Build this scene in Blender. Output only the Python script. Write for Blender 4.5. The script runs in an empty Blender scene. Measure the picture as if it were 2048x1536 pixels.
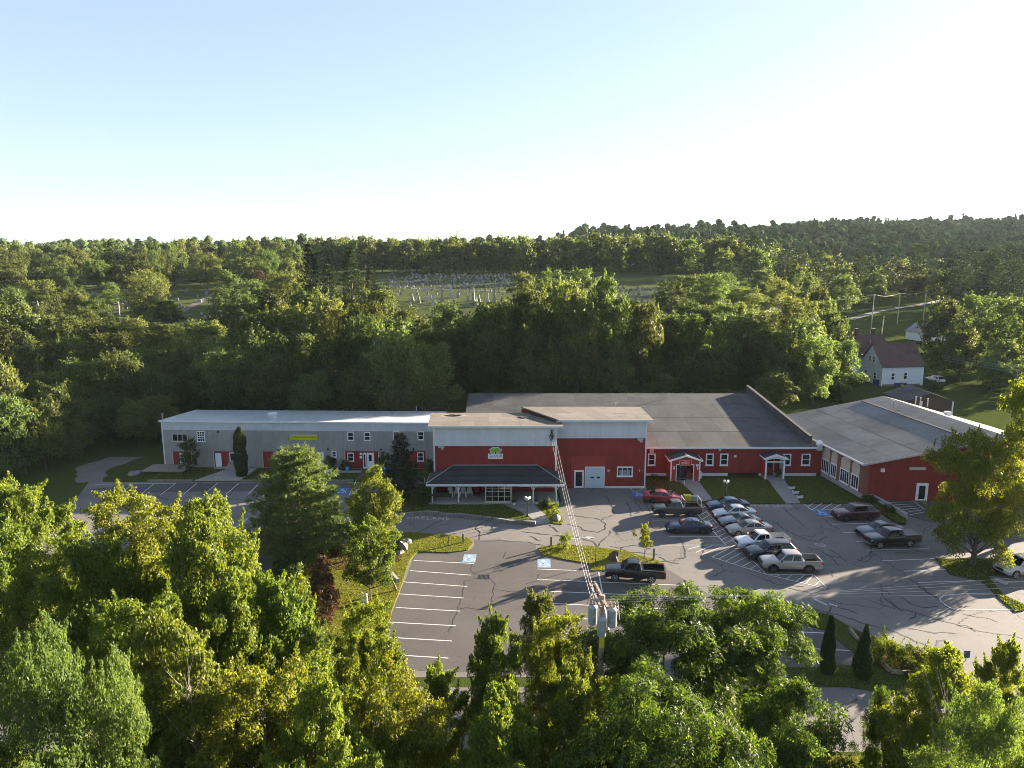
import bpy, bmesh, math, random
import numpy as np
from mathutils import Vector, Matrix

SC = bpy.context.scene
COL = SC.collection
R = math.radians

# ------------------------------------------------------------------ camera
CAM_H = 29.0
PITCH = R(10.26)
FPX = 1421.0                      # focal length in pixels of the 2048 wide photograph
cam_d = bpy.data.cameras.new('camera')
cam_d.sensor_width = 36.0
cam_d.lens = 36.0 * FPX / 2048.0
cam_d.clip_start = 0.5
cam_d.clip_end = 6000.0
cam = bpy.data.objects.new('camera', cam_d)
cam.location = (0, 0, CAM_H)
cam.rotation_euler = (math.pi / 2 - PITCH, 0, 0)
COL.objects.link(cam)
SC.camera = cam

# ------------------------------------------------------------------ sky, sun, exposure
SUN_AZ = R(58.0)                  # clockwise from +Y (the view direction)
SUN_EL = R(11.5)
world = bpy.data.worlds.new('World')
SC.world = world
world.use_nodes = True
wn = world.node_tree
sky = wn.nodes.new('ShaderNodeTexSky')
sky.sky_type = 'NISHITA'
sky.sun_disc = False
sky.sun_elevation = SUN_EL
sky.sun_rotation = SUN_AZ
sky.altitude = 2000.0
sky.air_density = 1.0
sky.dust_density = 2.5
sky.ozone_density = 3.0
bg = wn.nodes['Background']
bg.inputs['Strength'].default_value = 0.079
gam = wn.nodes.new('ShaderNodeGamma')          # the camera's soft highlight response to the bright sky
gam.inputs['Gamma'].default_value = 0.5
wn.links.new(sky.outputs[0], gam.inputs['Color'])
hsv = wn.nodes.new('ShaderNodeHueSaturation')
hsv.inputs['Saturation'].default_value = 0.95
hsv.inputs['Hue'].default_value = 0.507
wn.links.new(gam.outputs[0], hsv.inputs['Color'])
wn.links.new(hsv.outputs[0], bg.inputs[0])

sun_l = bpy.data.lights.new('sun', 'SUN')
sun_l.energy = 5.0
sun_l.angle = R(0.5)
sun_l.color = (1.0, 0.85, 0.66)
sun = bpy.data.objects.new('sun', sun_l)
sdir = Vector((math.sin(SUN_AZ) * math.cos(SUN_EL), math.cos(SUN_AZ) * math.cos(SUN_EL), math.sin(SUN_EL)))
sun.rotation_euler = sdir.to_track_quat('Z', 'Y').to_euler()
sun.location = sdir * 200
COL.objects.link(sun)

SC.view_settings.view_transform = 'Standard'
SC.view_settings.look = 'None'
SC.view_settings.exposure = 2.9
SC.view_settings.gamma = 1.0
SC.view_settings.use_curve_mapping = False
SC.cycles.max_bounces = 6
SC.cycles.diffuse_bounces = 3
SC.cycles.glossy_bounces = 3
SC.cycles.transmission_bounces = 4
SC.cycles.transparent_max_bounces = 6
SC.cycles.caustics_reflective = False
SC.cycles.caustics_refractive = False
SC.cycles.use_denoising = True
SC.cycles.denoising_prefilter = 'NONE'
SC.cycles.use_adaptive_sampling = False
SC.cycles.filter_width = 0.9

# ------------------------------------------------------------------ survey helpers
_c, _s = math.cos(PITCH), math.sin(PITCH)

def ray(u, v):
    dx = (u - 1024.0) / FPX
    dy = -(v - 768.0) / FPX
    return dx, _c + dy * _s, -_s + dy * _c

def gp(u, v, z=0.0):
    """ground point surveyed from the photograph, on the level z"""
    a, b, c = ray(u, v)
    t = (z - CAM_H) / c
    return Vector((a * t, b * t, z))

def at_y(u, v, Y):
    a, b, c = ray(u, v)
    t = Y / b
    return Vector((a * t, Y, CAM_H + c * t))

def lerp(a, b, t): return a + (b - a) * t

def smooth(a, b, x):
    t = min(1.0, max(0.0, (x - a) / (b - a)))
    return t * t * (3 - 2 * t)

TY = [100, 118, 150, 236, 330, 450, 600, 800, 1200, 4000]
T_LEFT = [0, 1.2, 5, 14, 20.0, 22, 23.5, 26, 28, 28]
T_MID = [0, 1.2, 5, 14, 20.5, 28, 37, 42, 46, 46]
T_RIGHT = [0, 0, 0.2, 3.0, 8, 16, 27, 48, 74, 76]

def height(x, y):
    """terrain height (metres) - flat lot, cemetery hill behind, ridges beyond"""
    if y < 100:
        return 0.0
    az = x / y
    a = float(np.interp(y, TY, T_LEFT)); b = float(np.interp(y, TY, T_MID)); c = float(np.interp(y, TY, T_RIGHT))
    wm = smooth(0.02, 0.14, az)
    wr = smooth(0.30, 0.46, az)
    h = a + (b - a) * wm
    h = h + (c - h) * wr
    h += (2.5 * math.sin(x * 0.006 + 1.0) + 1.5 * math.sin(x * 0.017 + 2.0)) * smooth(500, 900, y)
    h += 1.2 * math.sin(x * 0.011 + y * 0.007) * smooth(260, 500, y)
    return h

def hit_terrain(u, v):
    a, b, c = ray(u, v)
    n = math.hypot(a, b)
    y = 60.0
    while y < 1500:
        t = y / b
        if CAM_H + c * t <= height(a * t, y):
            return Vector((a * t, y, height(a * t, y)))
        y += 1.0
    return Vector((a * 1500 / b, 1500, 0))

# ------------------------------------------------------------------ object helpers
def tag(o, label=None, cat=None, group=None, kind=None):
    if label: o['label'] = label
    if cat: o['category'] = cat
    if group: o['group'] = group
    if kind: o['kind'] = kind
    return o

def thing(name, label, cat, loc=(0, 0, 0), rz=0.0, group=None):
    o = bpy.data.objects.new(name, None)
    o.empty_display_size = 0.3
    COL.objects.link(o)
    o.location = loc
    o.rotation_euler = (0, 0, rz)
    return tag(o, label, cat, group)

class MB:
    """collects boxes, prisms and tubes; build() links them as one mesh object"""
    def __init__(s):
        s.v = []; s.f = []
    def add(s, vs, fs):
        o = len(s.v)
        s.v += [tuple(p) for p in vs]
        s.f += [tuple(i + o for i in f) for f in fs]
        return s
    def box(s, x0, x1, y0, y1, z0, z1):
        if x0 > x1: x0, x1 = x1, x0
        if y0 > y1: y0, y1 = y1, y0
        if z0 > z1: z0, z1 = z1, z0
        return s.add([(x0, y0, z0), (x1, y0, z0), (x1, y1, z0), (x0, y1, z0), (x0, y0, z1), (x1, y0, z1), (x1, y1, z1), (x0, y1, z1)],
                     [(0, 3, 2, 1), (4, 5, 6, 7), (0, 1, 5, 4), (1, 2, 6, 5), (2, 3, 7, 6), (3, 0, 4, 7)])
    def prism(s, pts, z0, z1):
        n = len(pts)
        a = sum(pts[i][0] * pts[(i + 1) % n][1] - pts[(i + 1) % n][0] * pts[i][1] for i in range(n))
        if a < 0: pts = pts[::-1]
        vs = [(p[0], p[1], z0) for p in pts] + [(p[0], p[1], z1) for p in pts]
        return s.add(vs, [tuple(range(n))[::-1], tuple(range(n, 2 * n))] + [(i, (i + 1) % n, n + (i + 1) % n, n + i) for i in range(n)])
    def hexa(s, b, t):
        """b: 4 bottom corners counter-clockwise, t: 4 top corners"""
        return s.add(list(b) + list(t), [(0, 3, 2, 1), (4, 5, 6, 7), (0, 1, 5, 4), (1, 2, 6, 5), (2, 3, 7, 6), (3, 0, 4, 7)])
    def tube(s, pts, radii, n=6, cap=True):
        pts = [Vector(p) for p in pts]
        if not hasattr(radii, '__len__'): radii = [radii] * len(pts)
        o = len(s.v)
        for i, p in enumerate(pts):
            d = (pts[min(i + 1, len(pts) - 1)] - pts[max(i - 1, 0)])
            d = d.normalized() if d.length > 1e-9 else Vector((0, 0, 1))
            u = d.cross(Vector((0, 0, 1)) if abs(d.z) < 0.9 else Vector((1, 0, 0))).normalized()
            w = d.cross(u)
            for k in range(n):
                a = 2 * math.pi * k / n
                q = p + (u * math.cos(a) + w * math.sin(a)) * radii[i]
                s.v.append((q.x, q.y, q.z))
        m = len(pts)
        for i in range(m - 1):
            for k in range(n):
                s.f.append((o + i * n + k, o + i * n + (k + 1) % n, o + (i + 1) * n + (k + 1) % n, o + (i + 1) * n + k))
        if cap:
            s.f.append(tuple(o + k for k in range(n))[::-1])
            s.f.append(tuple(o + (m - 1) * n + k for k in range(n)))
        return s
    def lathe(s, prof, n=16, axis='z', c=(0, 0, 0)):
        """prof: (radius, height) pairs"""
        o = len(s.v)
        for r, h in prof:
            for k in range(n):
                a = 2 * math.pi * k / n
                p = (r * math.cos(a), r * math.sin(a), h)
                if axis == 'y': p = (p[0], p[2], p[1])
                if axis == 'x': p = (p[2], p[0], p[1])
                s.v.append((p[0] + c[0], p[1] + c[1], p[2] + c[2]))
        m = len(prof)
        for i in range(m - 1):
            for k in range(n):
                s.f.append((o + i * n + k, o + i * n + (k + 1) % n, o + (i + 1) * n + (k + 1) % n, o + (i + 1) * n + k))
        s.f.append(tuple(o + k for k in range(n))[::-1])
        s.f.append(tuple(o + (m - 1) * n + k for k in range(n)))
        return s
    def mesh(s, name, mat=None, sm=False):
        me = bpy.data.meshes.new(name)
        me.from_pydata(s.v, [], s.f)
        if mat: me.materials.append(mat)
        bm = bmesh.new(); bm.from_mesh(me)
        bmesh.ops.recalc_face_normals(bm, faces=bm.faces)
        bm.to_mesh(me); bm.free()
        if sm:
            me.polygons.foreach_set('use_smooth', [True] * len(me.polygons))
            me.set_sharp_from_angle(angle=R(38))
        me.update()
        return me
    def build(s, name, mat, parent=None, sm=False):
        return link(name, s.mesh(name, mat, sm), parent)

def link(name, me, parent=None, loc=None, rz=None):
    o = bpy.data.objects.new(name, me)
    COL.objects.link(o)
    if parent: o.parent = parent
    if loc is not None: o.location = loc
    if rz is not None: o.rotation_euler = (0, 0, rz)
    return o

def box(name, mat, parent, *a):
    return MB().box(*a).build(name, mat, parent)

def copy_tree(o, parent=None):
    c = o.copy(); COL.objects.link(c); c.parent = parent
    for ch in list(o.children):
        copy_tree(ch, c)
    return c

def text_mesh(txt, size, mat, ext=0.006, align='CENTER', shear=0.0, space=1.0, xs=1.0):
    cu = bpy.data.curves.new('lettering', 'FONT')
    cu.body = txt; cu.size = size; cu.extrude = ext
    cu.align_x = align; cu.align_y = 'CENTER'; cu.shear = shear; cu.space_character = space
    cu.resolution_u = 3
    o = bpy.data.objects.new('lettering', cu); COL.objects.link(o)
    dg = bpy.context.evaluated_depsgraph_get()
    me = bpy.data.meshes.new_from_object(o.evaluated_get(dg))
    bpy.data.objects.remove(o); bpy.data.curves.remove(cu)
    me.materials.clear(); me.materials.append(mat)
    if xs != 1.0:
        for v in me.vertices: v.co.x *= xs
    return me

# ------------------------------------------------------------------ materials
_mats = {}

def newmat(name):
    m = bpy.data.materials.new(name); m.use_nodes = True
    nt = m.node_tree
    return m, nt, nt.nodes['Principled BSDF']

def ncol(nt, typ, **kw):
    n = nt.nodes.new(typ)
    for k, v in kw.items():
        if k in ('operation', 'blend_type', 'data_type', 'noise_dimensions', 'feature', 'voronoi_dimensions', 'wave_type', 'bands_direction', 'distance'):
            setattr(n, k, v)
        else:
            n.inputs[k].default_value = v
    return n

def coords(nt, scale=(1, 1, 1), obj=True):
    tc = nt.nodes.new('ShaderNodeTexCoord')
    mp = nt.nodes.new('ShaderNodeMapping')
    mp.inputs['Scale'].default_value = scale
    nt.links.new(tc.outputs['Object' if obj else 'Generated'], mp.inputs['Vector'])
    return mp.outputs[0]

def wpos(nt):
    return nt.nodes.new('ShaderNodeNewGeometry').outputs['Position']

def mixc(nt, fac, a, b, mode='MIX'):
    n = nt.nodes.new('ShaderNodeMix'); n.data_type = 'RGBA'; n.blend_type = mode
    for s, x in ((n.inputs['Factor'], fac), (n.inputs['A'], a), (n.inputs['B'], b)):
        if isinstance(x, (int, float)): s.default_value = x
        elif isinstance(x, tuple): s.default_value = x if len(x) == 4 else x + (1,)
        else: nt.links.new(x, s)
    return n.outputs['Result']

def ramp(nt, fac, stops):
    n = nt.nodes.new('ShaderNodeValToRGB')
    cr = n.color_ramp
    while len(cr.elements) < len(stops): cr.elements.new(0.5)
    for e, (p, c) in zip(cr.elements, stops):
        e.position = p
        e.color = c if len(c) == 4 else tuple(c) + (1,)
    nt.links.new(fac, n.inputs[0])
    return n.outputs[0]

def noise(nt, vec, scale, detail=4, rough=0.6, dist=0.0):
    n = ncol(nt, 'ShaderNodeTexNoise', Scale=scale, Detail=detail, Roughness=rough, Distortion=dist)
    nt.links.new(vec, n.inputs['Vector'])
    return n.outputs[0]

def math_n(nt, op, a, b=None):
    n = nt.nodes.new('ShaderNodeMath'); n.operation = op
    for i, x in enumerate((a, b)):
        if x is None: continue
        if isinstance(x, (int, float)): n.inputs[i].default_value = x
        else: nt.links.new(x, n.inputs[i])
    return n.outputs[0]

def bump(nt, bsdf, h, strength=0.3, dist=0.02):
    b = ncol(nt, 'ShaderNodeBump', Strength=strength, Distance=dist)
    nt.links.new(h, b.inputs['Height'])
    nt.links.new(b.outputs[0], bsdf.inputs['Normal'])

def paint(name, col, rough=0.55, var=0.18, scale=1.2, metal=0.0, streak=0.0, spec=0.4, dirt=None, coat=0.0):
    """painted or plain surface with uneven weathering"""
    if name in _mats: return _mats[name]
    m, nt, b = newmat(name)
    v = coords(nt)
    n1 = noise(nt, v, scale, 5, 0.65)
    dk = tuple(c * (1 - var) for c in col); lt = tuple(min(1, c * (1 + var)) for c in col)
    c = ramp(nt, n1, [(0.3, dk), (0.7, lt)])
    if streak > 0:
        v2 = coords(nt, (6, 6, 0.35))
        n2 = noise(nt, v2, 1.0, 4, 0.6)
        c = mixc(nt, math_n(nt, 'MULTIPLY', ramp(nt, n2, [(0.45, (0, 0, 0)), (0.75, (1, 1, 1))]), streak), c, dirt or tuple(x * 0.5 for x in col))
    nt.links.new(c, b.inputs['Base Color'])
    b.inputs['Roughness'].default_value = rough
    b.inputs['Metallic'].default_value = metal
    b.inputs['Specular IOR Level'].default_value = spec
    if coat: b.inputs['Coat Weight'].default_value = coat; b.inputs['Coat Roughness'].default_value = 0.05
    _mats[name] = m
    return m

def asphalt(name, base, crack=0.0, patch=0.25, speck=0.25):
    m, nt, b = newmat(name)
    p = wpos(nt)
    n1 = noise(nt, p, 0.09, 5, 0.6)
    n2 = noise(nt, p, 0.7, 5, 0.7)
    n3 = noise(nt, p, 9.0, 3, 0.7)
    dk = tuple(c * (1 - patch) for c in base); lt = tuple(c * (1 + patch) for c in base)
    c = ramp(nt, n1, [(0.35, dk), (0.65, lt)])
    c = mixc(nt, math_n(nt, 'MULTIPLY', n2, 0.5), c, tuple(x * 0.72 for x in base))
    c = mixc(nt, speck, c, ramp(nt, n3, [(0.35, tuple(x * 0.6 for x in base)), (0.65, tuple(min(1, x * 1.5) for x in base))]))
    # oil spots, damp and patched areas
    sp = ramp(nt, noise(nt, p, 0.45, 4, 0.7, 0.6), [(0.58, (0, 0, 0)), (0.70, (1, 1, 1))])
    c = mixc(nt, math_n(nt, 'MULTIPLY', sp, 0.30), c, tuple(x * 0.45 for x in base))
    os_ = ramp(nt, noise(nt, p, 1.7, 2, 0.5), [(0.66, (0, 0, 0)), (0.74, (1, 1, 1))])
    c = mixc(nt, math_n(nt, 'MULTIPLY', os_, 0.35), c, tuple(x * 0.4 for x in base))
    # tyre tracks / wear streaks along the lanes
    st = coords(nt, (0.05, 1.1, 1))
    c = mixc(nt, math_n(nt, 'MULTIPLY', ramp(nt, noise(nt, st, 1.0, 3, 0.6), [(0.5, (0, 0, 0)), (0.7, (1, 1, 1))]), 0.25), c, tuple(x * 1.25 for x in base))
    if crack > 0:
        off = nt.nodes.new('ShaderNodeTexNoise'); off.inputs['Scale'].default_value = 0.5; off.inputs['Detail'].default_value = 4
        nt.links.new(p, off.inputs['Vector'])
        pv = nt.nodes.new('ShaderNodeVectorMath'); pv.operation = 'MULTIPLY_ADD'
        nt.links.new(off.outputs['Color'], pv.inputs[0]); pv.inputs[1].default_value = (2.6, 2.6, 0); nt.links.new(p, pv.inputs[2])
        vo = nt.nodes.new('ShaderNodeTexVoronoi'); vo.feature = 'DISTANCE_TO_EDGE'; vo.voronoi_dimensions = '2D'
        vo.inputs['Scale'].default_value = 0.16; nt.links.new(pv.outputs[0], vo.inputs['Vector'])
        ln = ramp(nt, vo.outputs['Distance'], [(0.0, (1, 1, 1)), (0.010, (0, 0, 0))])
        gate = ramp(nt, noise(nt, p, 0.13, 2, 0.5), [(0.45, (0, 0, 0)), (0.58, (1, 1, 1))])
        c = mixc(nt, math_n(nt, 'MULTIPLY', math_n(nt, 'MULTIPLY', ln, gate), crack), c, (0.018, 0.018, 0.019))
    nt.links.new(c, b.inputs['Base Color'])
    b.inputs['Roughness'].default_value = 0.85
    b.inputs['Specular IOR Level'].default_value = 0.25
    bump(nt, b, n3, 0.5, 0.012)
    return m

def grass_mat(name, c1, c2, c3, sc=0.6):
    m, nt, b = newmat(name)
    p = wpos(nt)
    n1 = noise(nt, p, sc * 0.25, 5, 0.65)
    n2 = noise(nt, p, sc * 3.0, 4, 0.75)
    n3 = noise(nt, p, 14.0, 2, 0.7)
    c = ramp(nt, n1, [(0.32, c1), (0.52, c2), (0.72, c3)])
    c = mixc(nt, 0.55, c, ramp(nt, n2, [(0.3, c1), (0.7, c3)]))
    c = mixc(nt, 0.45, c, ramp(nt, n3, [(0.3, tuple(x * 0.4 for x in c1)), (0.7, tuple(min(1, x * 1.35) for x in c2))]))
    nt.links.new(c, b.inputs['Base Color'])
    b.inputs['Roughness'].default_value = 1.0
    b.inputs['Specular IOR Level'].default_value = 0.0
    bump(nt, b, n3, 0.9, 0.06)
    return m

def leaf_mat(name, cols, trans=0.45, tcol=None, hue=0.02, val=0.25, attr=False, rough=0.5, gloss=0.03):
    """leaves: diffuse + light passing through, each leaf and each tree a little different"""
    m, nt, b = newmat(name)
    g = nt.nodes.new('ShaderNodeNewGeometry')
    oi = nt.nodes.new('ShaderNodeObjectInfo')
    n = len(cols)
    c = ramp(nt, g.outputs['Random Per Island'], [(i / max(1, n - 1), col) for i, col in enumerate(cols)])
    hs = nt.nodes.new('ShaderNodeHueSaturation')
    r2 = math_n(nt, 'FRACT', math_n(nt, 'MULTIPLY', oi.outputs['Random'], 7.31))
    if attr:
        at = nt.nodes.new('ShaderNodeAttribute'); at.attribute_name = 'tint'
        sp = nt.nodes.new('ShaderNodeSeparateColor'); nt.links.new(at.outputs['Color'], sp.inputs[0])
        rnd, r2 = sp.outputs[0], sp.outputs[1]
    else:
        rnd = oi.outputs['Random']
    nt.links.new(math_n(nt, 'ADD', math_n(nt, 'MULTIPLY', rnd, -2 * hue), 0.5 + hue), hs.inputs['Hue'])
    nt.links.new(math_n(nt, 'ADD', math_n(nt, 'MULTIPLY', r2, 2 * val), 1 - val), hs.inputs['Value'])
    nt.links.new(c, hs.inputs['Color'])
    out = nt.nodes['Material Output']
    nt.links.new(hs.outputs[0], b.inputs['Base Color'])
    b.inputs['Roughness'].default_value = rough
    b.inputs['Specular IOR Level'].default_value = gloss * 10
    tr = nt.nodes.new('ShaderNodeBsdfTranslucent')
    tc = mixc(nt, 1.0, hs.outputs[0], tcol or (1.0, 0.95, 0.35), 'MULTIPLY')
    tc = mixc(nt, 1.0, tc, (1.7, 1.7, 1.7), 'MULTIPLY')
    nt.links.new(tc, tr.inputs[0])
    mx = nt.nodes.new('ShaderNodeMixShader'); mx.inputs[0].default_value = trans
    nt.links.new(b.outputs[0], mx.inputs[1]); nt.links.new(tr.outputs[0], mx.inputs[2])
    nt.links.new(mx.outputs[0], out.inputs['Surface'])
    return m

def glassy(name, col, rough=0.06, spec=0.8):
    if name in _mats: return _mats[name]
    m, nt, b = newmat(name)
    v = coords(nt)
    c = ramp(nt, noise(nt, v, 0.8, 2, 0.5), [(0.3, tuple(x * 0.6 for x in col)), (0.7, tuple(x * 1.4 for x in col))])
    nt.links.new(c, b.inputs['Base Color'])
    b.inputs['Roughness'].default_value = rough
    b.inputs['Specular IOR Level'].default_value = spec
    _mats[name] = m
    return m

def brick_red(name):
    m, nt, b = newmat(name)
    v = coords(nt)
    n1 = noise(nt, v, 2.0, 5, 0.7); n2 = noise(nt, v, 22, 2, 0.6)
    c = ramp(nt, n1, [(0.3, (0.14, 0.045, 0.032)), (0.7, (0.24, 0.085, 0.055))])
    c = mixc(nt, 0.4, c, ramp(nt, n2, [(0.35, (0.10, 0.035, 0.03)), (0.65, (0.30, 0.15, 0.11))]))
    nt.links.new(c, b.inputs['Base Color']); b.inputs['Roughness'].default_value = 0.85
    return m

def roof_mat(name, c1, c2, sc=0.5):
    m, nt, b = newmat(name)
    v = coords(nt)
    n1 = noise(nt, v, sc, 5, 0.65); n2 = noise(nt, v, 7.0, 3, 0.7)
    oi = nt.nodes.new('ShaderNodeObjectInfo')
    c = ramp(nt, n1, [(0.3, c1), (0.7, c2)])
    c = mixc(nt, 0.35, c, ramp(nt, n2, [(0.3, tuple(x * 0.55 for x in c1)), (0.7, tuple(x * 1.4 for x in c2))]))
    pond = ramp(nt, noise(nt, v, 0.28, 4, 0.6, 0.8), [(0.50, (0, 0, 0)), (0.60, (1, 1, 1))])
    c = mixc(nt, math_n(nt, 'MULTIPLY', pond, 0.35), c, tuple(x * 0.6 for x in c1))
    hs = nt.nodes.new('ShaderNodeHueSaturation'); nt.links.new(c, hs.inputs['Color'])
    nt.links.new(math_n(nt, 'ADD', math_n(nt, 'MULTIPLY', oi.outputs['Random'], 0.3), 0.85), hs.inputs['Value'])
    nt.links.new(hs.outputs[0], b.inputs['Base Color'])
    b.inputs['Roughness'].default_value = 0.9; b.inputs['Specular IOR Level'].default_value = 0.2
    bump(nt, b, n2, 0.5, 0.01)
    return m

M = {}
M['asphalt_old'] = asphalt('asphalt_old', (0.150, 0.139, 0.130), 0.9)
M['asphalt_dark'] = asphalt('asphalt_dark', (0.086, 0.079, 0.075), 0.4, 0.25)
M['tar'] = paint('tar', (0.02, 0.02, 0.021), 0.6, 0.3, 3)
M['line'] = paint('line_paint', (0.50, 0.495, 0.475), 0.7, 0.22, 4)
M['line_worn'] = paint('line_paint_worn', (0.36, 0.35, 0.335), 0.75, 0.3, 5)
M['line_faint'] = paint('line_paint_faint', (0.27, 0.265, 0.255), 0.8, 0.3, 5)
M['blue_line'] = paint('blue_marking', (0.03, 0.15, 0.36), 0.75, 0.35, 3)
M['pale_blue_line'] = paint('pale_blue_marking', (0.17, 0.27, 0.37), 0.7, 0.25, 2)
M['lawn'] = grass_mat('lawn', (0.038, 0.056, 0.016), (0.062, 0.080, 0.021), (0.10, 0.10, 0.038))
M['dry_lawn'] = grass_mat('dry_lawn', (0.085, 0.092, 0.018), (0.145, 0.15, 0.022), (0.18, 0.16, 0.04), 1.2)
M['mulch'] = grass_mat('mulch', (0.035, 0.022, 0.013), (0.075, 0.046, 0.026), (0.11, 0.075, 0.04), 2.0)
M['ground'] = grass_mat('ground', (0.034, 0.055, 0.014), (0.055, 0.074, 0.020), (0.080, 0.084, 0.030), 0.25)
M['cemetery'] = grass_mat('cemetery_grass', (0.060, 0.078, 0.030), (0.085, 0.100, 0.042), (0.11, 0.115, 0.055), 0.6)
M['gravel'] = grass_mat('gravel', (0.12, 0.115, 0.10), (0.18, 0.17, 0.15), (0.24, 0.23, 0.20), 1.5)
M['concrete'] = paint('concrete', (0.30, 0.29, 0.275), 0.85, 0.15, 1.5)
M['walk'] = paint('walk_paving', (0.20, 0.195, 0.19), 0.85, 0.15, 2.5)
M['stone'] = paint('granite_block', (0.16, 0.157, 0.15), 0.85, 0.3, 1.8)
M['white'] = paint('white_paint', (0.62, 0.64, 0.66), 0.55, 0.07, 1.0, streak=0.12, dirt=(0.42, 0.40, 0.36))
M['white_clean'] = paint('white_trim', (0.76, 0.76, 0.76), 0.5, 0.06, 2.0)
M['grey_siding'] = paint('grey_siding', (0.325, 0.315, 0.30), 0.65, 0.14, 0.5, streak=0.45, dirt=(0.20, 0.185, 0.17))
M['white_siding'] = paint('white_siding', (0.53, 0.56, 0.59), 0.6, 0.09, 0.7, streak=0.35, dirt=(0.38, 0.37, 0.35))
M['red'] = paint('barn_red', (0.235, 0.022, 0.018), 0.7, 0.22, 0.7, streak=0.55, dirt=(0.10, 0.016, 0.015))
M['red_bright'] = paint('bright_red', (0.31, 0.035, 0.026), 0.6, 0.12, 1.0)
M['cream'] = paint('cream_panel', (0.48, 0.45, 0.36), 0.6, 0.08, 1.0)
M['metal_roof'] = paint('metal_roof', (0.60, 0.65, 0.69), 0.30, 0.08, 0.5, metal=0.45)
M['galv'] = paint('galvanised', (0.45, 0.46, 0.47), 0.4, 0.12, 3, metal=0.7)
M['tan_roof'] = roof_mat('tan_roofing', (0.115, 0.102, 0.088), (0.165, 0.145, 0.122))
M['dark_roof'] = roof_mat('dark_roofing', (0.058, 0.059, 0.062), (0.092, 0.090, 0.088), 0.4)
M['grey_roof'] = roof_mat('grey_roofing', (0.135, 0.133, 0.132), (0.195, 0.19, 0.185), 0.35)
M['shingle'] = roof_mat('charcoal_shingle', (0.028, 0.030, 0.034), (0.05, 0.053, 0.058), 2.0)
M['brown_shingle'] = roof_mat('brown_shingle', (0.085, 0.052, 0.045), (0.13, 0.082, 0.07), 1.0)
M['pale_roof'] = roof_mat('pale_roofing', (0.22, 0.215, 0.205), (0.30, 0.29, 0.275), 0.4)
M['glass'] = glassy('window_glass', (0.018, 0.024, 0.032))
M['car_glass'] = glassy('car_glass', (0.010, 0.013, 0.016), 0.05, 0.45)
M['black'] = paint('black_matte', (0.012, 0.012, 0.013), 0.7, 0.2, 5)
M['dark'] = paint('dark_gap', (0.02, 0.018, 0.017), 0.9, 0.3, 3)
M['rubber'] = paint('tyre_rubber', (0.017, 0.017, 0.018), 0.8, 0.2, 8)
M['alloy'] = paint('alloy', (0.48, 0.48, 0.49), 0.3, 0.1, 8, metal=0.8)
M['dark_alloy'] = paint('dark_alloy', (0.09, 0.09, 0.095), 0.35, 0.15, 8, metal=0.7)
M['chrome'] = paint('chrome', (0.6, 0.6, 0.62), 0.15, 0.05, 4, metal=1.0)
M['lamp_glass'] = paint('headlight_glass', (0.62, 0.63, 0.65), 0.15, 0.1, 6, spec=0.8)
M['tail'] = paint('tail_light', (0.42, 0.012, 0.014), 0.2, 0.15, 6, spec=0.7)
M['wood'] = paint('weathered_wood', (0.23, 0.19, 0.145), 0.85, 0.3, 3, streak=0.3)
M['wood_dark'] = paint('dark_wood', (0.085, 0.062, 0.045), 0.85, 0.3, 3)
M['pole_wood'] = paint('pole_wood', (0.27, 0.225, 0.18), 0.85, 0.25, 2, streak=0.4)
M['bark'] = paint('bark', (0.095, 0.078, 0.062), 0.9, 0.35, 4)
M['pale_bark'] = paint('pale_bark', (0.34, 0.31, 0.27), 0.85, 0.3, 3)
M['yellow_sign'] = paint('yellow_sign', (0.50, 0.47, 0.02), 0.6, 0.06, 1)
M['sign_red'] = paint('red_sign', (0.55, 0.02, 0.015), 0.5, 0.05, 1)
M['sign_green'] = paint('sign_green', (0.16, 0.36, 0.06), 0.5, 0.2, 6)
M['sign_lime'] = paint('sign_lime', (0.34, 0.50, 0.12), 0.5, 0.1, 6)
M['sign_white'] = paint('sign_white', (0.74, 0.75, 0.77), 0.45, 0.04, 2)
M['navy'] = paint('navy_print', (0.02, 0.045, 0.14), 0.5, 0.05, 2)
M['ink'] = paint('sign_ink', (0.05, 0.05, 0.012), 0.6, 0.05, 2)
M['sign_blue'] = paint('sign_blue', (0.02, 0.19, 0.50), 0.5, 0.06, 2)
M['brick'] = brick_red('brick')
M['tank'] = paint('transformer_grey', (0.27, 0.30, 0.315), 0.45, 0.1, 2, streak=0.2)
M['wire'] = paint('wire_grey', (0.34, 0.33, 0.32), 0.5, 0.1, 1)
M['porcelain'] = paint('porcelain', (0.36, 0.24, 0.18), 0.3, 0.1, 4)
M['opal'] = paint('opal_globe', (0.72, 0.70, 0.66), 0.3, 0.04, 2)
M['blue_house'] = paint('pale_blue_clapboard', (0.58, 0.63, 0.66), 0.65, 0.08, 0.8, streak=0.15)
M['yellow_bin'] = paint('yellow_plastic', (0.55, 0.47, 0.02), 0.5, 0.1, 3)
M['door_blue'] = paint('steel_door', (0.45, 0.54, 0.60), 0.5, 0.06, 2)
M['headstone'] = paint('grey_granite', (0.22, 0.215, 0.21), 0.75, 0.2, 1.0)
M['headstone_pale'] = paint('pale_marble', (0.36, 0.35, 0.33), 0.75, 0.15, 1.0)
M['headstone_dark'] = paint('dark_granite', (0.13, 0.125, 0.13), 0.5, 0.2, 1.0)

# ================================================================== SETTING: terrain
rng = np.random.default_rng(11)
random.seed(11)

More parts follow.
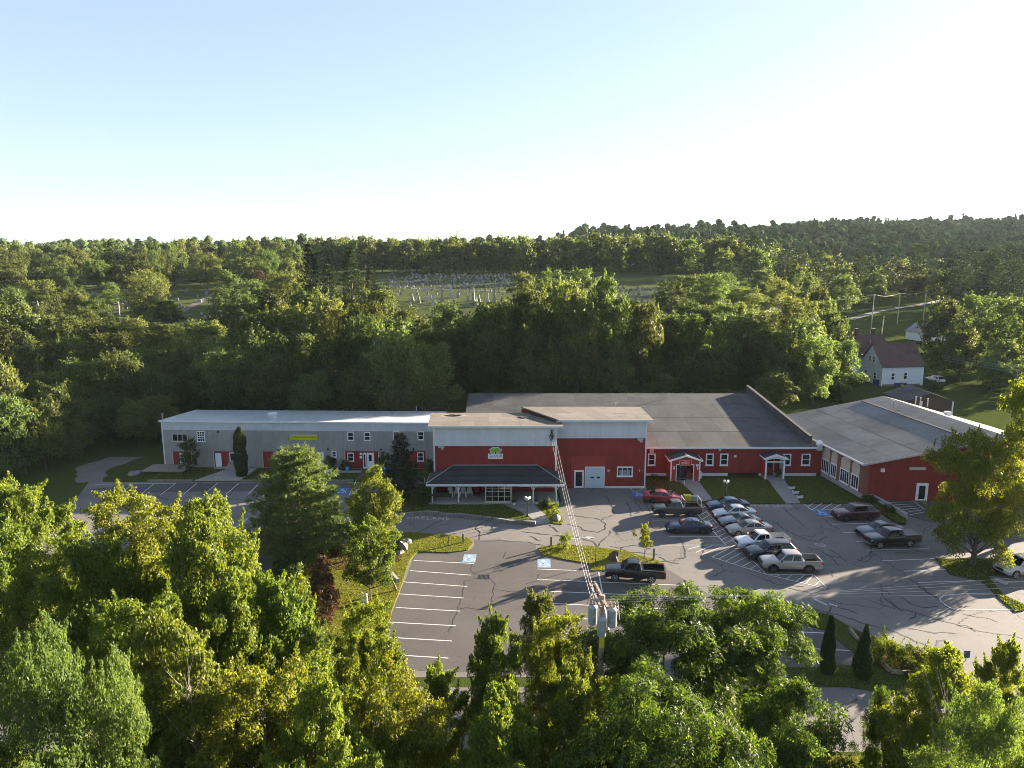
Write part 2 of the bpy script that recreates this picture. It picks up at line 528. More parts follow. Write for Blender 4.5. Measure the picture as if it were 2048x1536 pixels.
def build_ground():
    ys = [-120, -60, -20, 0, 20, 40, 60, 80, 92, 100] + list(np.arange(106, 340, 8)) + list(np.arange(344, 620, 16)) + list(np.arange(630, 1300, 40)) + [1500, 2200, 4000]
    xs = list(np.arange(-1500, -300, 75)) + list(np.arange(-300, 400, 12.5)) + list(np.arange(400, 1900, 60))
    vs, fs = [], []
    for y in ys:
        for x in xs:
            k = 1.0 if y < 1300 else y / 1200.0
            vs.append((x * k, y, height(x * k, y) - (0.0 if y < 1300 else (y - 1300) * 0.05)))
    n = len(xs)
    for j in range(len(ys) - 1):
        for i in range(n - 1):
            fs.append((j * n + i, j * n + i + 1, (j + 1) * n + i + 1, (j + 1) * n + i))
    b = MB(); b.add(vs, fs)
    o = b.build('ground', M['ground'], None, True)
    return tag(o, kind='structure')
build_ground()

def rough_poly(pts, step=1.0, amp=0.12, seed=0):
    """a polygon with an uneven hand-cut edge"""
    r = random.Random(seed)
    out = []
    n = len(pts)
    for i in range(n):
        a = Vector(pts[i][:2]); b = Vector(pts[(i + 1) % n][:2])
        d = b - a
        k = max(1, int(d.length / step))
        nn = Vector((-d.y, d.x)).normalized() if d.length > 0 else Vector((0, 0))
        for j in range(k):
            q = a + d * (j / k)
            if j: q = q + nn * r.uniform(-amp, amp)
            out.append((q.x, q.y))
    return out

def sheet(name, pts, z0, z1, mat, amp=0.0, parent=None, step=1.0):
    p = [(q[0], q[1]) for q in pts]
    if amp: p = rough_poly(p, step, amp, len(name) + len(p))
    bm = bmesh.new()
    lo = [bm.verts.new((x, y, z0)) for x, y in p]
    hi = [bm.verts.new((x, y, z1)) for x, y in p]
    f = bm.faces.new(hi)
    n = len(p)
    for i in range(n):
        bm.faces.new((lo[i], lo[(i + 1) % n], hi[(i + 1) % n], hi[i]))
    bmesh.ops.triangulate(bm, faces=[f])
    bmesh.ops.recalc_face_normals(bm, faces=bm.faces)
    if bm.faces and sum(ff.normal.z for ff in bm.faces) < 0:
        bmesh.ops.reverse_faces(bm, faces=bm.faces)
    me = bpy.data.meshes.new(name); bm.to_mesh(me); bm.free()
    me.materials.append(mat)
    o = link(name, me, parent)
    if parent is None: tag(o, kind='structure')
    return o

def P(*uv):
    return [gp(u, v) for u, v in uv]

# old grey asphalt: the whole yard, the lane past the porch and the apron at the entrance
lot = sheet('parking_lot', [(-48, 45.2), (-48, 60), (-50, 70), (-52, 80), (-55, 88.6), (-11.5, 88.6), (-11.5, 81), (5.9, 81), (5.9, 86.1), (17.2, 86.1), (19.0, 83.0), (22, 80.2), (46, 80.2), (49, 80.7), (78, 80.7),
                             (84, 60), (84, 37.5), (33, 37.5), (33, 43.2), (30, 45.2)], -0.2, 0.006, M['asphalt_old'])
street = sheet('street', [(-140, 37.6), (140, 37.6), (140, 44.0), (-140, 44.0)], -0.2, 0.010, M['asphalt_old'])
# newer, darker asphalt of the lower bays
dark_lot = sheet('lower_parking_bays', P((833, 1103), (936, 1104), (950, 1092), (948, 1080), (1000, 1079), (1072, 1088), (1072, 1104), (1085, 1112), (1183, 1130), (1180, 1143), (1335, 1139),
                                       (1420, 1190), (1560, 1238), (1655, 1262), (1722, 1318), (1700, 1335), (1560, 1340), (1300, 1345), (900, 1345), (745, 1335), (776, 1250)), -0.1, 0.013, M['asphalt_dark'], 0.05)
dark_side = sheet('side_parking_bays', P((150, 1180), (255, 1110), (400, 1062), (505, 1068), (600, 1080), (590, 1092), (545, 1130), (503, 1166), (470, 1255), (300, 1300), (120, 1300)), -0.1, 0.013, M['asphalt_dark'], 0.05)
front_strip = sheet('bay_edge_pavement', [(-53.6, 85.5), (-47, 88.2), (-11.6, 88.2), (-11.6, 85.4), (-30, 85.2), (-46, 84.5)], -0.1, 0.012, M['asphalt_dark'], 0.15)
ramp_pave = sheet('side_entrance_pavement', P((1765, 1000), (1850, 1003), (1990, 1003), (1990, 1040), (1862, 1046), (1815, 1032)), -0.1, 0.013, M['asphalt_dark'])

# gravel track at the left
sheet('gravel_track', [(-56.3, 88.3), (-53, 88.5), (-55.5, 94), (-54.5, 99), (-49.8, 103.5), (-51.5, 105.2), (-58, 101.5), (-60.5, 95)], -0.1, 0.02, M['gravel'], 0.35)

# lawns, islands and beds
LAWNS = []
def lawn(name, pts, mat='lawn', z=0.07, amp=0.12, dens=1.0):
    o = sheet(name, pts, -0.1, z, M[mat], amp)
    LAWNS.append(([(p[0], p[1]) for p in pts], z, mat, dens))
    return o

lawn('front_lawn', [(-47.5, 89.1), (-37.0, 89.1), (-35.5, 94.4), (-47.5, 95.2)])
lawn('front_lawn', [(-34.5, 89.1), (-20.6, 89.1), (-20.4, 94.1), (-34.3, 94.4)])
lawn('front_lawn', [(-18.0, 89.1), (-11.0, 89.1), (-10.5, 86.2), (-10.4, 93.6), (-17.8, 93.9)])
lawn('porch_lawn', [(-16.5, 86), (-15.5, 79.0), (-12.5, 77.2), (-9.8, 76.9), (-4.5, 76.3), (-2.3, 75.4), (1.7, 74.5), (2.1, 75.5), (2.2, 78.0), (1.2, 80.05), (-10.6, 80.05), (-11.0, 86)])
lawn('porch_bed', P((1070, 1008), (1118, 1008), (1112, 1024), (1128, 1040), (1124, 1050), (1098, 1046), (1090, 1030)), 'dry_lawn')
lawn('entrance_lawn', P((1330, 962), (1347, 960), (1378, 982), (1398, 1000), (1376, 1003), (1352, 985)))
lawn('entrance_lawn', P((1392, 958), (1524, 958), (1545, 975), (1571, 1007), (1440, 1008), (1424, 1000), (1405, 975)))
lawn('entrance_lawn', P((1566, 957), (1640, 953), (1690, 985), (1724, 1003), (1744, 1004), (1800, 1040), (1770, 1032), (1716, 1008), (1601, 1007)))
lawn('corner_bed', P((1330, 962), (1296, 956), (1294, 980), (1350, 980)), 'mulch')
ISL_L = P((478, 1258), (505, 1168), (556, 1122), (585, 1088), (680, 1076), (760, 1064), (820, 1066), (905, 1072), (938, 1077), (947, 1087), (936, 1101), (900, 1106), (836, 1104), (822, 1118), (800, 1180), (775, 1250), (742, 1332), (600, 1345), (490, 1345))
lawn('planting_island', ISL_L, 'dry_lawn', 0.09)
sheet('mulch_bed', P((590, 1090), (650, 1080), (760, 1070), (805, 1085), (800, 1125), (700, 1140), (600, 1138), (560, 1125)), 0.0, 0.105, M['mulch'], 0.25)
lawn('planting_island', P((1076, 1101), (1083, 1094), (1120, 1090), (1180, 1093), (1255, 1104), (1322, 1124), (1333, 1137), (1215, 1142), (1181, 1143), (1184, 1129), (1086, 1111)), 'dry_lawn', 0.09)
lawn('planting_island', P((1545, 1206), (1590, 1210), (1660, 1232), (1720, 1265), (1800, 1300), (1880, 1322), (1935, 1352), (1935, 1402), (1800, 1388), (1650, 1372), (1575, 1352), (1565, 1336), (1700, 1333), (1722, 1318), (1655, 1262), (1560, 1236), (1490, 1234)), 'lawn', 0.09)
sheet('mulch_bed', P((1700, 1262), (1760, 1280), (1850, 1312), (1880, 1340), (1850, 1350), (1780, 1352), (1752, 1330), (1725, 1300)), 0.0, 0.11, M['mulch'], 0.2)
lawn('side_lawn', P((1870, 1118), (1985, 1118), (2048, 1130), (2048, 1150), (1975, 1152), (2010, 1192), (2048, 1210), (2048, 1222), (2030, 1225), (1990, 1190), (1960, 1162), (1900, 1150)), 'lawn', 0.08)
lawn('retaining_bed', P((1735, 1000), (1755, 1006), (1812, 1036), (1812, 1050), (1795, 1050), (1755, 1022)), 'lawn', 0.25)
lawn('street_verge', [(-40, 20), (60, 20), (60, 37.2), (-40, 37.2)], 'dry_lawn', 0.05, 0.2, 0.5)

# walkways
sheet('porch_walk', P((1008, 1010), (1068, 1010), (1090, 1030), (1101, 1046), (1078, 1050), (1060, 1036), (1040, 1024)), -0.1, 0.10, M['walk'])
sheet('entrance_walk', P((1534, 957), (1566, 957), (1601, 1007), (1572, 1008), (1547, 976)), -0.1, 0.09, M['walk'])
sheet('market_walk', P((1352, 957), (1392, 957), (1406, 975), (1425, 1000), (1400, 1004), (1380, 982)), -0.1, 0.08, M['walk'])
sheet('door_path', [(-41.5, 89.0), (-35.6, 89.0), (-35.2, 94.3), (-39.0, 94.5)], -0.1, 0.11, M['concrete'])
sheet('door_path', [(-20.5, 88.9), (-18.1, 88.9), (-17.9, 93.8), (-20.3, 93.9)], -0.1, 0.11, M['asphalt_dark'])
sheet('door_path', [(-32.0, 92.6), (-20.5, 92.4), (-20.5, 93.3), (-32.0, 93.5)], -0.1, 0.115, M['concrete'])
sheet('back_lane', [(58, 124), (63, 123), (75, 150), (82, 200), (76, 200), (69, 152)], -0.1, 0.02, M['gravel'], 0.2)

# kerbs
def kerb(pts, w=0.16, h=0.13, mat='concrete', z=0.0, name='kerb'):
    b = MB()
    for a, c in zip(pts[:-1], pts[1:]):
        a = Vector(a[:2]); c = Vector(c[:2]); d = (c - a); n = Vector((-d.y, d.x)).normalized() * w / 2
        b.hexa([(a.x - n.x, a.y - n.y, z), (c.x - n.x, c.y - n.y, z), (c.x + n.x, c.y + n.y, z), (a.x + n.x, a.y + n.y, z)],
               [(a.x - n.x, a.y - n.y, z + h), (c.x - n.x, c.y - n.y, z + h), (c.x + n.x, c.y + n.y, z + h), (a.x + n.x, a.y + n.y, z + h)])
    return tag(b.build(name, M[mat]), kind='structure')
kerb([(-47.5, 88.95), (-41.7, 88.95)], 0.25, 0.2, 'wood')
kerb([(-35.4, 88.95), (-20.7, 88.95)], 0.25, 0.2, 'wood')
kerb([(-17.9, 88.95), (-12.0, 88.95)], 0.25, 0.2, 'wood')

# ------------------------------------------------------------------ paint on the pavement
def ribbon(pts, w, z):
    pts = [Vector((p[0], p[1])) for p in pts]
    vs, fs = [], []
    for i, p in enumerate(pts):
        d = pts[min(i + 1, len(pts) - 1)] - pts[max(i - 1, 0)]
        n = Vector((-d.y, d.x)).normalized() * (w[i] if hasattr(w, '__len__') else w) / 2
        vs += [(p.x - n.x, p.y - n.y, z), (p.x + n.x, p.y + n.y, z)]
    for i in range(len(pts) - 1):
        fs.append((2 * i, 2 * i + 2, 2 * i + 3, 2 * i + 1))
    return vs, fs

def pline(*uv, w=0.11, mat='line', parent=None):
    b = MB(); b.add(*ribbon(P(*uv), w, 0.020))
    o = b.build('painted_line', M[mat], parent or lot)
    if sum(p.normal.z for p in o.data.polygons) < 0: o.data.flip_normals()
    return o

def c3(x, y): return (1260 + x * .2051, 860 + y * .2051)
def c4(x, y): return (1560 + x * .2383, 760 + y * .2383)
def c5(x, y): return (760 + x * .24414, 1020 + y * .24414)
def c6(x, y): return (1180 + x * .25391, 1040 + y * .25391)
def c7(x, y): return (1560 + x * .2383, 1080 + y * .2383)

# bays before the grey building
pline((190, 969), (351, 967))
for a, b in (((265, 969), (237, 990)), ((308, 968), (279, 991)), ((351, 967), (320, 991)), ((393, 967), (365, 991)), ((436, 966), (408, 989)), ((478, 966), (452, 989)), ((518, 967), (497, 988)), ((562, 966), (542, 988)), ((606, 966), (588, 987)), ((650, 965), (634, 986))):
    pline(a, b)
pline((712, 962), (698, 991)); pline((746, 962), (736, 990)); pline((712, 962), (746, 962))
for k in range(7):
    t = k / 7
    pline((710.5 - 13 * t, 966 + 26 * t), (745 - 9.5 * t, 960.5 + 26 * t), w=0.09)
# second row and the row of the side bays
for a, b in (((413, 1031), (397, 1041)), ((454, 1033), (409, 1063)), ((502, 1032), (459, 1065)), ((366, 1030), (330, 1052)), ((422, 1063), (498, 1069)), ((550, 1033), (515, 1060))):
    pline(a, b)
for a, b in (((504, 1072), (456, 1104)), ((531, 1086), (512, 1098)), ((579, 1090), (558, 1108)), ((452, 1068), (395, 1104)), ((400, 1066), (340, 1104))):
    pline(a, b, parent=dark_side)
# lower bays, left row
for a, b in (((275, 415), (770, 440)), ((245, 498), (745, 535)), ((190, 590), (715, 628)), ((145, 688), (685, 722)), ((130, 800), (655, 830)), ((40, 918), (620, 950)), ((0, 1040), (590, 1075)), ((-20, 1180), (560, 1215))):
    pline(c5(*a), c5(*b), parent=dark_lot)
# lower bays, middle row
for a, b in (((1290, 485), (1820, 505)), ((1285, 570), (2460, 618)), ((1300, 664), (2440, 712)), ((1290, 762), (2420, 815)), ((1280, 876), (2400, 925)), ((1270, 1000), (2400, 1050))):
    pline(c5(*a), c5(*b), parent=dark_lot)
pline(c5(1790, 505), c5(1850, 830), c5(1880, 1010), parent=dark_lot)
pline(c7(0, 765), c7(520, 790), parent=dark_lot); pline(c7(-60, 898), c7(640, 932), parent=dark_lot)
# diagonal hatching between the two car rows
pline(c3(655, 820), c3(938, 1124)); pline(c3(740, 795), c3(1046, 1112))
for k in range(9):
    t = (k + 0.5) / 9
    pline(c3(660 + 275 * t, 822 + 300 * t), c3(740 + 302 * t, 770 + 312 * t), w=0.09)
pline(c3(290, 1125), c3(938, 1123)); pline(c3(220, 880), c3(560, 880)); pline(c3(385, 1040), c3(880, 1040)); pline(c3(690, 765), c3(790, 725))
pline(c3(700, 1217), c3(935, 1124), mat='line_worn'); pline(c3(800, 1240), c3(1046, 1112))
pline(c3(800, 1240), c3(1330, 1410)); pline(c3(1110, 1190), c3(1330, 1410))
for a, b in (((868, 1258), (1042, 1165)), ((935, 1280), (1105, 1188)), ((1010, 1304), (1150, 1230)), ((1095, 1332), (1200, 1276)), ((1168, 1356), (1252, 1312)), ((1245, 1380), (1300, 1355)), ((560, 1165), (690, 1130)), ((640, 1195), (800, 1128))):
    pline(c3(*a), c3(*b), w=0.09)
pline(c3(1330, 1410), c3(1790, 1412)); pline(c3(1330, 1410), c3(1900, 1545)); pline(c3(1790, 1412), c3(1910, 1530))
for a, b in (((1420, 1435), (1455, 1415)), ((1520, 1455), (1580, 1415)), ((1620, 1478), (1700, 1418)), ((1720, 1490), (1790, 1412)), ((1810, 1510), (1850, 1470))):
    pline(c3(*a), c3(*b), w=0.09)
for a, b in (((1385, 1042), (1510, 1040)), ((1510, 1040), (1560, 1090)), ((1150, 735), (1215, 735))):
    pline(c3(*a), c3(*b))
# bays before the low red wing
pline(c3(0, 565), c3(45, 612), c3(320, 612)); pline(c3(0, 568), c3(430, 570))
for a, b in (((45, 610), (130, 568)), ((150, 612), (235, 570)), ((260, 612), (340, 570)), ((360, 612), (440, 572)), ((420, 612), (455, 592))):
    pline(c3(*a), c3(*b), w=0.09)
pline(c3(1690, 720), c3(1775, 782)); pline(c3(1775, 782), c3(1975, 779))
for a, b in (((1730, 750), (1785, 718)), ((1775, 780), (1870, 718)), ((1870, 778), (1977, 714)), ((1965, 778), (2060, 722))):
    pline(c3(*a), c3(*b), w=0.10)
for a, b in (((380, 1150), (450, 1148)), ((440, 1212), (760, 1203)), ((530, 1282), (700, 1278)), ((640, 1355), (700, 1353)), ((720, 1430), (1250, 1417)), ((860, 1518), (1340, 1499))):
    pline(c4(*a), c4(*b))
pline(c7(1040, 263), c7(1480, 247)); pline(c7(1160, 358), c7(1640, 343)); pline(c7(1480, 590), c7(2000, 587))
pline(*[c7(*q) for q in ((1800, 447), (1600, 450), (1440, 460), (1370, 470), (1340, 490), (1350, 515), (1380, 540), (1430, 572), (1480, 590))])
pline((1960, 1163), (2048, 1163))
for k in range(7):
    t = k / 6
    pline((1772 + 47 * t, 1000 + 30 * t), (1820 + 30 * t, 1000 + 24 * t), w=0.10, parent=ramp_pave)
pline((1825, 1001), (1849, 1019), parent=ramp_pave)
# worn lane arrows
def arrow(uv, ang, s, parent):
    c = gp(*uv)
    o = MB().prism([(-1.6, -.12), (0.3, -.12), (0.3, -.45), (1.5, 0), (0.3, .45), (0.3, .12), (-1.6, .12)], 0.018, 0.021).build('painted_arrow', M['line_faint'], parent)
    o.location = (c.x, c.y, 0); o.rotation_euler = (0, 0, ang); o.scale = (s, s, 1)
arrow((1168, 1076), 0.15, 0.9, lot)
pline((1628, 1198), (1655, 1211), w=0.25, mat='line_worn')
pline((1658, 1208), (1675, 1213), w=0.25, mat='line_worn')

def accessible(uv, sx, sy, mat, parent, rz=0.0):
    c = gp(*uv)
    o = MB().prism([(-sx / 2, -sy / 2), (sx / 2, -sy / 2), (sx / 2, sy / 2), (-sx / 2, sy / 2)], 0.016, 0.020).build('accessible_marking', M[mat], parent)
    o.location = (c.x, c.y, 0); o.rotation_euler = (0, 0, rz)
    b = MB(); k = sy / 1.3
    def q(pts): b.prism([(x * k, y * k) for x, y in pts], 0.021, 0.024)
    q([(math.cos(a) * .09 - .05, math.sin(a) * .09 + .45) for a in np.linspace(0, 2 * math.pi, 11)[:-1]])
    q([(-.10, .34), (0.0, .34), (.02, -.02), (-.10, -.02)])
    q([(-.10, .16), (.22, .16), (.22, .23), (-.10, .23)])
    q([(-.10, -.02), (.24, -.02), (.24, .06), (-.10, .06)])
    q([(.18, .02), (.26, .02), (.40, -.36), (.32, -.36)])
    ring = [(math.cos(a) * .30 - .02, math.sin(a) * .30 - .22) for a in np.linspace(2.2, 6.0, 12)]
    for i in range(len(ring) - 1):
        q([ring[i], ring[i + 1], ((ring[i + 1][0] + .02) * .75 - .02, (ring[i + 1][1] + .22) * .75 - .22), ((ring[i][0] + .02) * .75 - .02, (ring[i][1] + .22) * .75 - .22)])
    s = b.build('wheelchair_symbol', M['line'], o)
accessible((939, 1117), 1.25, 1.9, 'pale_blue_line', dark_lot, -0.03)
accessible((1088, 1127), 1.25, 1.9, 'pale_blue_line', dark_lot, -0.03)
accessible((684, 982), 1.5, 2.0, 'blue_line', lot)
accessible((1277, 989), 1.5, 1.6, 'blue_line', lot)
accessible((1643, 1026), 1.5, 1.8, 'blue_line', lot)

def ground_text(txt, uv, size, ys, rz=0.0, parent=None, xs=1.0):
    c = gp(*uv)
    me = text_mesh(txt, size, M['line_worn'], 0.0015, xs=xs, space=1.15)
    o = link('painted_lettering', me, parent or lot, (c.x, c.y, 0.0205), rz)
    o.scale = (1, ys, 1)
ground_text('FIRE', (832, 1036), 1.25, 1.0, -0.02, xs=0.8)
ground_text('LANE', (876, 1037), 1.25, 1.0, -0.02, xs=0.8)
ground_text('FIRE', (1523, 1012), 1.2, 0.9, 0, xs=0.72)
ground_text('LANE', (1564, 1012), 1.2, 0.9, 0, xs=0.72)

# ------------------------------------------------------------------ tar filled cracks
def crack(uvs, w=0.09, seed=0, ground=None):
    r = random.Random(seed)
    pts = [gp(*p) for p in uvs]
    out = []
    for a, b in zip(pts[:-1], pts[1:]):
        d = b - a; L = d.length; n = max(2, int(L / 0.35)); nn = Vector((-d.y, d.x, 0)).normalized()
        for i in range(n):
            out.append(a + d * (i / n) + nn * r.gauss(0, 0.07))
    out.append(pts[-1])
    ws = [max(0.03, w * r.uniform(0.45, 1.5)) for _ in out]
    b = MB(); b.add(*ribbon(out, ws, 0.0165))
    o = b.build('crack_seal', M['tar'], ground or lot)
    if sum(p.normal.z for p in o.data.polygons) < 0: o.data.flip_normals()

def c2(x, y): return (820 + x * .25391, 780 + y * .25391)
def c1(x, y): return (300 + x * .2832, 780 + y * .2832)
CR = []
for L in ([(0, 1150), (60, 1120), (130, 1090), (160, 1065), (250, 1030)], [(620, 1030), (530, 1070), (520, 1095), (550, 1120), (545, 1180)], [(730, 1030), (655, 1070), (645, 1090)],
          [(1080, 1060), (1130, 1085), (1165, 1120)], [(1240, 1060), (1340, 1080), (1360, 1105), (1480, 1120), (1540, 1095), (1545, 1060), (1500, 1030), (1530, 1010), (1600, 985)],
          [(1250, 985), (1380, 1000), (1500, 1020)], [(1540, 830), (1570, 880), (1610, 970)], [(1700, 880), (1730, 920), (1745, 990)], [(1570, 1110), (1565, 1140), (1520, 1180), (1480, 1235)],
          [(1310, 1155), (1380, 1185), (1440, 1195), (1480, 1235), (1470, 1290)], [(880, 1115), (1000, 1130), (1200, 1150), (1300, 1160), (1440, 1170)], [(950, 1150), (1000, 1180), (1030, 1190)],
          [(1580, 1230), (1640, 1245), (1680, 1240)], [(1660, 1260), (1680, 1235), (1760, 1225), (1900, 1250)], [(1660, 1260), (1780, 1280), (1980, 1300)], [(1760, 840), (1790, 870), (1850, 890), (1890, 960)]):
    CR.append([c2(*q) for q in L])
for L in ([(690, 1075), (715, 1110), (705, 1200), (690, 1240)], [(470, 1050), (520, 1110), (545, 1240), (460, 1265), (280, 1285)], [(280, 1240), (380, 1290), (480, 1300)],
          [(740, 1240), (880, 1310), (920, 1370), (1020, 1390)], [(820, 1430), (870, 1390), (920, 1375)], [(1180, 1415), (1300, 1450), (1400, 1500), (1700, 1530)],
          [(1390, 880), (1450, 930), (1540, 990), (1760, 1080), (1900, 1110)], [(1490, 750), (1580, 840), (1650, 900), (1750, 970)], [(1730, 1140), (1830, 1170), (1950, 1240), (2040, 1320)],
          [(1890, 870), (1960, 930), (2040, 970)], [(1800, 840), (1960, 835)], [(1600, 1050), (1700, 1075), (1850, 1080), (1920, 1040)], [(200, 870), (190, 920), (230, 960), (300, 960)], [(0, 660), (50, 690), (80, 740), (130, 800)]):
    CR.append([c3(*q) for q in L])
for L in ([(350, 640), (360, 690), (380, 760)], [(620, 680), (560, 740), (480, 790), (400, 845)], [(60, 760), (200, 790), (340, 800)], [(350, 740), (560, 770), (720, 780)], [(600, 800), (700, 860)], [(550, 830), (500, 900), (420, 930)], [(0, 800), (90, 730), (160, 690)]):
    CR.append([c1(*q) for q in L])
for L in ([(240, 160), (400, 130), (560, 160), (640, 190), (760, 120), (770, 60)], [(420, 80), (500, 130), (570, 190), (700, 230)], [(640, 160), (720, 190), (780, 130)], [(960, 110), (1180, 100), (1300, 110)], [(780, 110), (900, 190), (1010, 260)],
          [(1080, 320), (1180, 400), (1300, 480), (1400, 560), (1500, 600)], [(860, 480), (960, 560), (1130, 610), (1300, 660), (1480, 710), (1700, 770), (1950, 800), (2040, 830)], [(700, 490), (840, 540), (970, 580)],
          [(1000, 470), (1100, 540), (1200, 570), (1330, 560)], [(1130, 610), (1150, 650), (1080, 670)], [(1500, 700), (1560, 650), (1700, 600), (1880, 590)], [(1540, 620), (1620, 640), (1760, 660), (1830, 690)],
          [(1490, 720), (1560, 720), (1640, 770)], [(1080, 740), (1250, 770), (1480, 785)], [(250, 570), (380, 610), (520, 640), (700, 700), (900, 750), (1100, 830), (1350, 940)], [(430, 560), (420, 600), (400, 620)], [(80, 400), (260, 450), (410, 410)],
          [(400, 540), (540, 580), (660, 620)], [(900, 500), (990, 580), (1050, 600)], [(1140, 350), (1220, 420), (1320, 490)], [(1320, 890), (1330, 850), (1380, 842)], [(440, 260), (445, 310)], [(560, 1440), (600, 1380), (650, 1335)], [(470, 1410), (580, 1440)]):
    CR.append([c7(*q) for q in L])
for i, L in enumerate(CR): crack(L, 0.13, i)
for i, L in enumerate(([(750, 440), (745, 500), (790, 530)], [(800, 560), (700, 580), (670, 680), (630, 830), (560, 1000)], [(890, 560), (940, 610), (920, 720), (900, 850), (960, 890)], [(945, 655), (1120, 668)], [(1030, 340), (1010, 400)], [(1310, 520), (1280, 570)], [(640, 800), (880, 820)],
                     [(790, 265), (1000, 255), (1200, 262), (1340, 290)])):
    crack([c5(*q) for q in L], 0.09, 100 + i, dark_lot)

# ================================================================== BUILDINGS
def xf(b, mat):
    b.v = [tuple(mat @ Vector(p)) for p in b.v]
    return b

class Facade:
    """a wall plane from p0 to p1 (as seen from outside, left to right); s runs along it, y inward, z up"""
    def __init__(s, root, p0, p1):
        s.root = root
        s.p0 = Vector((p0[0], p0[1], 0)); s.p1 = Vector((p1[0], p1[1], 0))
        d = (s.p1 - s.p0); s.len = d.length; s.d = d.normalized()
        s.n = Vector((-s.d.y, s.d.x, 0))                     # inward
        m = Matrix.Identity(4)
        for i in range(3):
            m[i][0] = s.d[i]; m[i][1] = s.n[i]; m[i][2] = (0, 0, 1)[i]; m[i][3] = s.p0[i] - root.location[i]
        s.m = m
    def px(s, u, v):
        a, b, c = ray(u, v)
        D = Vector((a, b, c)); O = Vector((0, 0, CAM_H))
        t = (s.p0 - O).dot(s.n) / D.dot(s.n)
        q = O + D * t
        return (q - s.p0).dot(s.d), q.z
    def build(s, name, b, mat, parent=None, sm=False):
        return xf(b, s.m).build(name, M[mat] if isinstance(mat, str) else mat, parent or s.root, sm)
    def box(s, name, mat, *a, parent=None):
        return s.build(name, MB().box(*a), mat, parent)

def window_sz(F, s0, s1, z0, z1, nx=1, ny=2, trim='white_clean', tw=0.11, y=0.0, glass='glass', name='window', sill=True, parent=None):
    b = MB()
    b.box(s0, s1, y - .07, y + .01, z1 - tw, z1).box(s0, s1, y - .07, y + .01, z0, z0 + tw)
    b.box(s0, s0 + tw, y - .068, y + .01, z0 + tw, z1 - tw).box(s1 - tw, s1, y - .068, y + .01, z0 + tw, z1 - tw)
    if sill: b.box(s0 - .05, s1 + .05, y - .11, y - .002, z0 - .06, z0 - .002)
    w = F.build(name, b, trim, parent)
    a0, a1, b0, b1 = s0 + tw, s1 - tw, z0 + tw, z1 - tw
    g = 0.035
    for i in range(nx):
        for j in range(ny):
            xa = a0 + (a1 - a0) * i / nx; xb = a0 + (a1 - a0) * (i + 1) / nx
            za = b0 + (b1 - b0) * j / ny; zb = b0 + (b1 - b0) * (j + 1) / ny
            F.box('pane', glass, xa + .004, xb - .004, y - .028 - .006 * (j % 2), y + .005, za + .004, zb - .004, parent=w)
    for i in range(1, nx):
        xa = a0 + (a1 - a0) * i / nx
        F.box('glazing_bar', trim, xa - g, xa + g, y - .056, y, b0, b1, parent=w)
    for j in range(1, ny):
        za = b0 + (b1 - b0) * j / ny
        F.box('glazing_bar', trim, a0, a1, y - .052, y, za - g, za + g, parent=w)
    return w

def window(F, u0, v0, u1, v1, *a, **k):
    s0, z1 = F.px(u0, v0); s1, z0 = F.px(u1, v1)
    return window_sz(F, s0, s1, z0, z1, *a, **k)

def door_sz(F, s0, s1, z0, z1, mat='white_clean', frame='white_clean', pane=None, y=0.0, fw=0.10, panels=False):
    d = F.box('door', mat, s0 + fw, s1 - fw, y - .05, y + .01, z0, z1 - fw)
    b = MB()
    b.box(s0, s0 + fw, y - .075, y + .01, z0, z1).box(s1 - fw, s1, y - .075, y + .01, z0, z1).box(s0 + fw, s1 - fw, y - .073, y + .01, z1 - fw, z1)
    F.build('door_frame', b, frame, d)
    if pane:
        W = s1 - s0 - 2 * fw; Hh = z1 - z0 - fw
        F.box('pane', 'glass', s0 + fw + W * pane[0], s0 + fw + W * pane[1], y - .062, y - .045, z0 + Hh * pane[2], z0 + Hh * pane[3], parent=d)
    F.box('handle', 'galv', s1 - fw - .14, s1 - fw - .06, y - .09, y - .05, z0 + .98, z0 + 1.04, parent=d)
    return d

def door(F, u0, v0, u1, v1, *a, **k):
    s0, z1 = F.px(u0, v0); s1, _ = F.px(u1, v1)
    return door_sz(F, s0, s1, k.pop('z0', 0.05), z1, *a, **k)

def ribbed_wall(F, name, s0, s1, z0, z1, mat, pitch=0.3, depth=0.025, y=0.0, rib=0.06, zt=None, parent=None, thick=0.12):
    """wall cladding with upright ribs or battens; zt gives a sloping top as (z at s0, z at s1)"""
    b = MB()
    n = max(1, int((s1 - s0) / pitch)); p = (s1 - s0) / n
    zz = lambda s: z1 if zt is None else zt[0] + (zt[1] - zt[0]) * (s - s0) / (s1 - s0)
    front = []
    for i in range(n):
        a = s0 + i * p
        front += [(a, y), (a + p - rib, y), (a + p - rib + .008, y - depth), (a + p - .008, y - depth)]
    front.append((s1, y))
    vs = []
    for s, yy in front: vs += [(s, yy, z0), (s, yy, zz(s))]
    k = len(front)
    fs = [(2 * i, 2 * i + 2, 2 * i + 3, 2 * i + 1) for i in range(k - 1)]
    vs += [(s0, y + thick, z0), (s0, y + thick, zz(s0)), (s1, y + thick, z0), (s1, y + thick, zz(s1))]
    e = 2 * k
    fs += [(0, 1, e + 1, e), (2 * k - 2, e + 2, e + 3, 2 * k - 1), (e, e + 1, e + 3, e + 2)]
    fs += [tuple([2 * i + 1 for i in range(k)] + [e + 3, e + 1])]
    b.add(vs, fs)
    return F.build(name, b, mat, parent)

def plane_roof(root, name, c, mat, th=0.12, parent=None):
    """c: 4 world corners of the top, counter-clockwise from front-left"""
    L = Vector(root.location)
    c = [Vector(q) - L for q in c]
    b = MB(); b.hexa([q - Vector((0, 0, th)) for q in c], c)
    return b.build(name, M[mat], parent or root)

def lerp(a, b, t): return a + (b - a) * t

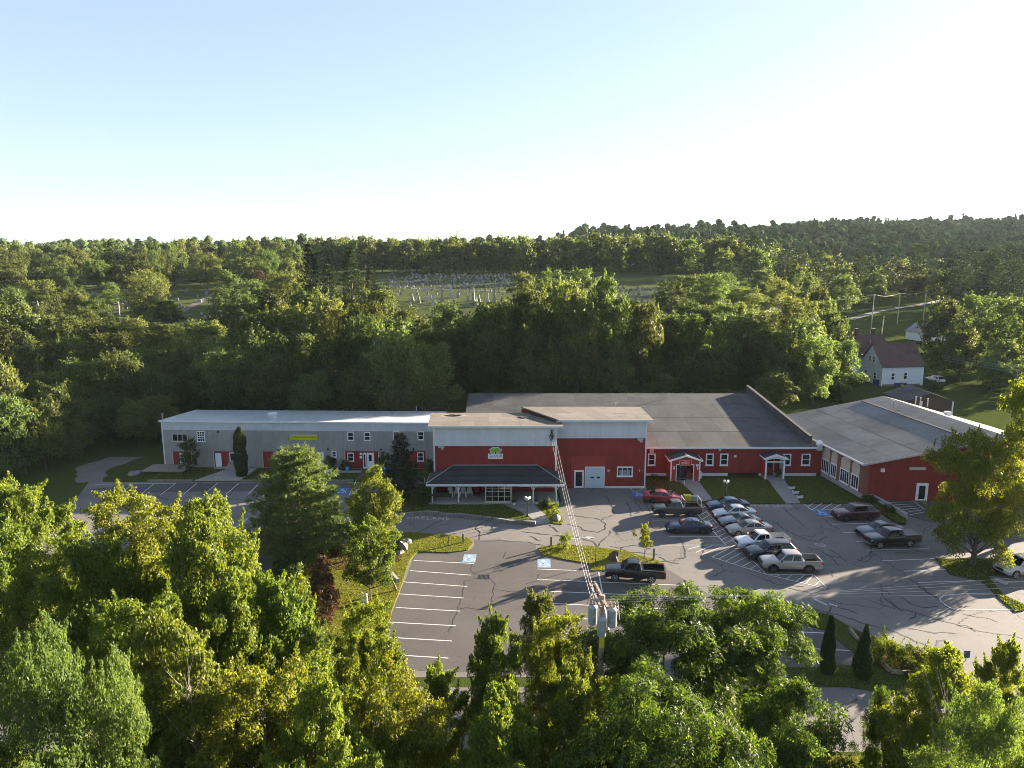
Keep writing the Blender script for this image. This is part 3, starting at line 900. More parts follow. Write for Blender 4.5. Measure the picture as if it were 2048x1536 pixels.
def roof_grid(root, roof, c, nx, ny, mat, lift=0.012, seed=1, gap=0.02, names='roof_sheet'):
    """overlapping roofing sheets laid on a four-cornered roof plane"""
    L = Vector(root.location); r = random.Random(seed)
    c = [Vector(q) - L for q in c]
    nn = (c[1] - c[0]).cross(c[3] - c[0]).normalized()
    def pt(s, t): return lerp(lerp(c[0], c[1], s), lerp(c[3], c[2], s), t)
    w = (c[1] - c[0]).length
    for j in range(ny):
        cuts = [0] + sorted(min(0.97, max(0.03, (i + r.uniform(-.18, .18)) / nx)) for i in range(1, nx)) + [1]
        for i in range(len(cuts) - 1):
            a, b_ = cuts[i] + gap / w, cuts[i + 1] - gap / w * 0.2
            t0, t1 = j / ny + 0.002, (j + 1) / ny - 0.002
            base = lift + r.uniform(0, .012)
            q = [pt(a, t0), pt(b_, t0), pt(b_, t1), pt(a, t1)]
            lo = [p + nn * 0.002 for p in q]; hi = [p + nn * (base + .006 * (k in (1, 2))) for k, p in enumerate(q)]
            MB().hexa(lo, hi).build(names, M[mat], roof)

# ------------------------------------------------------------------ long grey metal building
GA, GB = (-48.3, 95.35), (-10.2, 94.33)
gb = thing('metal_building', 'long grey metal-sided building with pale ribbed roof and red-framed doorways', 'building', (GA[0], GA[1], 0))
F = Facade(gb, GA, GB)
W = F.len
ribbed_wall(F, 'wall', 0.12, W, 0.0, 5.32, 'grey_siding', 0.31, 0.065, 0.0, 0.09)
ribbed_wall(F, 'upper_wall', 0.12, W, 5.325, 6.5, 'white_siding', 0.31, 0.05, -0.03, 0.09)
F.box('corner_trim', 'white', -.04, .12, -.08, .12, 0, 6.5)
DEP = 11.0
# end wall and back wall
F.build('end_wall', MB().hexa([(0.0, .14, 0), (.12, .14, 0), (.12, DEP, 0), (0.0, DEP, 0)], [(0.0, .14, 6.48), (.12, .14, 6.48), (.12, DEP, 5.6), (0.0, DEP, 5.6)]), 'white_siding')
F.box('back_wall', 'grey_siding', .12, W, DEP - .12, DEP, 0, 5.6)
# ribbed roof falling to the back
rb = MB(); rs = [(-.25 + i * 0.305) for i in range(int((W + .3) / 0.305) + 1)]
def rz(y): return 6.62 - (y + .25) * 0.083
prof = []
for s_ in rs: prof += [(s_, 0), (s_ + .22, 0), (s_ + .245, .045), (s_ + .285, .045)]
vs = []
for s_, h in prof: vs += [(s_, -.25, rz(-.25) + h), (s_, DEP + .2, rz(DEP + .2) + h)]
k = len(prof)
rb.add(vs, [(2 * i, 2 * i + 2, 2 * i + 3, 2 * i + 1) for i in range(k - 1)])
rb.add([(-.25, -.25, rz(-.25) - .08), (prof[-1][0], -.25, rz(-.25) - .08), (prof[-1][0], DEP + .2, rz(DEP + .2) - .08), (-.25, DEP + .2, rz(DEP + .2) - .08)], [(0, 1, 2, 3)])
groof = F.build('roof', rb, 'metal_roof')
F.box('eave_flashing', 'white', -.27, W, -.30, -.26, 6.46, 6.66, parent=groof)
F.build('rake_flashing', MB().hexa([(-.30, -.25, 6.46), (-.255, -.25, 6.46), (-.255, DEP + .2, rz(DEP) - .12), (-.30, DEP + .2, rz(DEP) - .12)], [(-.30, -.25, 6.68), (-.255, -.25, 6.68), (-.255, DEP + .2, rz(DEP) + .08), (-.30, DEP + .2, rz(DEP) + .08)]), 'white', groof)
F.build('flue', MB().lathe([(.09, 6.3), (.09, 7.35), (.14, 7.36), (.14, 7.48)], 10, c=(-.15, 0.7, 0)), 'galv', groof)
for s_, yy, h in ((20.4, 8.4, .5), (30.6, 6.8, .45), (33.7, 9.8, 1.0)):
    F.build('flue', MB().lathe([(.06, rz(yy) - .05), (.06, rz(yy) + h)], 8, c=(s_, yy, 0)), 'galv', groof)
s_, _z = F.px(536, 845)
s_ -= 0.1
cup = F.build('roof_ventilator', MB().box(s_ - .42, s_ + .42, 1.6, 2.5, rz(2) - .1, rz(2) + .75).box(s_ - .55, s_ + .55, 1.5, 2.6, rz(2) + .76, rz(2) + .86), 'white', groof)
for q in range(3):
    F.box('louvre', 'galv', s_ - .36, s_ + .36, 1.555, 1.6, rz(2) + .12 + q * .2, rz(2) + .2 + q * .2, parent=cup)

def k2(x, y): return (310 + x * .13672, 820 + y * .13672)
def k3(x, y): return (580 + x * .1416, 820 + y * .1416)
def red_panel(F, a, b_, zb=0.1, mat='red', y=-0.05):
    s0, z1 = F.px(*a); s1, _ = F.px(*b_)
    p = ribbed_wall(F, 'red_panel', s0 + .1, s1 - .1, zb, z1, mat, 0.2, 0.012, y - .045, 0.02, thick=0.09)
    F.box('panel_trim', 'cream', s0, s0 + .1, y - .09, y - .005, 0, z1, parent=p); F.box('panel_trim', 'cream', s1 - .1, s1, y - .09, y - .005, 0, z1, parent=p)
    return s0, s1, z1
red_panel(F, k2(255, 605), k2(560, 840)); door(F, *k2(365, 625), *k2(480, 850), y=-.10)
red_panel(F, k2(855, 603), k2(1378, 840)); door(F, *k2(872, 615), *k2(1000, 835), y=-.10, frame='navy'); window(F, *k2(1092, 618), *k2(1270, 747), 1, 1, y=-.10, sill=False)
red_panel(F, k2(1570, 605), (598, 940)); window(F, *k2(1740, 617), *k2(1908, 745), 1, 1, y=-.10, sill=False)
red_panel(F, k3(770, 580), k3(1262, 800)); window(F, *k3(812, 600), *k3(908, 722), y=-.10)
red_panel(F, k3(1480, 572), k3(1932, 785)); window(F, *k3(1800, 595), *k3(1892, 720), y=-.10)
s0, z1 = F.px(*k3(1030, 600)); s1, _ = F.px(*k3(1084, 800))
door_sz(F, s0, s1, .05, z1, pane=(.15, .85, .1, .93), y=-.10, fw=.08)
s0, _ = F.px(*k3(1084, 600)); s1, _ = F.px(*k3(1195, 800))
door_sz(F, s0, s1, .05, z1, pane=(.22, .72, .5, .92), y=-.10)
door(F, *k3(375, 595), *k3(490, 810), pane=(.2, .75, .48, .92), y=-.066)
window(F, *k3(590, 580), *k3(662, 662), y=-.066)
for a in ((810, 305, 906, 430), (1045, 310, 1140, 430), (1455, 300, 1550, 420), (1800, 300, 1895, 420)):
    window(F, *k3(a[0], a[1]), *k3(a[2], a[3]), trim='white_clean', y=-.066)
window(F, *k2(252, 345), *k2(488, 458), 3, 1, trim='cream', tw=.09, y=-.066)
window(F, *k2(612, 306), *k2(742, 462), 3, 4, tw=.10, y=-.066)
for a in ((1002, 616), (1002, 664)):
    s_, z_ = F.px(*k3(*a)); F.box('notice', 'white_clean', s_ - .15, s_ + .15, -.13, -.10, z_ - .17, z_ + .17)
for u, v in ((437, 863), (613, 901), (656, 898), (762, 898), (827, 898)):
    s_, z_ = F.px(u, v)
    F.build('wall_light', MB().box(s_ - .12, s_ + .12, -.22, -.03, z_ - .10, z_ + .06).box(s_ - .05, s_ + .05, -.06, -.0, z_ + .04, z_ + .12), 'black')
# timber landing, ramp and step rail at the left doors
F.box('landing', 'wood', -1.6, 4.2, -3.4, -.1, 0.30, 0.42)
for s_ in (-1.4, 1.2, 4.0): F.box('landing_post', 'wood_dark', s_ - .08, s_ + .08, -3.35, -3.2, 0, .3)
F.box('doorstep', 'concrete', 7.3, 9.0, -1.0, -.10, .0, .16)
F.build('cellar_hatch', MB().hexa([(9.2, -1.9, .05), (11.3, -1.9, .05), (11.3, -.12, .05), (9.2, -.12, .05)], [(9.2, -1.9, .18), (11.3, -1.9, .18), (11.3, -.12, 1.05), (9.2, -.12, 1.05)]), 'wood')

# yellow sign
s0, z1 = F.px(582, 869); s1, z0 = F.px(635, 878)
sg = thing('wall_sign', 'long yellow sign high on the grey metal wall', 'sign', F.p0 + F.d * ((s0 + s1) / 2) + F.n * -.16 + Vector((0, 0, (z0 + z1) / 2)), math.atan2(F.d.y, F.d.x))
hw, hh = (s1 - s0) / 2, (z1 - z0) / 2
MB().box(-hw, hw, -.03, .06, -hh, hh).build('sign_board', M['yellow_sign'], sg)
b = MB(); b.box(-hw - .05, hw + .05, -.05, .03, hh, hh + .05).box(-hw - .05, hw + .05, -.05, .03, -hh - .05, -hh).box(-hw - .05, -hw, -.05, .03, -hh, hh).box(hw, hw + .05, -.05, .03, -hh, hh)
b.build('sign_frame', M['cream'], sg)
me = text_mesh('No Monkey Business Dog Training', hh * 1.15, M['ink'], 0.004)
xs = [v.co.x for v in me.vertices]; sc_ = 2 * hw * .92 / (max(xs) - min(xs))
lt = link('lettering', me, sg, (0, -.036, 0)); lt.rotation_euler = (math.pi / 2, 0, 0); lt.scale = (sc_, 1, 1)

# ------------------------------------------------------------------ tall red and white block with porch
YL = 84.2
lb = thing('porch_block', 'tall red and white clad block with dark hip-roofed porch and tree logo', 'building', (-9.62, YL, 0))
F = Facade(lb, (-9.62, YL), (5.47, YL)); W = F.len
ribbed_wall(F, 'wall', 0.18, W - .18, 0, 6.05, 'red', 0.4, 0.014, 0.0, 0.03)
ribbed_wall(F, 'upper_wall', 0.18, W - .18, 6.055, 8.45, 'white_siding', 0.61, 0.02, -0.03, 0.05)
F.box('corner_trim', 'white', 0, .18, -.06, .12, 0, 8.45); F.box('corner_trim', 'white', W - .18, W, -.06, .12, 0, 8.45)
F.build('side_wall', MB().hexa([(0, .12, 0), (.15, .12, 0), (.15, 9.6, 0), (0, 9.6, 0)], [(0, .12, 8.4), (.15, .12, 8.4), (.15, 9.6, 7.85), (0, 9.6, 7.85)]), 'white_siding')
F.build('side_wall', MB().hexa([(W - .15, .12, 0), (W, .12, 0), (W, 9.6, 0), (W - .15, 9.6, 0)], [(W - .15, .12, 8.4), (W, .12, 8.4), (W, 9.6, 7.85), (W - .15, 9.6, 7.85)]), 'white_siding')
F.box('back_wall', 'white_siding', .15, W - .15, 9.5, 9.6, 0, 7.8)
LR = [(-10.2, YL - .55, 8.68), (6.25, YL - .55, 8.68), (5.9, 94.0, 8.02), (-10.95, 94.0, 8.02)]
lroof = plane_roof(lb, 'roof', LR, 'tan_roof', 0.14)
roof_grid(lb, lroof, LR, 9, 3, 'tan_roof', 0.006, 5)
MB().box(-.62, 15.9, -.58, -.53, 8.50, 8.70).build('fascia', M['white'], lroof)
# torn roofing with ragged borders; flat dark sheets stand for the unlit holes
def torn(root, roof, c, rx, ry, seed):
    r = random.Random(seed); L = Vector(root.location)
    def ring(k, z, kind):
        pts = []
        for i in range(22):
            a = 2 * math.pi * i / 22; q = k * r.uniform(.72, 1.25)
            x, y = c[0] + math.cos(a) * rx * q, c[1] + math.sin(a) * ry * q
            pts.append((x - L.x, y - L.y, 8.68 - (y - (YL - .55)) * (0.66 / 10.35) - L.z + z))
        return pts
    p = ring(1.0, .045, 0); o = MB().add(p, [tuple(range(22))]).build('torn_patch', M['dark'], roof)
    p2 = ring(1.35, .03, 1); MB().add(p2, [tuple(range(22))]).build('bare_edge', M['pale_roof'], o)
    b = MB()
    for i in range(26):
        a = r.uniform(0, 6.28); q = r.uniform(0, .8)
        x, y = c[0] + math.cos(a) * rx * q - L.x, c[1] + math.sin(a) * ry * q - L.y
        z = 8.68 - (y + L.y - (YL - .55)) * (0.66 / 10.35) + .05
        b.box(x - r.uniform(.05, .3), x + r.uniform(.05, .3), y - .08, y + .1, z, z + r.uniform(.03, .12))
    b.build('debris', M['wood_dark'], o)
q = at_y(908, 828, 91.6); torn(lb, lroof, (q.x, 91.6), 1.25, .95, 3)
q = at_y(1044, 832, 89.6); torn(lb, lroof, (q.x, 89.6), .55, .85, 4)
# porch
pd = F.box('porch_deck', 'concrete', -.2, W + .1, -4.05, -.02, 0.02, 0.22)
ZE, ZT = 2.62, 3.6
x0, x1 = -.45, W + .75
LP = Vector((0, 0, 0))
rf = MB()
a = [(x0, -4.35, ZE), (x1, -4.35, ZE), (x1, -.05, ZE), (x0, -.05, ZE)]
t = [(2.35, -.05, ZT + .02), (12.8, -.05, ZT + .02)]
rf.add(a + t, [(0, 1, 5, 4), (1, 2, 5), (0, 4, 3), (0, 3, 2, 1), (3, 4, 5, 2)])
proof = rf.build('porch_roof', M['shingle'], lb)
def courses(root, parent, quad, n, mat):
    """rows of shingles on a roof face given as eave-left, eave-right, top-right, top-left"""
    A, B, C, D = [Vector(q) for q in quad]
    nn = (B - A).cross(D - A).normalized()
    for i in range(n):
        t0, t1 = i / n, (i + 1.15) / n
        p = [lerp(A, D, t0), lerp(B, C, t0), lerp(B, C, min(1, t1)), lerp(A, D, min(1, t1))]
        MB().hexa([p[0] + nn * .002, p[1] + nn * .002, p[2] + nn * .001, p[3] + nn * .001], [p[0] + nn * .022, p[1] + nn * .022, p[2] + nn * .006, p[3] + nn * .006]).build('shingle_course', M[mat], parent)
courses(lb, proof, ((x0, -4.35, ZE), (x1, -4.35, ZE), (12.8, -.05, ZT + .02), (2.35, -.05, ZT + .02)), 16, 'shingle')
MB().box(x0 - .03, x1 + .03, -4.40, -4.352, ZE - .26, ZE + .01).box(x0 - .03, x0 + .02, -4.352, -.05, ZE - .26, ZE).box(x1 - .02, x1 + .03, -4.352, -.05, ZE - .26, ZE).build('porch_beam', M['white'], lb)
MB().tube([(2.35, -.10, ZT + .06), (12.8, -.10, ZT + .06)], .05, 6).tube([(12.8, -.1, ZT + .05), (x1, -4.3, ZE + .05)], .035, 6).tube([(2.35, -.1, ZT + .05), (x0, -4.3, ZE + .05)], .035, 6).build('ridge_cap', M['galv'], proof)
for s_ in (0.22, 3.30, 12.12, 14.85):
    p = MB().box(s_ - .07, s_ + .07, -4.13, -3.99, .22, ZE - .2).build('porch_post', M['white'], lb)
    b = MB()
    for sg_ in (-1, 1):
        if s_ < 1 and sg_ < 0: continue
        b.tube([(s_ + sg_ * .05, -4.06, ZE - .75), (s_ + sg_ * .28, -4.06, ZE - .42), (s_ + sg_ * .55, -4.06, ZE - .25)], .05, 5)
    b.build('brace', M['white'], p)
# glazed porch bay
def bay():
    s0, s1, y = 6.55, 9.45, -4.0
    st = MB().box(s0 - .12, s0, y - .05, y + .1, .22, ZE - .2).box(s1, s1 + .12, y - .05, y + .1, .22, ZE - .2).box(s0, s1, y - .045, y + .1, .22, .42).box(s0, s1, y - .045, y + .1, ZE - .32, ZE - .2).build('porch_glazing', M['cream'], lb)
    for i in range(4):
        for j in range(4):
            xa, xb = s0 + (s1 - s0) * i / 4, s0 + (s1 - s0) * (i + 1) / 4
            za = [.42, 1.02, 1.62, 2.02, ZE - .32][j]; zb = [.42, 1.02, 1.62, 2.02, ZE - .32][j + 1]
            MB().box(xa + .03, xb - .03, y - .012, y + .01, za + .025, zb - .025).build('pane', M['glass'], st)
    b = MB()
    for i in range(1, 4): xa = s0 + (s1 - s0) * i / 4; b.box(xa - .03, xa + .03, y - .04, y + .02, .42, ZE - .32)
    for z in (1.02, 1.62, 2.02): b.box(s0, s1, y - .036, y + .02, z - .025, z + .025)
    b.build('glazing_bar', M['cream'], st)
bay()
window_sz(F, 3.6, 5.05, 0.95, 2.35, 2, 2); window_sz(F, 10.55, 12.2, 0.95, 2.35, 2, 2)
for i in range(2): F.box('side_panel', 'concrete', 12.4 + i * 1.25, 13.6 + i * 1.25, -.10, -.02, .75, 2.45)
s_, z_ = F.px(883, 893); F.build('wall_light', MB().box(s_ - .35, s_ + .35, -.45, -.04, z_ - .08, z_ + .10).box(s_ + .0, s_ + .25, -.55, -.3, z_ - .3, z_ - .08), 'galv')
# service drop fixings at the right corner
s_, z_ = F.px(1103, 866)
wh = F.build('weatherhead', MB().tube([(s_, -.12, 6.2), (s_, -.12, 8.1), (s_, -.35, 8.25)], .05, 8), 'galv')
b = MB(); r_ = random.Random(2)
for i in range(9): b.tube([(s_ + r_.uniform(-.25, .25), -.16, 7.9 + r_.uniform(-.2, .3)), (s_ + r_.uniform(-.3, .3), -.35, 7.4 + r_.uniform(-.3, .3)), (s_ + r_.uniform(-.15, .15), -.2, 6.9 + r_.uniform(-.2, .2))], .022, 5)
for i in range(5): b.box(s_ - .3 + i * .14, s_ - .24 + i * .14, -.3, -.1, 7.3 + .1 * (i % 2), 7.42 + .1 * (i % 2))
F.build('cable_bundle', b, 'black', wh)

# logo sign
s0, z1 = F.px(976, 907); s1, z0 = F.px(1006, 917.5)
lg = thing('logo_sign', 'white GoodLife sign board topped by a green tree emblem', 'sign', (-9.62 + (s0 + s1) / 2, YL - .08, z0))
hw, h_ = (s1 - s0) / 2, z1 - z0
def rrect(w, h, r, n=4):
    o = []
    for cx, cy, a0 in ((w - r, r, -90), (w - r, h - r, 0), (-w + r, h - r, 90), (-w + r, r, 180)):
        for i in range(n + 1): a = R(a0 + 90 * i / n); o.append((cx + r * math.cos(a), cy + r * math.sin(a)))
    return o
def upright(pts, y0, y1):
    b = MB(); b.prism(pts, 0, 1)
    b.v = [(x, y1 + (y0 - y1) * z, y) for x, y, z in b.v]
    return b
upright(rrect(hw, h_, .06), -.06, .06).build('sign_board', M['sign_white'], lg)
me = text_mesh('GoodLife', .47, M['navy'], .004); xs = [v.co.x for v in me.vertices]
l1 = link('lettering', me, lg, (0, -.065, h_ * .60)); l1.rotation_euler = (math.pi / 2, 0, 0); l1.scale = (2 * hw * .9 / (max(xs) - min(xs)), 1, 1)
me = text_mesh('PROGRAMS & ACTIVITIES', .10, M['navy'], .004); xs = [v.co.x for v in me.vertices]
l2 = link('lettering', me, lg, (0, -.065, h_ * .2)); l2.rotation_euler = (math.pi / 2, 0, 0); l2.scale = (2 * hw * .8 / (max(xs) - min(xs)), 1, 1)
r_ = random.Random(8)
cr = [(.75 * math.cos(a) * (1 + .10 * math.sin(5 * a + 1)) , .40 * math.sin(a) * (1 + .10 * math.sin(7 * a)) + h_ + .42) for a in np.linspace(0, 2 * math.pi, 37)[:-1]]
em = upright(cr, -.05, .05).build('tree_emblem', M['sign_white'], lg)
upright([((x) * .92, (z - h_ - .42) * .88 + h_ + .42) for x, z in cr], -.062, -.05).build('emblem_crown', M['sign_lime'], em)
b = MB()
for i in range(26):
    a = r_.uniform(0, 6.28); q = math.sqrt(r_.uniform(0, .75)); x, z, s_ = .68 * q * math.cos(a), h_ + .42 + .32 * q * math.sin(a), r_.uniform(.04, .085)
    bb = upright([(x + s_ * math.cos(k) * 1.2, z + s_ * math.sin(k)) for k in np.linspace(0, 6.28, 8)[:-1]], -.07, -.06); b.add(bb.v, bb.f)
b.build('emblem_leaves', M['sign_green'], em)
upright([(-.05, h_ * .9), (.07, h_ * .9), (.05, h_ + .3), (-.03, h_ + .3)], -.075, -.055).build('emblem_trunk', M['wood_dark'], em)

# ------------------------------------------------------------------ tall red and white garage block
YR = 86.2
rbk = thing('garage_block', 'tall red block with white top band, grey roll-up door and small window', 'building', (5.5, YR, 0))
F = Facade(rbk, (5.5, YR), (16.85, YR)); W = F.len
ribbed_wall(F, 'wall', 0.0, W - .16, 0, 6.5, 'red', 0.4, 0.014, 0.0, 0.03)
ribbed_wall(F, 'upper_wall', 0.0, W - .16, 6.505, 8.78, 'white_siding', 0.61, 0.02, -0.03, 0.05)
F.box('corner_trim', 'white', W - .16, W, -.06, .12, 0, 8.78)
F.box('wall_base', 'white', 6.25, W + .02, -.10, -.06, 0.0, .28)
F.build('side_wall', MB().hexa([(W - .15, .12, 0), (W, .12, 0), (W, 9.0, 0), (W - .15, 9.0, 0)], [(W - .15, .12, 8.75), (W, .12, 8.75), (W, 9.0, 8.35), (W - .15, 9.0, 8.35)]), 'red')
F.box('back_wall', 'red', -4.2, W - .15, 8.9, 9.0, 0, 8.3)
RR = [(5.75, YR - .6, 8.98), (17.5, YR - .6, 8.98), (17.6, 95.4, 8.55), (1.2, 95.4, 8.55)]
rroof = plane_roof(rbk, 'roof', RR, 'tan_roof', 0.16)
roof_grid(rbk, rroof, RR, 7, 2, 'tan_roof', 0.006, 9)
MB().box(.25, 12.05, -.64, -.59, 8.78, 9.0).build('fascia', M['white'], rroof)
sa, zt = F.px(1143, 913); sb, _ = F.px(1211, 913)
ribbed_wall(F, 'bright_panel', sa, sb, 0.05, zt, 'red_bright', 0.2, 0.012, -.04, 0.02, thick=.03)
s0, z1 = F.px(1170, 933); s1, _ = F.px(1209.5, 933)
gd = F.box('garage_door', 'door_blue', s0 + .1, s1 - .1, -.085, -.04, 0.05, z1 - .1)
F.build('door_frame', MB().box(s0, s0 + .1, -.13, -.03, 0, z1).box(s1 - .1, s1, -.13, -.03, 0, z1).box(s0 + .1, s1 - .1, -.128, -.03, z1 - .1, z1), 'white_clean', gd)
for i in range(4):
    F.box('door_panel', 'door_blue', s0 + .13, s1 - .13, -.105, -.085, .09 + i * (z1 - .15) / 4, (i + 1) * (z1 - .15) / 4, parent=gd)
for xx in (.30, .62):
    F.build('pane', MB().prism([(s0 + (s1 - s0) * (xx) + .0, 0)] * 0 + rrect(.23, .22, .09), -.112, -.1), 'glass', gd)
    o = gd.children[-1]
for i, ch in enumerate([c for c in gd.children if c.name.startswith('pane')]):
    # turn the lying rounded panes upright in the door
    me = ch.data
    for v in me.vertices:
        p = F.m.inverted() @ v.co
        v.co = F.m @ Vector((s0 + (s1 - s0) * (.37, .68)[i] + p.x, p.z, 1.32 + p.y))
    me.update()
s0, z1 = F.px(1148.5, 940); s1, _ = F.px(1167.5, 940)
door_sz(F, s0, s1, .05, z1, mat='white_clean', pane=(.08, .92, .12, .95), y=-.05)
w_ = window(F, 1234, 933, 1265, 953, 3, 1, tw=.14)
for i in range(3):
    s0, z0 = F.px(1238 + i * 8.2, 951); F.box('shutter', 'pale_blue_line', s0 + .02, s0 + .36, -.062, -.03, z0 + .05, z0 + .75, parent=w_)
for u, v, s2 in ((1217, 941, .14), (1279, 941, .08)):
    s_, z_ = F.px(u, v); F.build('notice', MB().box(s_ - s2, s_ + s2, -.05, -.01, z_ - .13, z_ + .13), 'cream')
s_, z_ = F.px(1280, 878); F.build('wall_light', MB().box(s_ - .35, s_ + .3, -.5, -.03, z_ - .1, z_ + .12).box(s_ - .1, s_ + .2, -.6, -.3, z_ - .3, z_ - .1), 'galv')

# ------------------------------------------------------------------ long low red wing
YW = 91.3
lw = thing('low_wing', 'long low red wing with a broad dark sloping roof and two gabled entries', 'building', (16.9, YW, 0))
F = Facade(lw, (16.9, YW), (41.25, YW)); W = F.len
ribbed_wall(F, 'wall', 0.02, W, .38, 3.95, 'red', 0.33, 0.012, 0.0, 0.02)
F.box('wall_base', 'white', 0.02, 11.9, -.05, .12, 0, .375)
F.box('wall_base', 'white', 16.1, W - .6, -.05, .12, 0, .375)
ridge_y, ridge_z = 111.2, 7.35
WR = [(16.9, 90.75, 4.12), (40.6, 90.75, 4.12), (38.75, ridge_y, ridge_z), (16.9, ridge_y, ridge_z)]
wroof = plane_roof(lw, 'roof', WR, 'dark_roof', 0.14)
roof_grid(lw, wroof, WR, 8, 4, 'dark_roof', 0.008, 21)
WR2 = [(-6.9, 95.5, 4.88), (16.9, 95.5, 4.88), (16.9, ridge_y, ridge_z), (-6.9, ridge_y, ridge_z)]
w2 = plane_roof(lw, 'rear_roof', WR2, 'dark_roof', 0.14)
roof_grid(lw, w2, WR2, 7, 3, 'dark_roof', 0.008, 22)
plane_roof(lw, 'back_slope', [(-6.9, ridge_y, ridge_z), (38.75, ridge_y, ridge_z), (38.0, 124, 4.6), (-6.9, 124, 4.6)], 'dark_roof', 0.14)
MB().box(0, 23.65, -.62, -.56, 3.86, 4.14).build('fascia', M['white'], wroof)
MB().box(-23.8, -23.65, 4.2, 32.7, 0, 4.7).build('end_wall', M['red'], lw)
MB().box(-23.6, 21.0, 32.5, 32.7, 0, 4.5).build('back_wall', M['red'], lw)
# raised fire wall at the right end of the roof
L = Vector(lw.location)
pz = [(39.55, 91.6, 4.1), (39.9, 91.6, 4.1), (38.1, 112.5, 6.9), (37.75, 112.5, 6.9)]
pt_ = [(39.55, 91.6, 5.35), (39.9, 91.6, 5.35), (38.1, 112.5, 8.35), (37.75, 112.5, 8.35)]
fw_ = MB().hexa([Vector(q) - L for q in pz], [Vector(q) - L for q in pt_]).build('fire_wall', M['dark_roof'], lw)
MB().hexa([Vector(q) - L + Vector((-.06 if i in (0, 3) else .06, 0, .0)) for i, q in enumerate(pt_)], [Vector(q) - L + Vector((-.06 if i in (0, 3) else .06, 0, .07)) for i, q in enumerate(pt_)]).build('coping', M['dark_roof'], fw_)
MB().hexa([(23.5, -.5, 3.6), (24.1, -.5, 3.6), (24.1, .3, 3.6), (23.5, .3, 3.6)], [(23.5, -.5, 4.5), (24.1, -.5, 4.7), (24.1, .3, 4.9), (23.5, .3, 4.7)]).build('eave_return', M['white'], lw)
for u, v, yy, h in ((1231, 806, 104.5, .9), (1337, 792, 109, .7)):
    p = at_y(u, v, yy); z = 4.12 + (yy - 90.75) * (ridge_z - 4.12) / (ridge_y - 90.75)
    MB().lathe([(.07, z - .05), (.07, z + h), (.12, z + h + .01), (.12, z + h + .1)], 8, c=(p.x - L.x, yy - L.y, 0)).build('roof_flue', M['galv'], wroof)
for a in ((1296, 907, 1310.5, 931), (1412, 907, 1426.5, 931), (1440.5, 907, 1455.5, 931), (1565, 907.5, 1581, 931), (1603.5, 907.5, 1619.5, 931)):
    window(F, *a, 1, 2, tw=.16)
s_, z_ = F.px(1303.5, 902); F.box('louvre', 'cream', s_ - .28, s_ + .28, -.04, -.01, z_ - .3, z_ + .3)
for u, v in ((1439.5, 899), (1470, 912)):
    s_, z_ = F.px(u, v); F.build('wall_light', MB().box(s_ - .14, s_ + .14, -.2, -.01, z_ - .14, z_ + .14), 'opal')

def gable_entry(x0, x1, yf, zeave, zapex, mat, open_back, beam):
    """projecting gabled porch on the wing; local coordinates of the wing"""
    rf = MB(); ov = .28; xm = (x0 + x1) / 2
    e = [(x0 - ov, yf - .25), (xm, yf - .25), (x1 + ov, yf - .25)]
    th = .10
    for a, b_ in ((0, 1), (1, 2)):
        za, zb = (zeave, zapex) if a == 0 else (zapex, zeave)
        xa, xb = e[a][0], e[b_][0]
        rf.hexa([(xa, yf - .25, za - th), (xb, yf - .25, zb - th), (xb, -.03, zb - th), (xa, -.03, za - th)], [(xa, yf - .25, za), (xb, yf - .25, zb), (xb, -.03, zb), (xa, -.03, za)])
    r1 = rf.build('entry_roof', M['shingle'], lw)
    fb = MB()
    for a, b_ in ((0, 1), (1, 2)):
        za, zb = (zeave, zapex) if a == 0 else (zapex, zeave)
        fb.hexa([(e[a][0], yf - .31, za - .22), (e[b_][0], yf - .31, zb - .22), (e[b_][0], yf - .255, zb - .22), (e[a][0], yf - .255, za - .22)], [(e[a][0], yf - .31, za + .03), (e[b_][0], yf - .31, zb + .03), (e[b_][0], yf - .255, zb + .03), (e[a][0], yf - .255, za + .03)])
    fb.box(x0 - ov - .03, x0 - ov + .03, yf - .25, -.05, zeave - .16, zeave + .01).box(x1 + ov - .03, x1 + ov + .03, yf - .25, -.05, zeave - .16, zeave + .01)
    fb.build('barge_board', M['white_clean'], r1)
    return xm
# market entry
sL, _ = F.px(1339, 950); sR, _ = F.px(1393, 950)
yf = -2.5
g0 = gp(1340, 957); x0 = gp(1336, 957).x - 16.9; x1 = gp(1393.5, 957).x - 16.9
xm = gable_entry(x0, x1, yf, 2.95, 3.65, 'red', True, True)
ex = MB()
dw0, dw1, dz = xm - 1.12, xm + 1.02, 2.25
ex.box(x0, dw0, yf, yf + .1, .05, 2.8).box(dw1, x1, yf, yf + .1, .05, 2.8).box(dw0, dw1, yf, yf + .1, dz, 2.8)
ex.add([(x0, yf, 2.8), (x1, yf, 2.8), (xm, yf, 3.5), (x0, yf + .1, 2.8), (x1, yf + .1, 2.8), (xm, yf + .1, 3.5)], [(0, 1, 2), (5, 4, 3), (0, 2, 5, 3), (1, 4, 5, 2)])
ex.box(x0, x0 + .1, yf + .1, -.02, .05, 2.8).box(x1 - .1, x1, yf + .1, -.02, .05, 2.8)
ew = ex.build('entry_wall', M['red_bright'], lw)
MB().box(x0 - .03, x0 + .12, yf - .04, yf + .06, .05, 2.78).box(x1 - .12, x1 + .03, yf - .04, yf + .06, .05, 2.78).box(dw0 - .1, dw0, yf - .05, yf + .08, .05, dz + .1).box(dw1, dw1 + .1, yf - .05, yf + .08, .05, dz + .1).box(dw0, dw1, yf - .048, yf + .08, dz, dz + .1).build('trim', M['white_clean'], ew)
MB().box(x0, x1, yf, -.02, 0.0, .12).build('entry_floor', M['concrete'], lw)
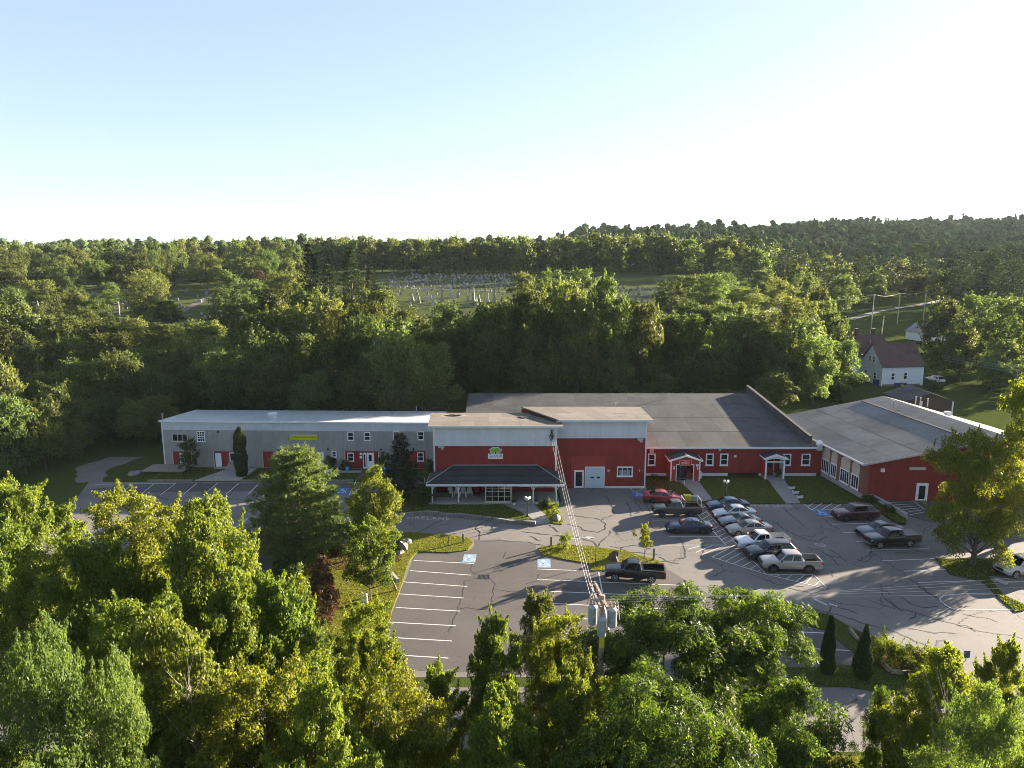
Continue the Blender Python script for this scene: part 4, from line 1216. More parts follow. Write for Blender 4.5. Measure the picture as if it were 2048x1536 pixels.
dd = MB().box(dw0 + .02, dw1 - .75, -1.35, -1.28, .12, 2.3).build('entry_door', M['dark_alloy'], lw)
for i in range(2): MB().box(dw0 + .10 + i * .70, dw0 + .66 + i * .70, -1.39, -1.34, .32, 2.15).build('pane', M['glass'], dd)
MB().box(dw0 + .1, dw1 - .8, yf + .12, yf + .7, .121, .14).build('door_mat', M['black'], lw)
MB().box(dw1 - .62, dw1 - .02, -1.5, -.9, .12, 1.05).box(dw1 - .62, dw1 - .02, -1.5, -1.4, 1.15, 1.3).build('notice_stand', M['red'], lw)
for xx in (x0 + .38, x1 - .36):
    MB().tube([(xx - .05, yf - .06, 2.0), (xx - .16, yf - .2, 2.12), (xx + .02, yf - .28, 2.15), (xx + .06, yf - .22, 1.95)], .03, 6).lathe([(.09, 1.72), (.11, 1.9), (.03, 1.95)], 8, c=(xx, yf - .18, 0)).build('wall_lantern', M['white_clean'], ew)
MB().box(x1 - .52, x1 - .20, yf - .03, yf - .005, 2.13, 2.33).build('number_plate', M['sign_white'], ew)
ms = thing('market_sign', 'red sign with pale lettering above the gabled red entry', 'sign', (16.9 + xm - .05, YW + yf - .06, 2.56))
MB().box(-.72, .72, -.04, .04, -.30, .34).build('sign_board', M['sign_red'], ms)
MB().box(-.77, .77, -.05, .03, .34, .38).box(-.77, .77, -.05, .03, -.34, -.30).box(-.77, -.72, -.05, .03, -.30, .34).box(.72, .77, -.05, .03, -.30, .34).build('sign_frame', M['cream'], ms)
for tx, zz_, sz in (('THE', .22, .17), ('ANTIQUES', .06, .22), ('MARKETPLACE', -.14, .20)):
    me = text_mesh(tx, sz, M['sign_white'], .004); o = link('lettering', me, ms, (0, -.045, zz_)); o.rotation_euler = (math.pi / 2, 0, 0)
    if tx == 'MARKETPLACE': o.scale = (.78, 1, 1)
# white gabled entry
x0 = gp(1529, 959).x - 16.9; x1 = gp(1566.5, 958).x - 16.9
yf = gp(1530, 959).y - YW
xm = gable_entry(x0, x1, yf, 2.95, 3.5, 'white', True, True)
for xx in (x0 + .09, x1 - .09):
    MB().box(xx - .09, xx + .09, yf - .09, yf + .09, .05, 2.85).build('entry_post', M['white_clean'], lw)
b = MB()
arc = [(x0, 2.85), (x0 + .18, 2.62)] + [(lerp(x0 + .18, x1 - .18, t), 2.62 + .24 * math.sin(math.pi * t)) for t in np.linspace(0.08, .92, 9)] + [(x1 - .18, 2.62), (x1, 2.85), (xm, 3.4)]
bb = upright(arc, -.05, .05); bb.v = [(x, y + yf, z) for x, y, z in bb.v]
bb.box(x0 + .18, x1 - .18, yf - .05, yf + .05, 2.32, 2.46)
bb.build('entry_pediment', M['white_clean'], lw)
MB().box(x0, x0 + .1, yf + .1, -.02, .3, 2.9).build('entry_side', M['red_bright'], lw)
MB().box(x1 - .1, x1, yf + .1, -.02, .05, 2.9).build('entry_side', M['white'], lw)
MB().box(x0, x1, yf, -.02, 0, .10).build('entry_floor', M['concrete'], lw)
d2 = MB().box(xm - .7, xm + .35, -.09, -.02, .1, 2.25).build('entry_door', M['red'], lw)
MB().box(xm - .78, xm - .70, -.11, -.02, .1, 2.3).box(xm + .35, xm + .43, -.11, -.02, .1, 2.3).build('door_frame', M['white_clean'], d2)
MB().box(xm - .5, xm + .15, -.10, -.085, 1.2, 2.1).build('pane', M['glass'], d2)
pl = thing('potted_plant', 'dark leafy potted plant inside the white gabled entry', 'plant', (16.9 + x1 - .55, YW - .8, .10))
MB().lathe([(.16, 0), (.22, .35)], 10).build('pot', M['wood_dark'], pl)
POT_PLANT = pl

# ------------------------------------------------------------------ brick and red building at the right
A_, B_, C_ = (42.4, 81.75), (41.2, 91.6), (39.7, 105.4)
rb_ = thing('brick_building', 'red gable-fronted building with brick piers, tall windows and grey roof', 'building', (A_[0], A_[1], 0))
L = Vector(rb_.location)
AP, RBk = Vector((58.4, 81.3, 8.0)), Vector((56.4, 105.4, 8.0))
FR, BR = Vector((74.6, 80.85, 4.64)), Vector((72.6, 105.4, 4.64))
F = Facade(rb_, A_, (74.6, 80.9))
b = MB()
W = F.len; sA = 16.0
ribbed_wall(F, 'wall', .3, sA, 0, 4, 'red', .25, .01, 0, .015, zt=(4.6, 7.85))
ribbed_wall(F, 'wall', sA, W, 0, 4, 'red', .25, .01, 0, .015, zt=(7.85, 3.2))
F.box('corner_pier', 'brick', -.1, .3, -.06, .3, 0, 4.55)
RL = [(41.75, 81.25, 4.62), (58.4, 80.85, 8.02), (56.35, 105.7, 8.02), (39.4, 105.7, 4.62)]
r1 = plane_roof(rb_, 'roof', RL, 'grey_roof', .16)
roof_grid(rb_, r1, [RL[1], RL[2], RL[3], RL[0]], 6, 5, 'grey_roof', .01, 31)
RL2 = [(58.42, 80.85, 8.02), (75.0, 80.45, 3.3), (73.0, 105.7, 3.3), (56.37, 105.7, 8.02)]
r2 = plane_roof(rb_, 'right_slope', RL2, 'pale_roof', .16)  # sunlit brightness of this slope is put into a paler roofing colour
roof_grid(rb_, r2, RL2, 5, 4, 'pale_roof', .01, 32)
LL = [Vector(q) - L for q in RL]
MB().hexa([LL[0] + Vector((0, -.06, -.2)), LL[1] + Vector((0, -.06, -.2)), LL[1] + Vector((0, -.01, -.2)), LL[0] + Vector((0, -.01, -.2))], [LL[0] + Vector((0, -.06, .04)), LL[1] + Vector((0, -.06, .04)), LL[1] + Vector((0, -.01, .04)), LL[0] + Vector((0, -.01, .04))]).build('rake_board', M['galv'], r1)
MB().hexa([LL[0] + Vector((-.06, 0, -.2)), LL[0] + Vector((-.005, 0, -.2)), LL[3] + Vector((-.005, 0, -.2)), LL[3] + Vector((-.06, 0, -.2))], [LL[0] + Vector((-.06, 0, .03)), LL[0] + Vector((-.005, 0, .03)), LL[3] + Vector((-.005, 0, .03)), LL[3] + Vector((-.06, 0, .03))]).build('gutter', M['white'], r1)
# ridge vent and roof furniture
def on_left(s, t):
    c = [Vector(q) for q in RL]; return lerp(lerp(c[0], c[1], s), lerp(c[3], c[2], s), t) - L
b = MB(); p0, p1 = on_left(.80, .02), on_left(.80, .98)
b.hexa([p0 + Vector((-.25, 0, .0)), p0 + Vector((.25, 0, .05)), p1 + Vector((.25, 0, .05)), p1 + Vector((-.25, 0, .0))], [p0 + Vector((-.2, 0, .07)), p0 + Vector((.2, 0, .13)), p1 + Vector((.2, 0, .13)), p1 + Vector((-.2, 0, .07))])
b.build('roof_seam', M['dark_roof'], r1)
for u, v, yy in ((1787, 814, 99), (1831, 808, 100), (1840, 810, 99), (1855, 811, 98.5)):
    p = at_y(u, v, yy); z = 8.0 if p.x > 56 else 4.62 + (p.x - 40) * .204
    MB().lathe([(.08, z - .1), (.08, z + 1.0), (.13, z + 1.01), (.13, z + 1.12)], 8, c=(p.x - L.x, yy - L.y, 0)).build('roof_flue', M['galv'], r1)
p = at_y(1897, 818, 98)
MB().box(p.x - L.x - .35, p.x - L.x + .35, 16, 16.7, 6.0, 7.3).build('roof_unit', M['white'], r2)
s_, z_ = F.px(1764.5, 940); F.build('wall_light', MB().box(s_ - .2, s_ + .2, -.25, -.02, z_ - .2, z_ + .2), 'white_clean')
s0, z1 = F.px(1819, 934); s1, z0 = F.px(1851, 940); F.box('louvre', 'cream', s0, s1, -.05, -.01, z0, z1)
s0, z1 = F.px(1833.5, 966); s1, _ = F.px(1857, 966); door_sz(F, s0, s1, .02, z1, mat='white_clean', pane=(.12, .88, .08, .94), fw=.2)
F.box('back_wall', 'brick', 0, 16, 23.9, 24.1, 0, 4.5); F.box('back_wall', 'brick', 16, W - 2, 23.9, 24.1, 0, 3.1)
# side wall with brick piers and tall windows (runs back from the corner)
F2 = Facade(rb_, C_, A_); W2 = F2.len
def s_at(y): return (C_[1] - y) / (C_[1] - A_[1]) * W2
sB = s_at(91.4)
F2.box('side_wall', 'brick', 0, W2, .06, .3, 0, 4.45)
F2.box('plinth', 'concrete', sB, W2, -.02, .06, 0, .62)
# individual brick courses near the eye would be finer than the view shows: piers stand proud
edges = [F2.px(u, 950)[0] for u in (1641, 1657.5, 1660, 1673, 1680, 1699.5, 1703, 1719.5)]
piers = [(sB, edges[0]), (edges[1], edges[2]), (edges[3], edges[4]), (edges[5], edges[6]), (edges[7], W2 - .02)]
for a, b_ in piers: F2.box('brick_pier', 'brick', a, b_, -.06, .06, .62, 4.4)
F2.box('brick_band', 'brick', sB, W2 - .02, -.062, .058, 4.12, 4.42)
for a, b_ in ((edges[0], edges[1]), (edges[2], edges[3]), (edges[4], edges[5]), (edges[6], edges[7])):
    n = 7; arc = [(a, 2.5), (b_, 2.5)] + [(lerp(b_, a, t), 3.8 + .28 * math.sin(math.pi * t)) for t in np.linspace(0, 1, n)]
    bb = upright(arc, -.01, .05); F2.build('arched_panel', bb, 'cream')
    window_sz(F2, a + .02, b_ - .02, .75, 2.5, 4 if b_ - a > 1.8 else 3, 1, tw=.12, y=0.0)
# low retaining wall and rail beside the side entrance
q0, q1, q2 = gp(1733, 996), gp(1775, 1017), gp(1812, 1040)
kerb([q0, q1, q2], .35, .75, 'concrete', 0, 'retaining_wall')

# ------------------------------------------------------------------ red shed behind, houses beyond
def gable_house(name, label, loc, rz_, w, d, hw_, hr, wall, roof_m, ridge='x', ov=.3):
    o = thing(name, label, 'house' if 'house' in name else 'shed', loc, rz_)
    b = MB()
    if ridge == 'x':
        b.add([(0, 0, 0), (w, 0, 0), (w, d, 0), (0, d, 0), (0, 0, hw_), (w, 0, hw_), (w, d, hw_), (0, d, hw_), (0, d / 2, hr), (w, d / 2, hr)],
              [(0, 1, 5, 4), (1, 2, 6, 9, 5), (2, 3, 7, 6), (3, 0, 4, 8, 7), (0, 3, 2, 1)])
        k = (hr - hw_) / (d / 2)
        rf = MB()
        for sgn in (0, 1):
            ya, yb = (-ov, d / 2) if sgn == 0 else (d + ov, d / 2)
            za, zb = hw_ - ov * k, hr
            c_ = [(-ov, ya, za + .03), (w + ov, ya, za + .03), (w + ov, yb, zb + .03), (-ov, yb, zb + .03)]
            if sgn: c_ = [c_[1], c_[0], c_[3], c_[2]]
            rf.hexa(c_, [(x, y, z + .14) for x, y, z in c_])
    else:
        b.add([(0, 0, 0), (w, 0, 0), (w, d, 0), (0, d, 0), (0, 0, hw_), (w, 0, hw_), (w, d, hw_), (0, d, hw_), (w / 2, 0, hr), (w / 2, d, hr)],
              [(0, 1, 5, 8, 4), (1, 2, 6, 5), (2, 3, 7, 9, 6), (3, 0, 4, 7), (0, 3, 2, 1)])
        k = (hr - hw_) / (w / 2)
        rf = MB()
        for sgn in (0, 1):
            xa, xb = (-ov, w / 2) if sgn == 0 else (w + ov, w / 2)
            za, zb = hw_ - ov * k, hr
            c_ = [(xa, -ov, za + .03), (xb, -ov, zb + .03), (xb, d + ov, zb + .03), (xa, d + ov, za + .03)]
            if sgn: c_ = [c_[1], c_[0], c_[3], c_[2]]
            rf.hexa(c_, [(x, y, z + .14) for x, y, z in c_])
    b.build('wall', M[wall], o)
    o['_r'] = 0; del o['_r']
    r = rf.build('roof', M[roof_m], o)
    return o, r

p = at_y(1790, 790, 121)
sh, shr = gable_house('storage_shed', 'low dark brown shed with white posts behind the grey-roofed brick building', (71.6, 127.0, 0), -0.06, 9.0, 8.0, 2.7, 4.3, 'wood_dark', 'dark_roof', 'y')
for x in (0.1, 3.0, 8.5): MB().box(x - .1, x + .1, -.25, -.05, 0, 2.9).build('post', M['white_clean'], sh)
MB().box(.3, 8.3, -.04, -.01, .1, 2.4).build('open_bay', M['wood_dark'], sh)

p = gp(1762, 776)
hs, hr_ = gable_house('house', 'pale blue gabled house with brown shingle roof beyond the lot', (p.x, p.y, 0), 0.12, 9.8, 8.2, 4.9, 9.4, 'blue_house', 'brown_shingle', 'x')
Fh = Facade(hs, (0, 0), (1, 0)); Fh.m = Matrix.Identity(4)
MB().box(-.05, .12, -.05, .02, 0, 4.9).build('corner_board', M['white_clean'], hs); MB().box(9.68, 9.85, -.05, .02, 0, 4.9).build('corner_board', M['white_clean'], hs)
MB().box(.0, 9.2, -.03, .0, 0.0, .8).build('foundation', M['stone'], hs)
MB().box(-.3, -.02, .8, 2.6, 0, 1.6).box(3.0, 6.0, -.12, -.03, .1, 1.1).build('bulkhead', M['navy'], hs)
window_sz(Fh, 2.1, 3.0, 1.75, 3.35); window_sz(Fh, 5.1, 6.0, 1.85, 3.45)
Fg = Facade(hs, (0, 0), (1, 0)); Fg.m = Matrix(((0, 1, 0, 0), (-1, 0, 0, 8.2), (0, 0, 1, 0), (0, 0, 0, 1)))
window_sz(Fg, 1.9, 2.8, 1.6, 3.2); window_sz(Fg, 5.3, 6.2, 1.6, 3.2); window_sz(Fg, 3.0, 3.8, 5.2, 6.7); window_sz(Fg, 4.5, 5.3, 5.2, 6.7)
o2 = MB(); o2.add([(-2.2, 8.2, 0), (8.2, 8.2, 0), (8.2, 16.5, 0), (-2.2, 16.5, 0), (-2.2, 8.2, 6.2), (8.2, 8.2, 6.2), (8.2, 16.5, 6.2), (-2.2, 16.5, 6.2), (-2.2, 12.3, 10.4), (7.2, 12.3, 10.4)],
                 [(0, 1, 5, 4), (1, 2, 6, 9, 5), (2, 3, 7, 6), (3, 0, 4, 8, 7)])
o2.build('rear_wing', M['blue_house'], hs)
MB().hexa([(-2.5, 7.8, 6.0), (8.6, 7.8, 6.0), (7.4, 12.3, 10.45), (-2.5, 12.3, 10.45)], [(-2.5, 7.8, 6.15), (8.6, 7.8, 6.15), (7.4, 12.3, 10.6), (-2.5, 12.3, 10.6)]).hexa([(-2.5, 12.3, 10.45), (7.4, 12.3, 10.45), (8.6, 16.9, 6.0), (-2.5, 16.9, 6.0)], [(-2.5, 12.3, 10.6), (7.4, 12.3, 10.6), (8.6, 16.9, 6.15), (-2.5, 16.9, 6.15)]).build('rear_roof', M['brown_shingle'], hs)
for x in (1.0, 5.2):
    MB().box(x - .35, x + .35, 12.0, 12.7, 9.9, 11.9).box(x - .42, x + .42, 11.93, 12.77, 11.7, 11.95).build('chimney', M['wood_dark'], hs)
for x, y in ((.0, 10.4), (3.4, 10.4)):
    z = 6.1 + (y - 7.8) * .99
    MB().lathe([(.08, z - .1), (.08, z + .9)], 8, c=(x, y, 0)).build('vent_pipe', M['galv'], hs)

p = hit_terrain(1448, 716)
h2, _ = gable_house('house', 'grey-white gabled house half hidden in the trees', (p.x, p.y, p.z - .5), -.05, 7.0, 9.0, 4.6, 8.6, 'white_siding', 'dark_roof', 'y')
Fx = Facade(h2, (0, 0), (1, 0)); Fx.m = Matrix.Identity(4)
window_sz(Fx, 1.2, 2.1, 1.2, 2.8); window_sz(Fx, 4.4, 5.3, 1.2, 2.8); window_sz(Fx, 3.0, 4.0, 5.2, 6.6)
p = hit_terrain(1855, 684)
h3, _ = gable_house('white_shed', 'white shed with pale roof in the far field', (p.x - 1.0, p.y, p.z - .3), .35, 9.0, 7.0, 3.2, 5.6, 'white', 'pale_roof', 'y')
MB().box(1.2, 2.6, -.06, -.02, .3, 1.8).build('door', M['navy'], h3)

# ================================================================== VEHICLES
def car_paint(name, col, metal=0.35):
    m, nt, b = newmat('car_paint_' + name)
    v = coords(nt)
    c = ramp(nt, noise(nt, v, 1.3, 4, 0.6), [(0.3, tuple(x * .9 for x in col)), (0.7, tuple(min(1, x * 1.08) for x in col))])
    # road dust low on the body
    sp = nt.nodes.new('ShaderNodeSeparateXYZ'); nt.links.new(v, sp.inputs[0])
    du = ramp(nt, sp.outputs[2], [(0.2, (1, 1, 1)), (0.75, (0, 0, 0))])
    c = mixc(nt, math_n(nt, 'MULTIPLY', du, .22), c, (0.16, 0.145, 0.125))
    nt.links.new(c, b.inputs['Base Color'])
    b.inputs['Metallic'].default_value = metal
    b.inputs['Roughness'].default_value = 0.33
    b.inputs['Coat Weight'].default_value = 0.8
    b.inputs['Coat Roughness'].default_value = 0.06
    return m

def loft(stations, mat, name):
    """stations: (x, half width, z low, z shoulder, z top, top half width)"""
    b = MB(); rings = []
    for x, w, zl, zs, zt, wt in stations:
        h = zs - zl
        half = [(w * .80, zl), (w * .955, zl + .06), (w * .99, zl + h * .35), (w, zl + h * .62), (w * .975, zs - .03), (wt, zt - .035), (wt * .80, zt), (wt * .35, zt + .018)]
        ring = half + [(-y, z) for y, z in half[::-1]]
        o = len(b.v); b.v += [(x, y, z) for y, z in ring]; rings.append((o, len(ring)))
    for (o, n), (p, _) in zip(rings[:-1], rings[1:]):
        for k in range(n):
            b.f.append((o + k, o + (k + 1) % n, p + (k + 1) % n, p + k))
    b.f.append(tuple(range(rings[0][0], rings[0][0] + rings[0][1])))
    b.f.append(tuple(range(rings[-1][0], rings[-1][0] + rings[-1][1]))[::-1])
    return b

def boolean_cut(me, cutters):
    o = bpy.data.objects.new('body_tmp', me); COL.objects.link(o)
    cm = cutters.mesh('cut_tmp')
    c = bpy.data.objects.new('cut_tmp', cm); COL.objects.link(c)
    md = o.modifiers.new('cut', 'BOOLEAN'); md.operation = 'DIFFERENCE'; md.object = c; md.solver = 'EXACT'
    dg = bpy.context.evaluated_depsgraph_get()
    out = bpy.data.meshes.new_from_object(o.evaluated_get(dg))
    bpy.data.objects.remove(o); bpy.data.objects.remove(c); bpy.data.meshes.remove(cm)
    return out

SPEC = {
    #        L     W     wheelbase wheel r  front overhang
    'sedan': dict(L=4.75, W=1.82, wb=2.75, r=.325, fo=.93, zl=.20,
                  st=[(0, .62, .34, .52, .60, .50), (.10, .78, .24, .60, .70, .62), (.45, .885, .20, .68, .80, .72), (1.0, .905, .19, .76, .885, .76), (1.55, .91, .19, .84, .945, .78), (2.4, .91, .19, .89, .975, .80), (3.4, .905, .19, .92, 1.0, .79), (4.05, .89, .21, .93, 1.03, .74), (4.5, .83, .26, .90, 1.02, .68), (4.68, .74, .34, .82, .95, .60), (4.75, .62, .42, .72, .80, .5)],
                  cab=(1.25, 2.20, 3.25, 4.35, .94, 1.45, .77, .58)),
    'coupe': dict(L=4.55, W=1.82, wb=2.65, r=.325, fo=.92, zl=.2,
                  st=[(0, .60, .34, .50, .58, .48), (.10, .76, .24, .58, .68, .60), (.5, .885, .20, .66, .78, .72), (1.2, .905, .19, .76, .88, .76), (1.8, .91, .19, .84, .93, .78), (2.6, .91, .19, .88, .96, .80), (3.4, .905, .19, .90, .98, .78), (4.0, .89, .21, .91, .99, .72), (4.35, .82, .28, .86, .94, .64), (4.55, .66, .4, .70, .78, .5)],
                  cab=(1.55, 2.35, 3.0, 4.1, .91, 1.36, .75, .55)),
    'suv': dict(L=4.85, W=1.92, wb=2.85, r=.37, fo=.93, zl=.26,
                st=[(0, .68, .40, .66, .76, .55), (.10, .82, .30, .76, .90, .66), (.5, .93, .26, .90, 1.03, .76), (1.1, .955, .25, .98, 1.10, .80), (1.7, .96, .25, 1.04, 1.13, .82), (2.6, .96, .25, 1.07, 1.15, .83), (3.8, .955, .25, 1.09, 1.17, .83), (4.5, .94, .28, 1.09, 1.17, .82), (4.75, .88, .36, 1.05, 1.13, .78), (4.85, .78, .46, .92, 1.0, .66)],
                cab=(1.25, 2.05, 4.1, 4.72, 1.09, 1.73, .83, .64)),
    'pickup': dict(L=5.45, W=1.92, wb=3.25, r=.385, fo=.93, zl=.36,
                   st=[(0, .74, .46, .76, .88, .60), (.08, .86, .40, .90, 1.03, .70), (.5, .94, .36, 1.0, 1.12, .78), (1.2, .955, .36, 1.05, 1.16, .82), (1.75, .96, .36, 1.07, 1.17, .83), (2.6, .96, .36, 1.08, 1.17, .83), (3.6, .96, .36, 1.09, 1.17, .84), (5.2, .955, .40, 1.10, 1.18, .86), (5.38, .95, .44, 1.10, 1.18, .86), (5.45, .92, .5, 1.08, 1.16, .84)],
                   cab=(1.35, 2.15, 3.5, 3.74, 1.11, 1.80, .83, .64)),
    'extcab': dict(L=5.4, W=1.9, wb=3.22, r=.38, fo=.93, zl=.36,
                   st=[(0, .74, .46, .76, .86, .60), (.08, .86, .40, .88, 1.0, .70), (.5, .93, .36, .98, 1.08, .78), (1.2, .945, .36, 1.03, 1.13, .82), (1.75, .95, .36, 1.05, 1.14, .83), (2.6, .95, .36, 1.06, 1.15, .83), (3.6, .95, .36, 1.07, 1.15, .84), (5.15, .945, .40, 1.08, 1.16, .86), (5.33, .94, .44, 1.08, 1.16, .86), (5.4, .91, .5, 1.06, 1.14, .84)],
                   cab=(1.35, 2.12, 3.1, 3.32, 1.09, 1.76, .83, .64)),
}

def make_car(name, label, kind, col, front_px, rear_px, rim='alloy', flip=False, flare=False, topper=False, rack=False, ground=0.0, near_left=True):
    sp = SPEC[kind]
    pf, pr = gp(*front_px, ground), gp(*rear_px, ground)
    d = (pf - pr); d.z = 0; d.normalize()
    mid = (pf + pr) / 2
    away = Vector((-d.y, d.x, 0))
    if away.dot(Vector((mid.x, mid.y, 0))) < 0: away = -away
    ctr = mid + away * (sp['W'] / 2 - .08)
    o = thing(name, label, 'car' if kind in ('sedan', 'coupe') else ('truck' if kind in ('pickup', 'extcab') else 'car'), (ctr.x, ctr.y, ground + .013), math.atan2(-d.y, -d.x), 'vehicles parked in the lot')
    # local: x from front bumper (0) to rear (L), shifted so that the axle midpoint is at the origin
    sh = -(sp['fo'] + sp['wb'] / 2)
    body = loft(sp['st'], None, 'body')
    body.v = [(x + sh, y, z) for x, y, z in body.v]
    me = body.mesh('body', col, True)
    cut = MB()
    ax = [sp['fo'] + sh, sp['fo'] + sp['wb'] + sh]
    for a in ax:
        for sy in (-1, 1):
            cut.lathe([(sp['r'] + .075, sy * (sp['W'] / 2 - .30)), (sp['r'] + .075, sy * (sp['W'] / 2 + .2))], 20, 'y', (a, 0, sp['r'] + .01))
    c0, c1, c2, c3_, zb, zr, wb_, wr = sp['cab']
    bed = kind in ('pickup', 'extcab')
    if bed and not topper:
        cut.box(c3_ + .12 + sh, sp['L'] - .12 + sh, -.74, .74, .68, 1.6)
    me = boolean_cut(me, cut)
    me.materials.clear(); me.materials.append(col); me.name = 'body'
    me.polygons.foreach_set('use_smooth', [True] * len(me.polygons)); me.set_sharp_from_angle(angle=R(32)); me.update()
    link('body', me, o)
    # cabin
    A = [(c0 + sh, zb - .10), (c1 + sh, zr - .035), (c2 + sh, zr - .03), (c3_ + sh, zb - .10)]
    cb = MB(); n = 9
    def cabpt(s, side):
        pass
    xs_r = [c1, lerp(c1, c2, .33), lerp(c1, c2, .66), c2]
    RD = .05 if bed else (.06 if kind == 'suv' else .10)
    vs = []
    for sy in (-1, 1):
        vs += [(c0 + sh, sy * wb_, zb - .10), (c1 + sh, sy * wr, zr - RD), (c2 + sh, sy * wr, zr - RD), (c3_ + sh, sy * wb_, zb - .10)]
    vs += [(c1 + sh - .06, 0, zr - RD + .035), (lerp(c1, c2, .5) + sh, -wr * .98, zr - .012), (lerp(c1, c2, .5) + sh, wr * .98, zr - .012), (lerp(c1, c2, .5) + sh, 0, zr + .02), (c2 + sh + .04, 0, zr - RD + .03), (c0 + sh - .10, 0, zb - .10), (c3_ + sh + .05, 0, zb - .10)]
    fs = [(0, 1, 9, 2, 3), (4, 7, 6, 10, 5), (0, 13, 8, 1), (13, 4, 5, 8), (3, 2, 12, 14), (14, 12, 6, 7), (1, 8, 11, 9), (8, 5, 10, 11), (9, 11, 12, 2), (11, 10, 6, 12)]
    cb.add(vs, fs)
    cme = cb.mesh('cabin', col, False)
    bm = bmesh.new(); bm.from_mesh(cme)
    es = [e for e in bm.edges if len(e.link_faces) == 2 and e.calc_face_angle(0) > .25]
    bmesh.ops.bevel(bm, geom=es, offset=.05, segments=3, affect='EDGES', profile=.6)
    bm.to_mesh(cme); bm.free()
    cme.polygons.foreach_set('use_smooth', [True] * len(cme.polygons)); cme.set_sharp_from_angle(angle=R(35)); cme.update()
    cab = link('cabin', cme, o)
    # glass, each pane slightly proud of the cabin
    def pane(nm, q, off=.012):
        q = [Vector(p) for p in q]; nn = (q[1] - q[0]).cross(q[3] - q[0]).normalized()
        c = sum(q, Vector()) / 4
        if nn.dot(c - Vector(((c0 + c3_) / 2 + sh, 0, zb + .2))) < 0: nn = -nn
        MB().hexa([p + nn * (off - .03) for p in q], [p + nn * off for p in q]).build(nm, M['car_glass'], cab)
    def side(s, t, sy):
        lo = Vector((lerp(c0, c3_, s) + sh, sy * wb_, zb - .10)); hi = Vector((lerp(c1, c2, s) + sh, sy * wr, zr - RD + .045 * math.sin(math.pi * s)))
        return lerp(lo, hi, t)
    t0, t1 = .24, .88
    if kind == 'extcab': cuts = [(.07, .60), (.66, .92)]
    elif kind == 'pickup': cuts = [(.07, .50), (.55, .93)]
    elif kind == 'suv': cuts = [(.07, .36), (.39, .66), (.69, .94)]
    elif kind == 'coupe': cuts = [(.08, .60), (.64, .88)]
    else: cuts = [(.08, .46), (.50, .80), (.82, .92)]
    for sy in (-1, 1):
        for a, b_ in cuts: pane('side_window', [side(a, t0, sy), side(b_, t0, sy), side(b_, t1, sy), side(a, t1, sy)])
    def fr(xb, xt, db, dt, nm):
        """curved glass in three columns following the bulge of the cabin end"""
        zl_, zh_ = zb - .10, zr - RD
        lo, hi = .16, .90
        sgn = -1 if xb < xt else 1
        P0 = []
        for t in (lo, hi):
            for y_ in (-.90, -.45, 0, .45, .90):
                ww = lerp(wb_, wr, t) * y_
                bul = lerp(db, dt, t) * (1 - abs(y_)) * sgn
                P0.append(Vector((lerp(xb, xt, t) + sh + bul, ww, lerp(zl_, zh_, t) + .03 * (1 - abs(y_)) * t)))
        nn = Vector((sgn * (zh_ - zl_), 0, abs(xt - xb))).normalized()
        g_ = MB()
        n5 = 5
        vs_ = [p + nn * .022 for p in P0] + [p - nn * .02 for p in P0]
        fs_ = [(i, i + 1, n5 + i + 1, n5 + i) for i in range(4)] + [(10 + i, 10 + n5 + i, 10 + n5 + i + 1, 10 + i + 1) for i in range(4)]
        fs_ += [(i, 10 + i, 10 + i + 1, i + 1) for i in range(4)] + [(5 + i, 6 + i, 16 + i, 15 + i) for i in range(4)] + [(0, 5, 15, 10), (4, 14, 19, 9)]
        g_.add(vs_, fs_); g_.build(nm, M['car_glass'], cab)
    fr(c0, c1, .10, .06, 'windshield'); fr(c3_, c2, .05, .04, 'rear_window')
    # wheels
    wm = MB().lathe([(sp['r'] * .66, -.11), (sp['r'] * .93, -.115), (sp['r'], -.075), (sp['r'], .075), (sp['r'] * .93, .115), (sp['r'] * .66, .11)], 22, 'y').mesh('wheel', M['rubber'], True)
    rm = MB()
    rm.lathe([(sp['r'] * .68, -.05), (sp['r'] * .70, -.118), (sp['r'] * .62, -.118), (sp['r'] * .60, -.07), (.02, -.07)], 18, 'y')
    for k_ in range(6):
        a = 2 * math.pi * k_ / 6; ca, sa = math.cos(a), math.sin(a); rr = sp['r'] * .64
        p = [(ca * .03 - sa * .035, sa * .03 + ca * .035), (ca * rr - sa * .045, sa * rr + ca * .045), (ca * rr + sa * .045, sa * rr - ca * .045), (ca * .03 + sa * .035, sa * .03 - ca * .035)]
        rm.hexa([(x, -.075, z) for x, z in p], [(x, -.112, z) for x, z in p])
    rmesh = rm.mesh('rim', M[rim])
    for a in ax:
        for sy in (-1, 1):
            w_ = link('wheel', wm, o, (a, sy * (sp['W'] / 2 - .125), sp['r']), 0 if sy < 0 else math.pi)
            link('rim', rmesh, w_)
    # lights, grille, bumpers, plates, mirrors
    ff = sp['st'][1]; bb = sp['st'][-2]
    for sy in (-1, 1):
        y = sy * ff[1] * .78; z = ff[3] - .02
        MB().hexa([(.01 + sh, y - .13, z - .09), (.20 + sh, y + sy * .16 + .0, z - .09), (.24 + sh, y + sy * .16, z - .08), (.06 + sh, y - .13, z - .08)][::1], [(.02 + sh, y - .13, z + .04), (.26 + sh, y + sy * .15, z + .08), (.30 + sh, y + sy * .15, z + .08), (.10 + sh, y - .13, z + .04)]).build('headlight', M['lamp_glass'], o)
        y = sy * bb[1] * .86; z = bb[3]
        MB().box(sp['L'] - .14 + sh, sp['L'] + .015 + sh, y - .12, y + .12, z - (.20 if bed else .14), z + .05).build('tail_light', M['tail'], o)
        mx, mz = lerp(c0, c1, .28) + sh, zb + .06
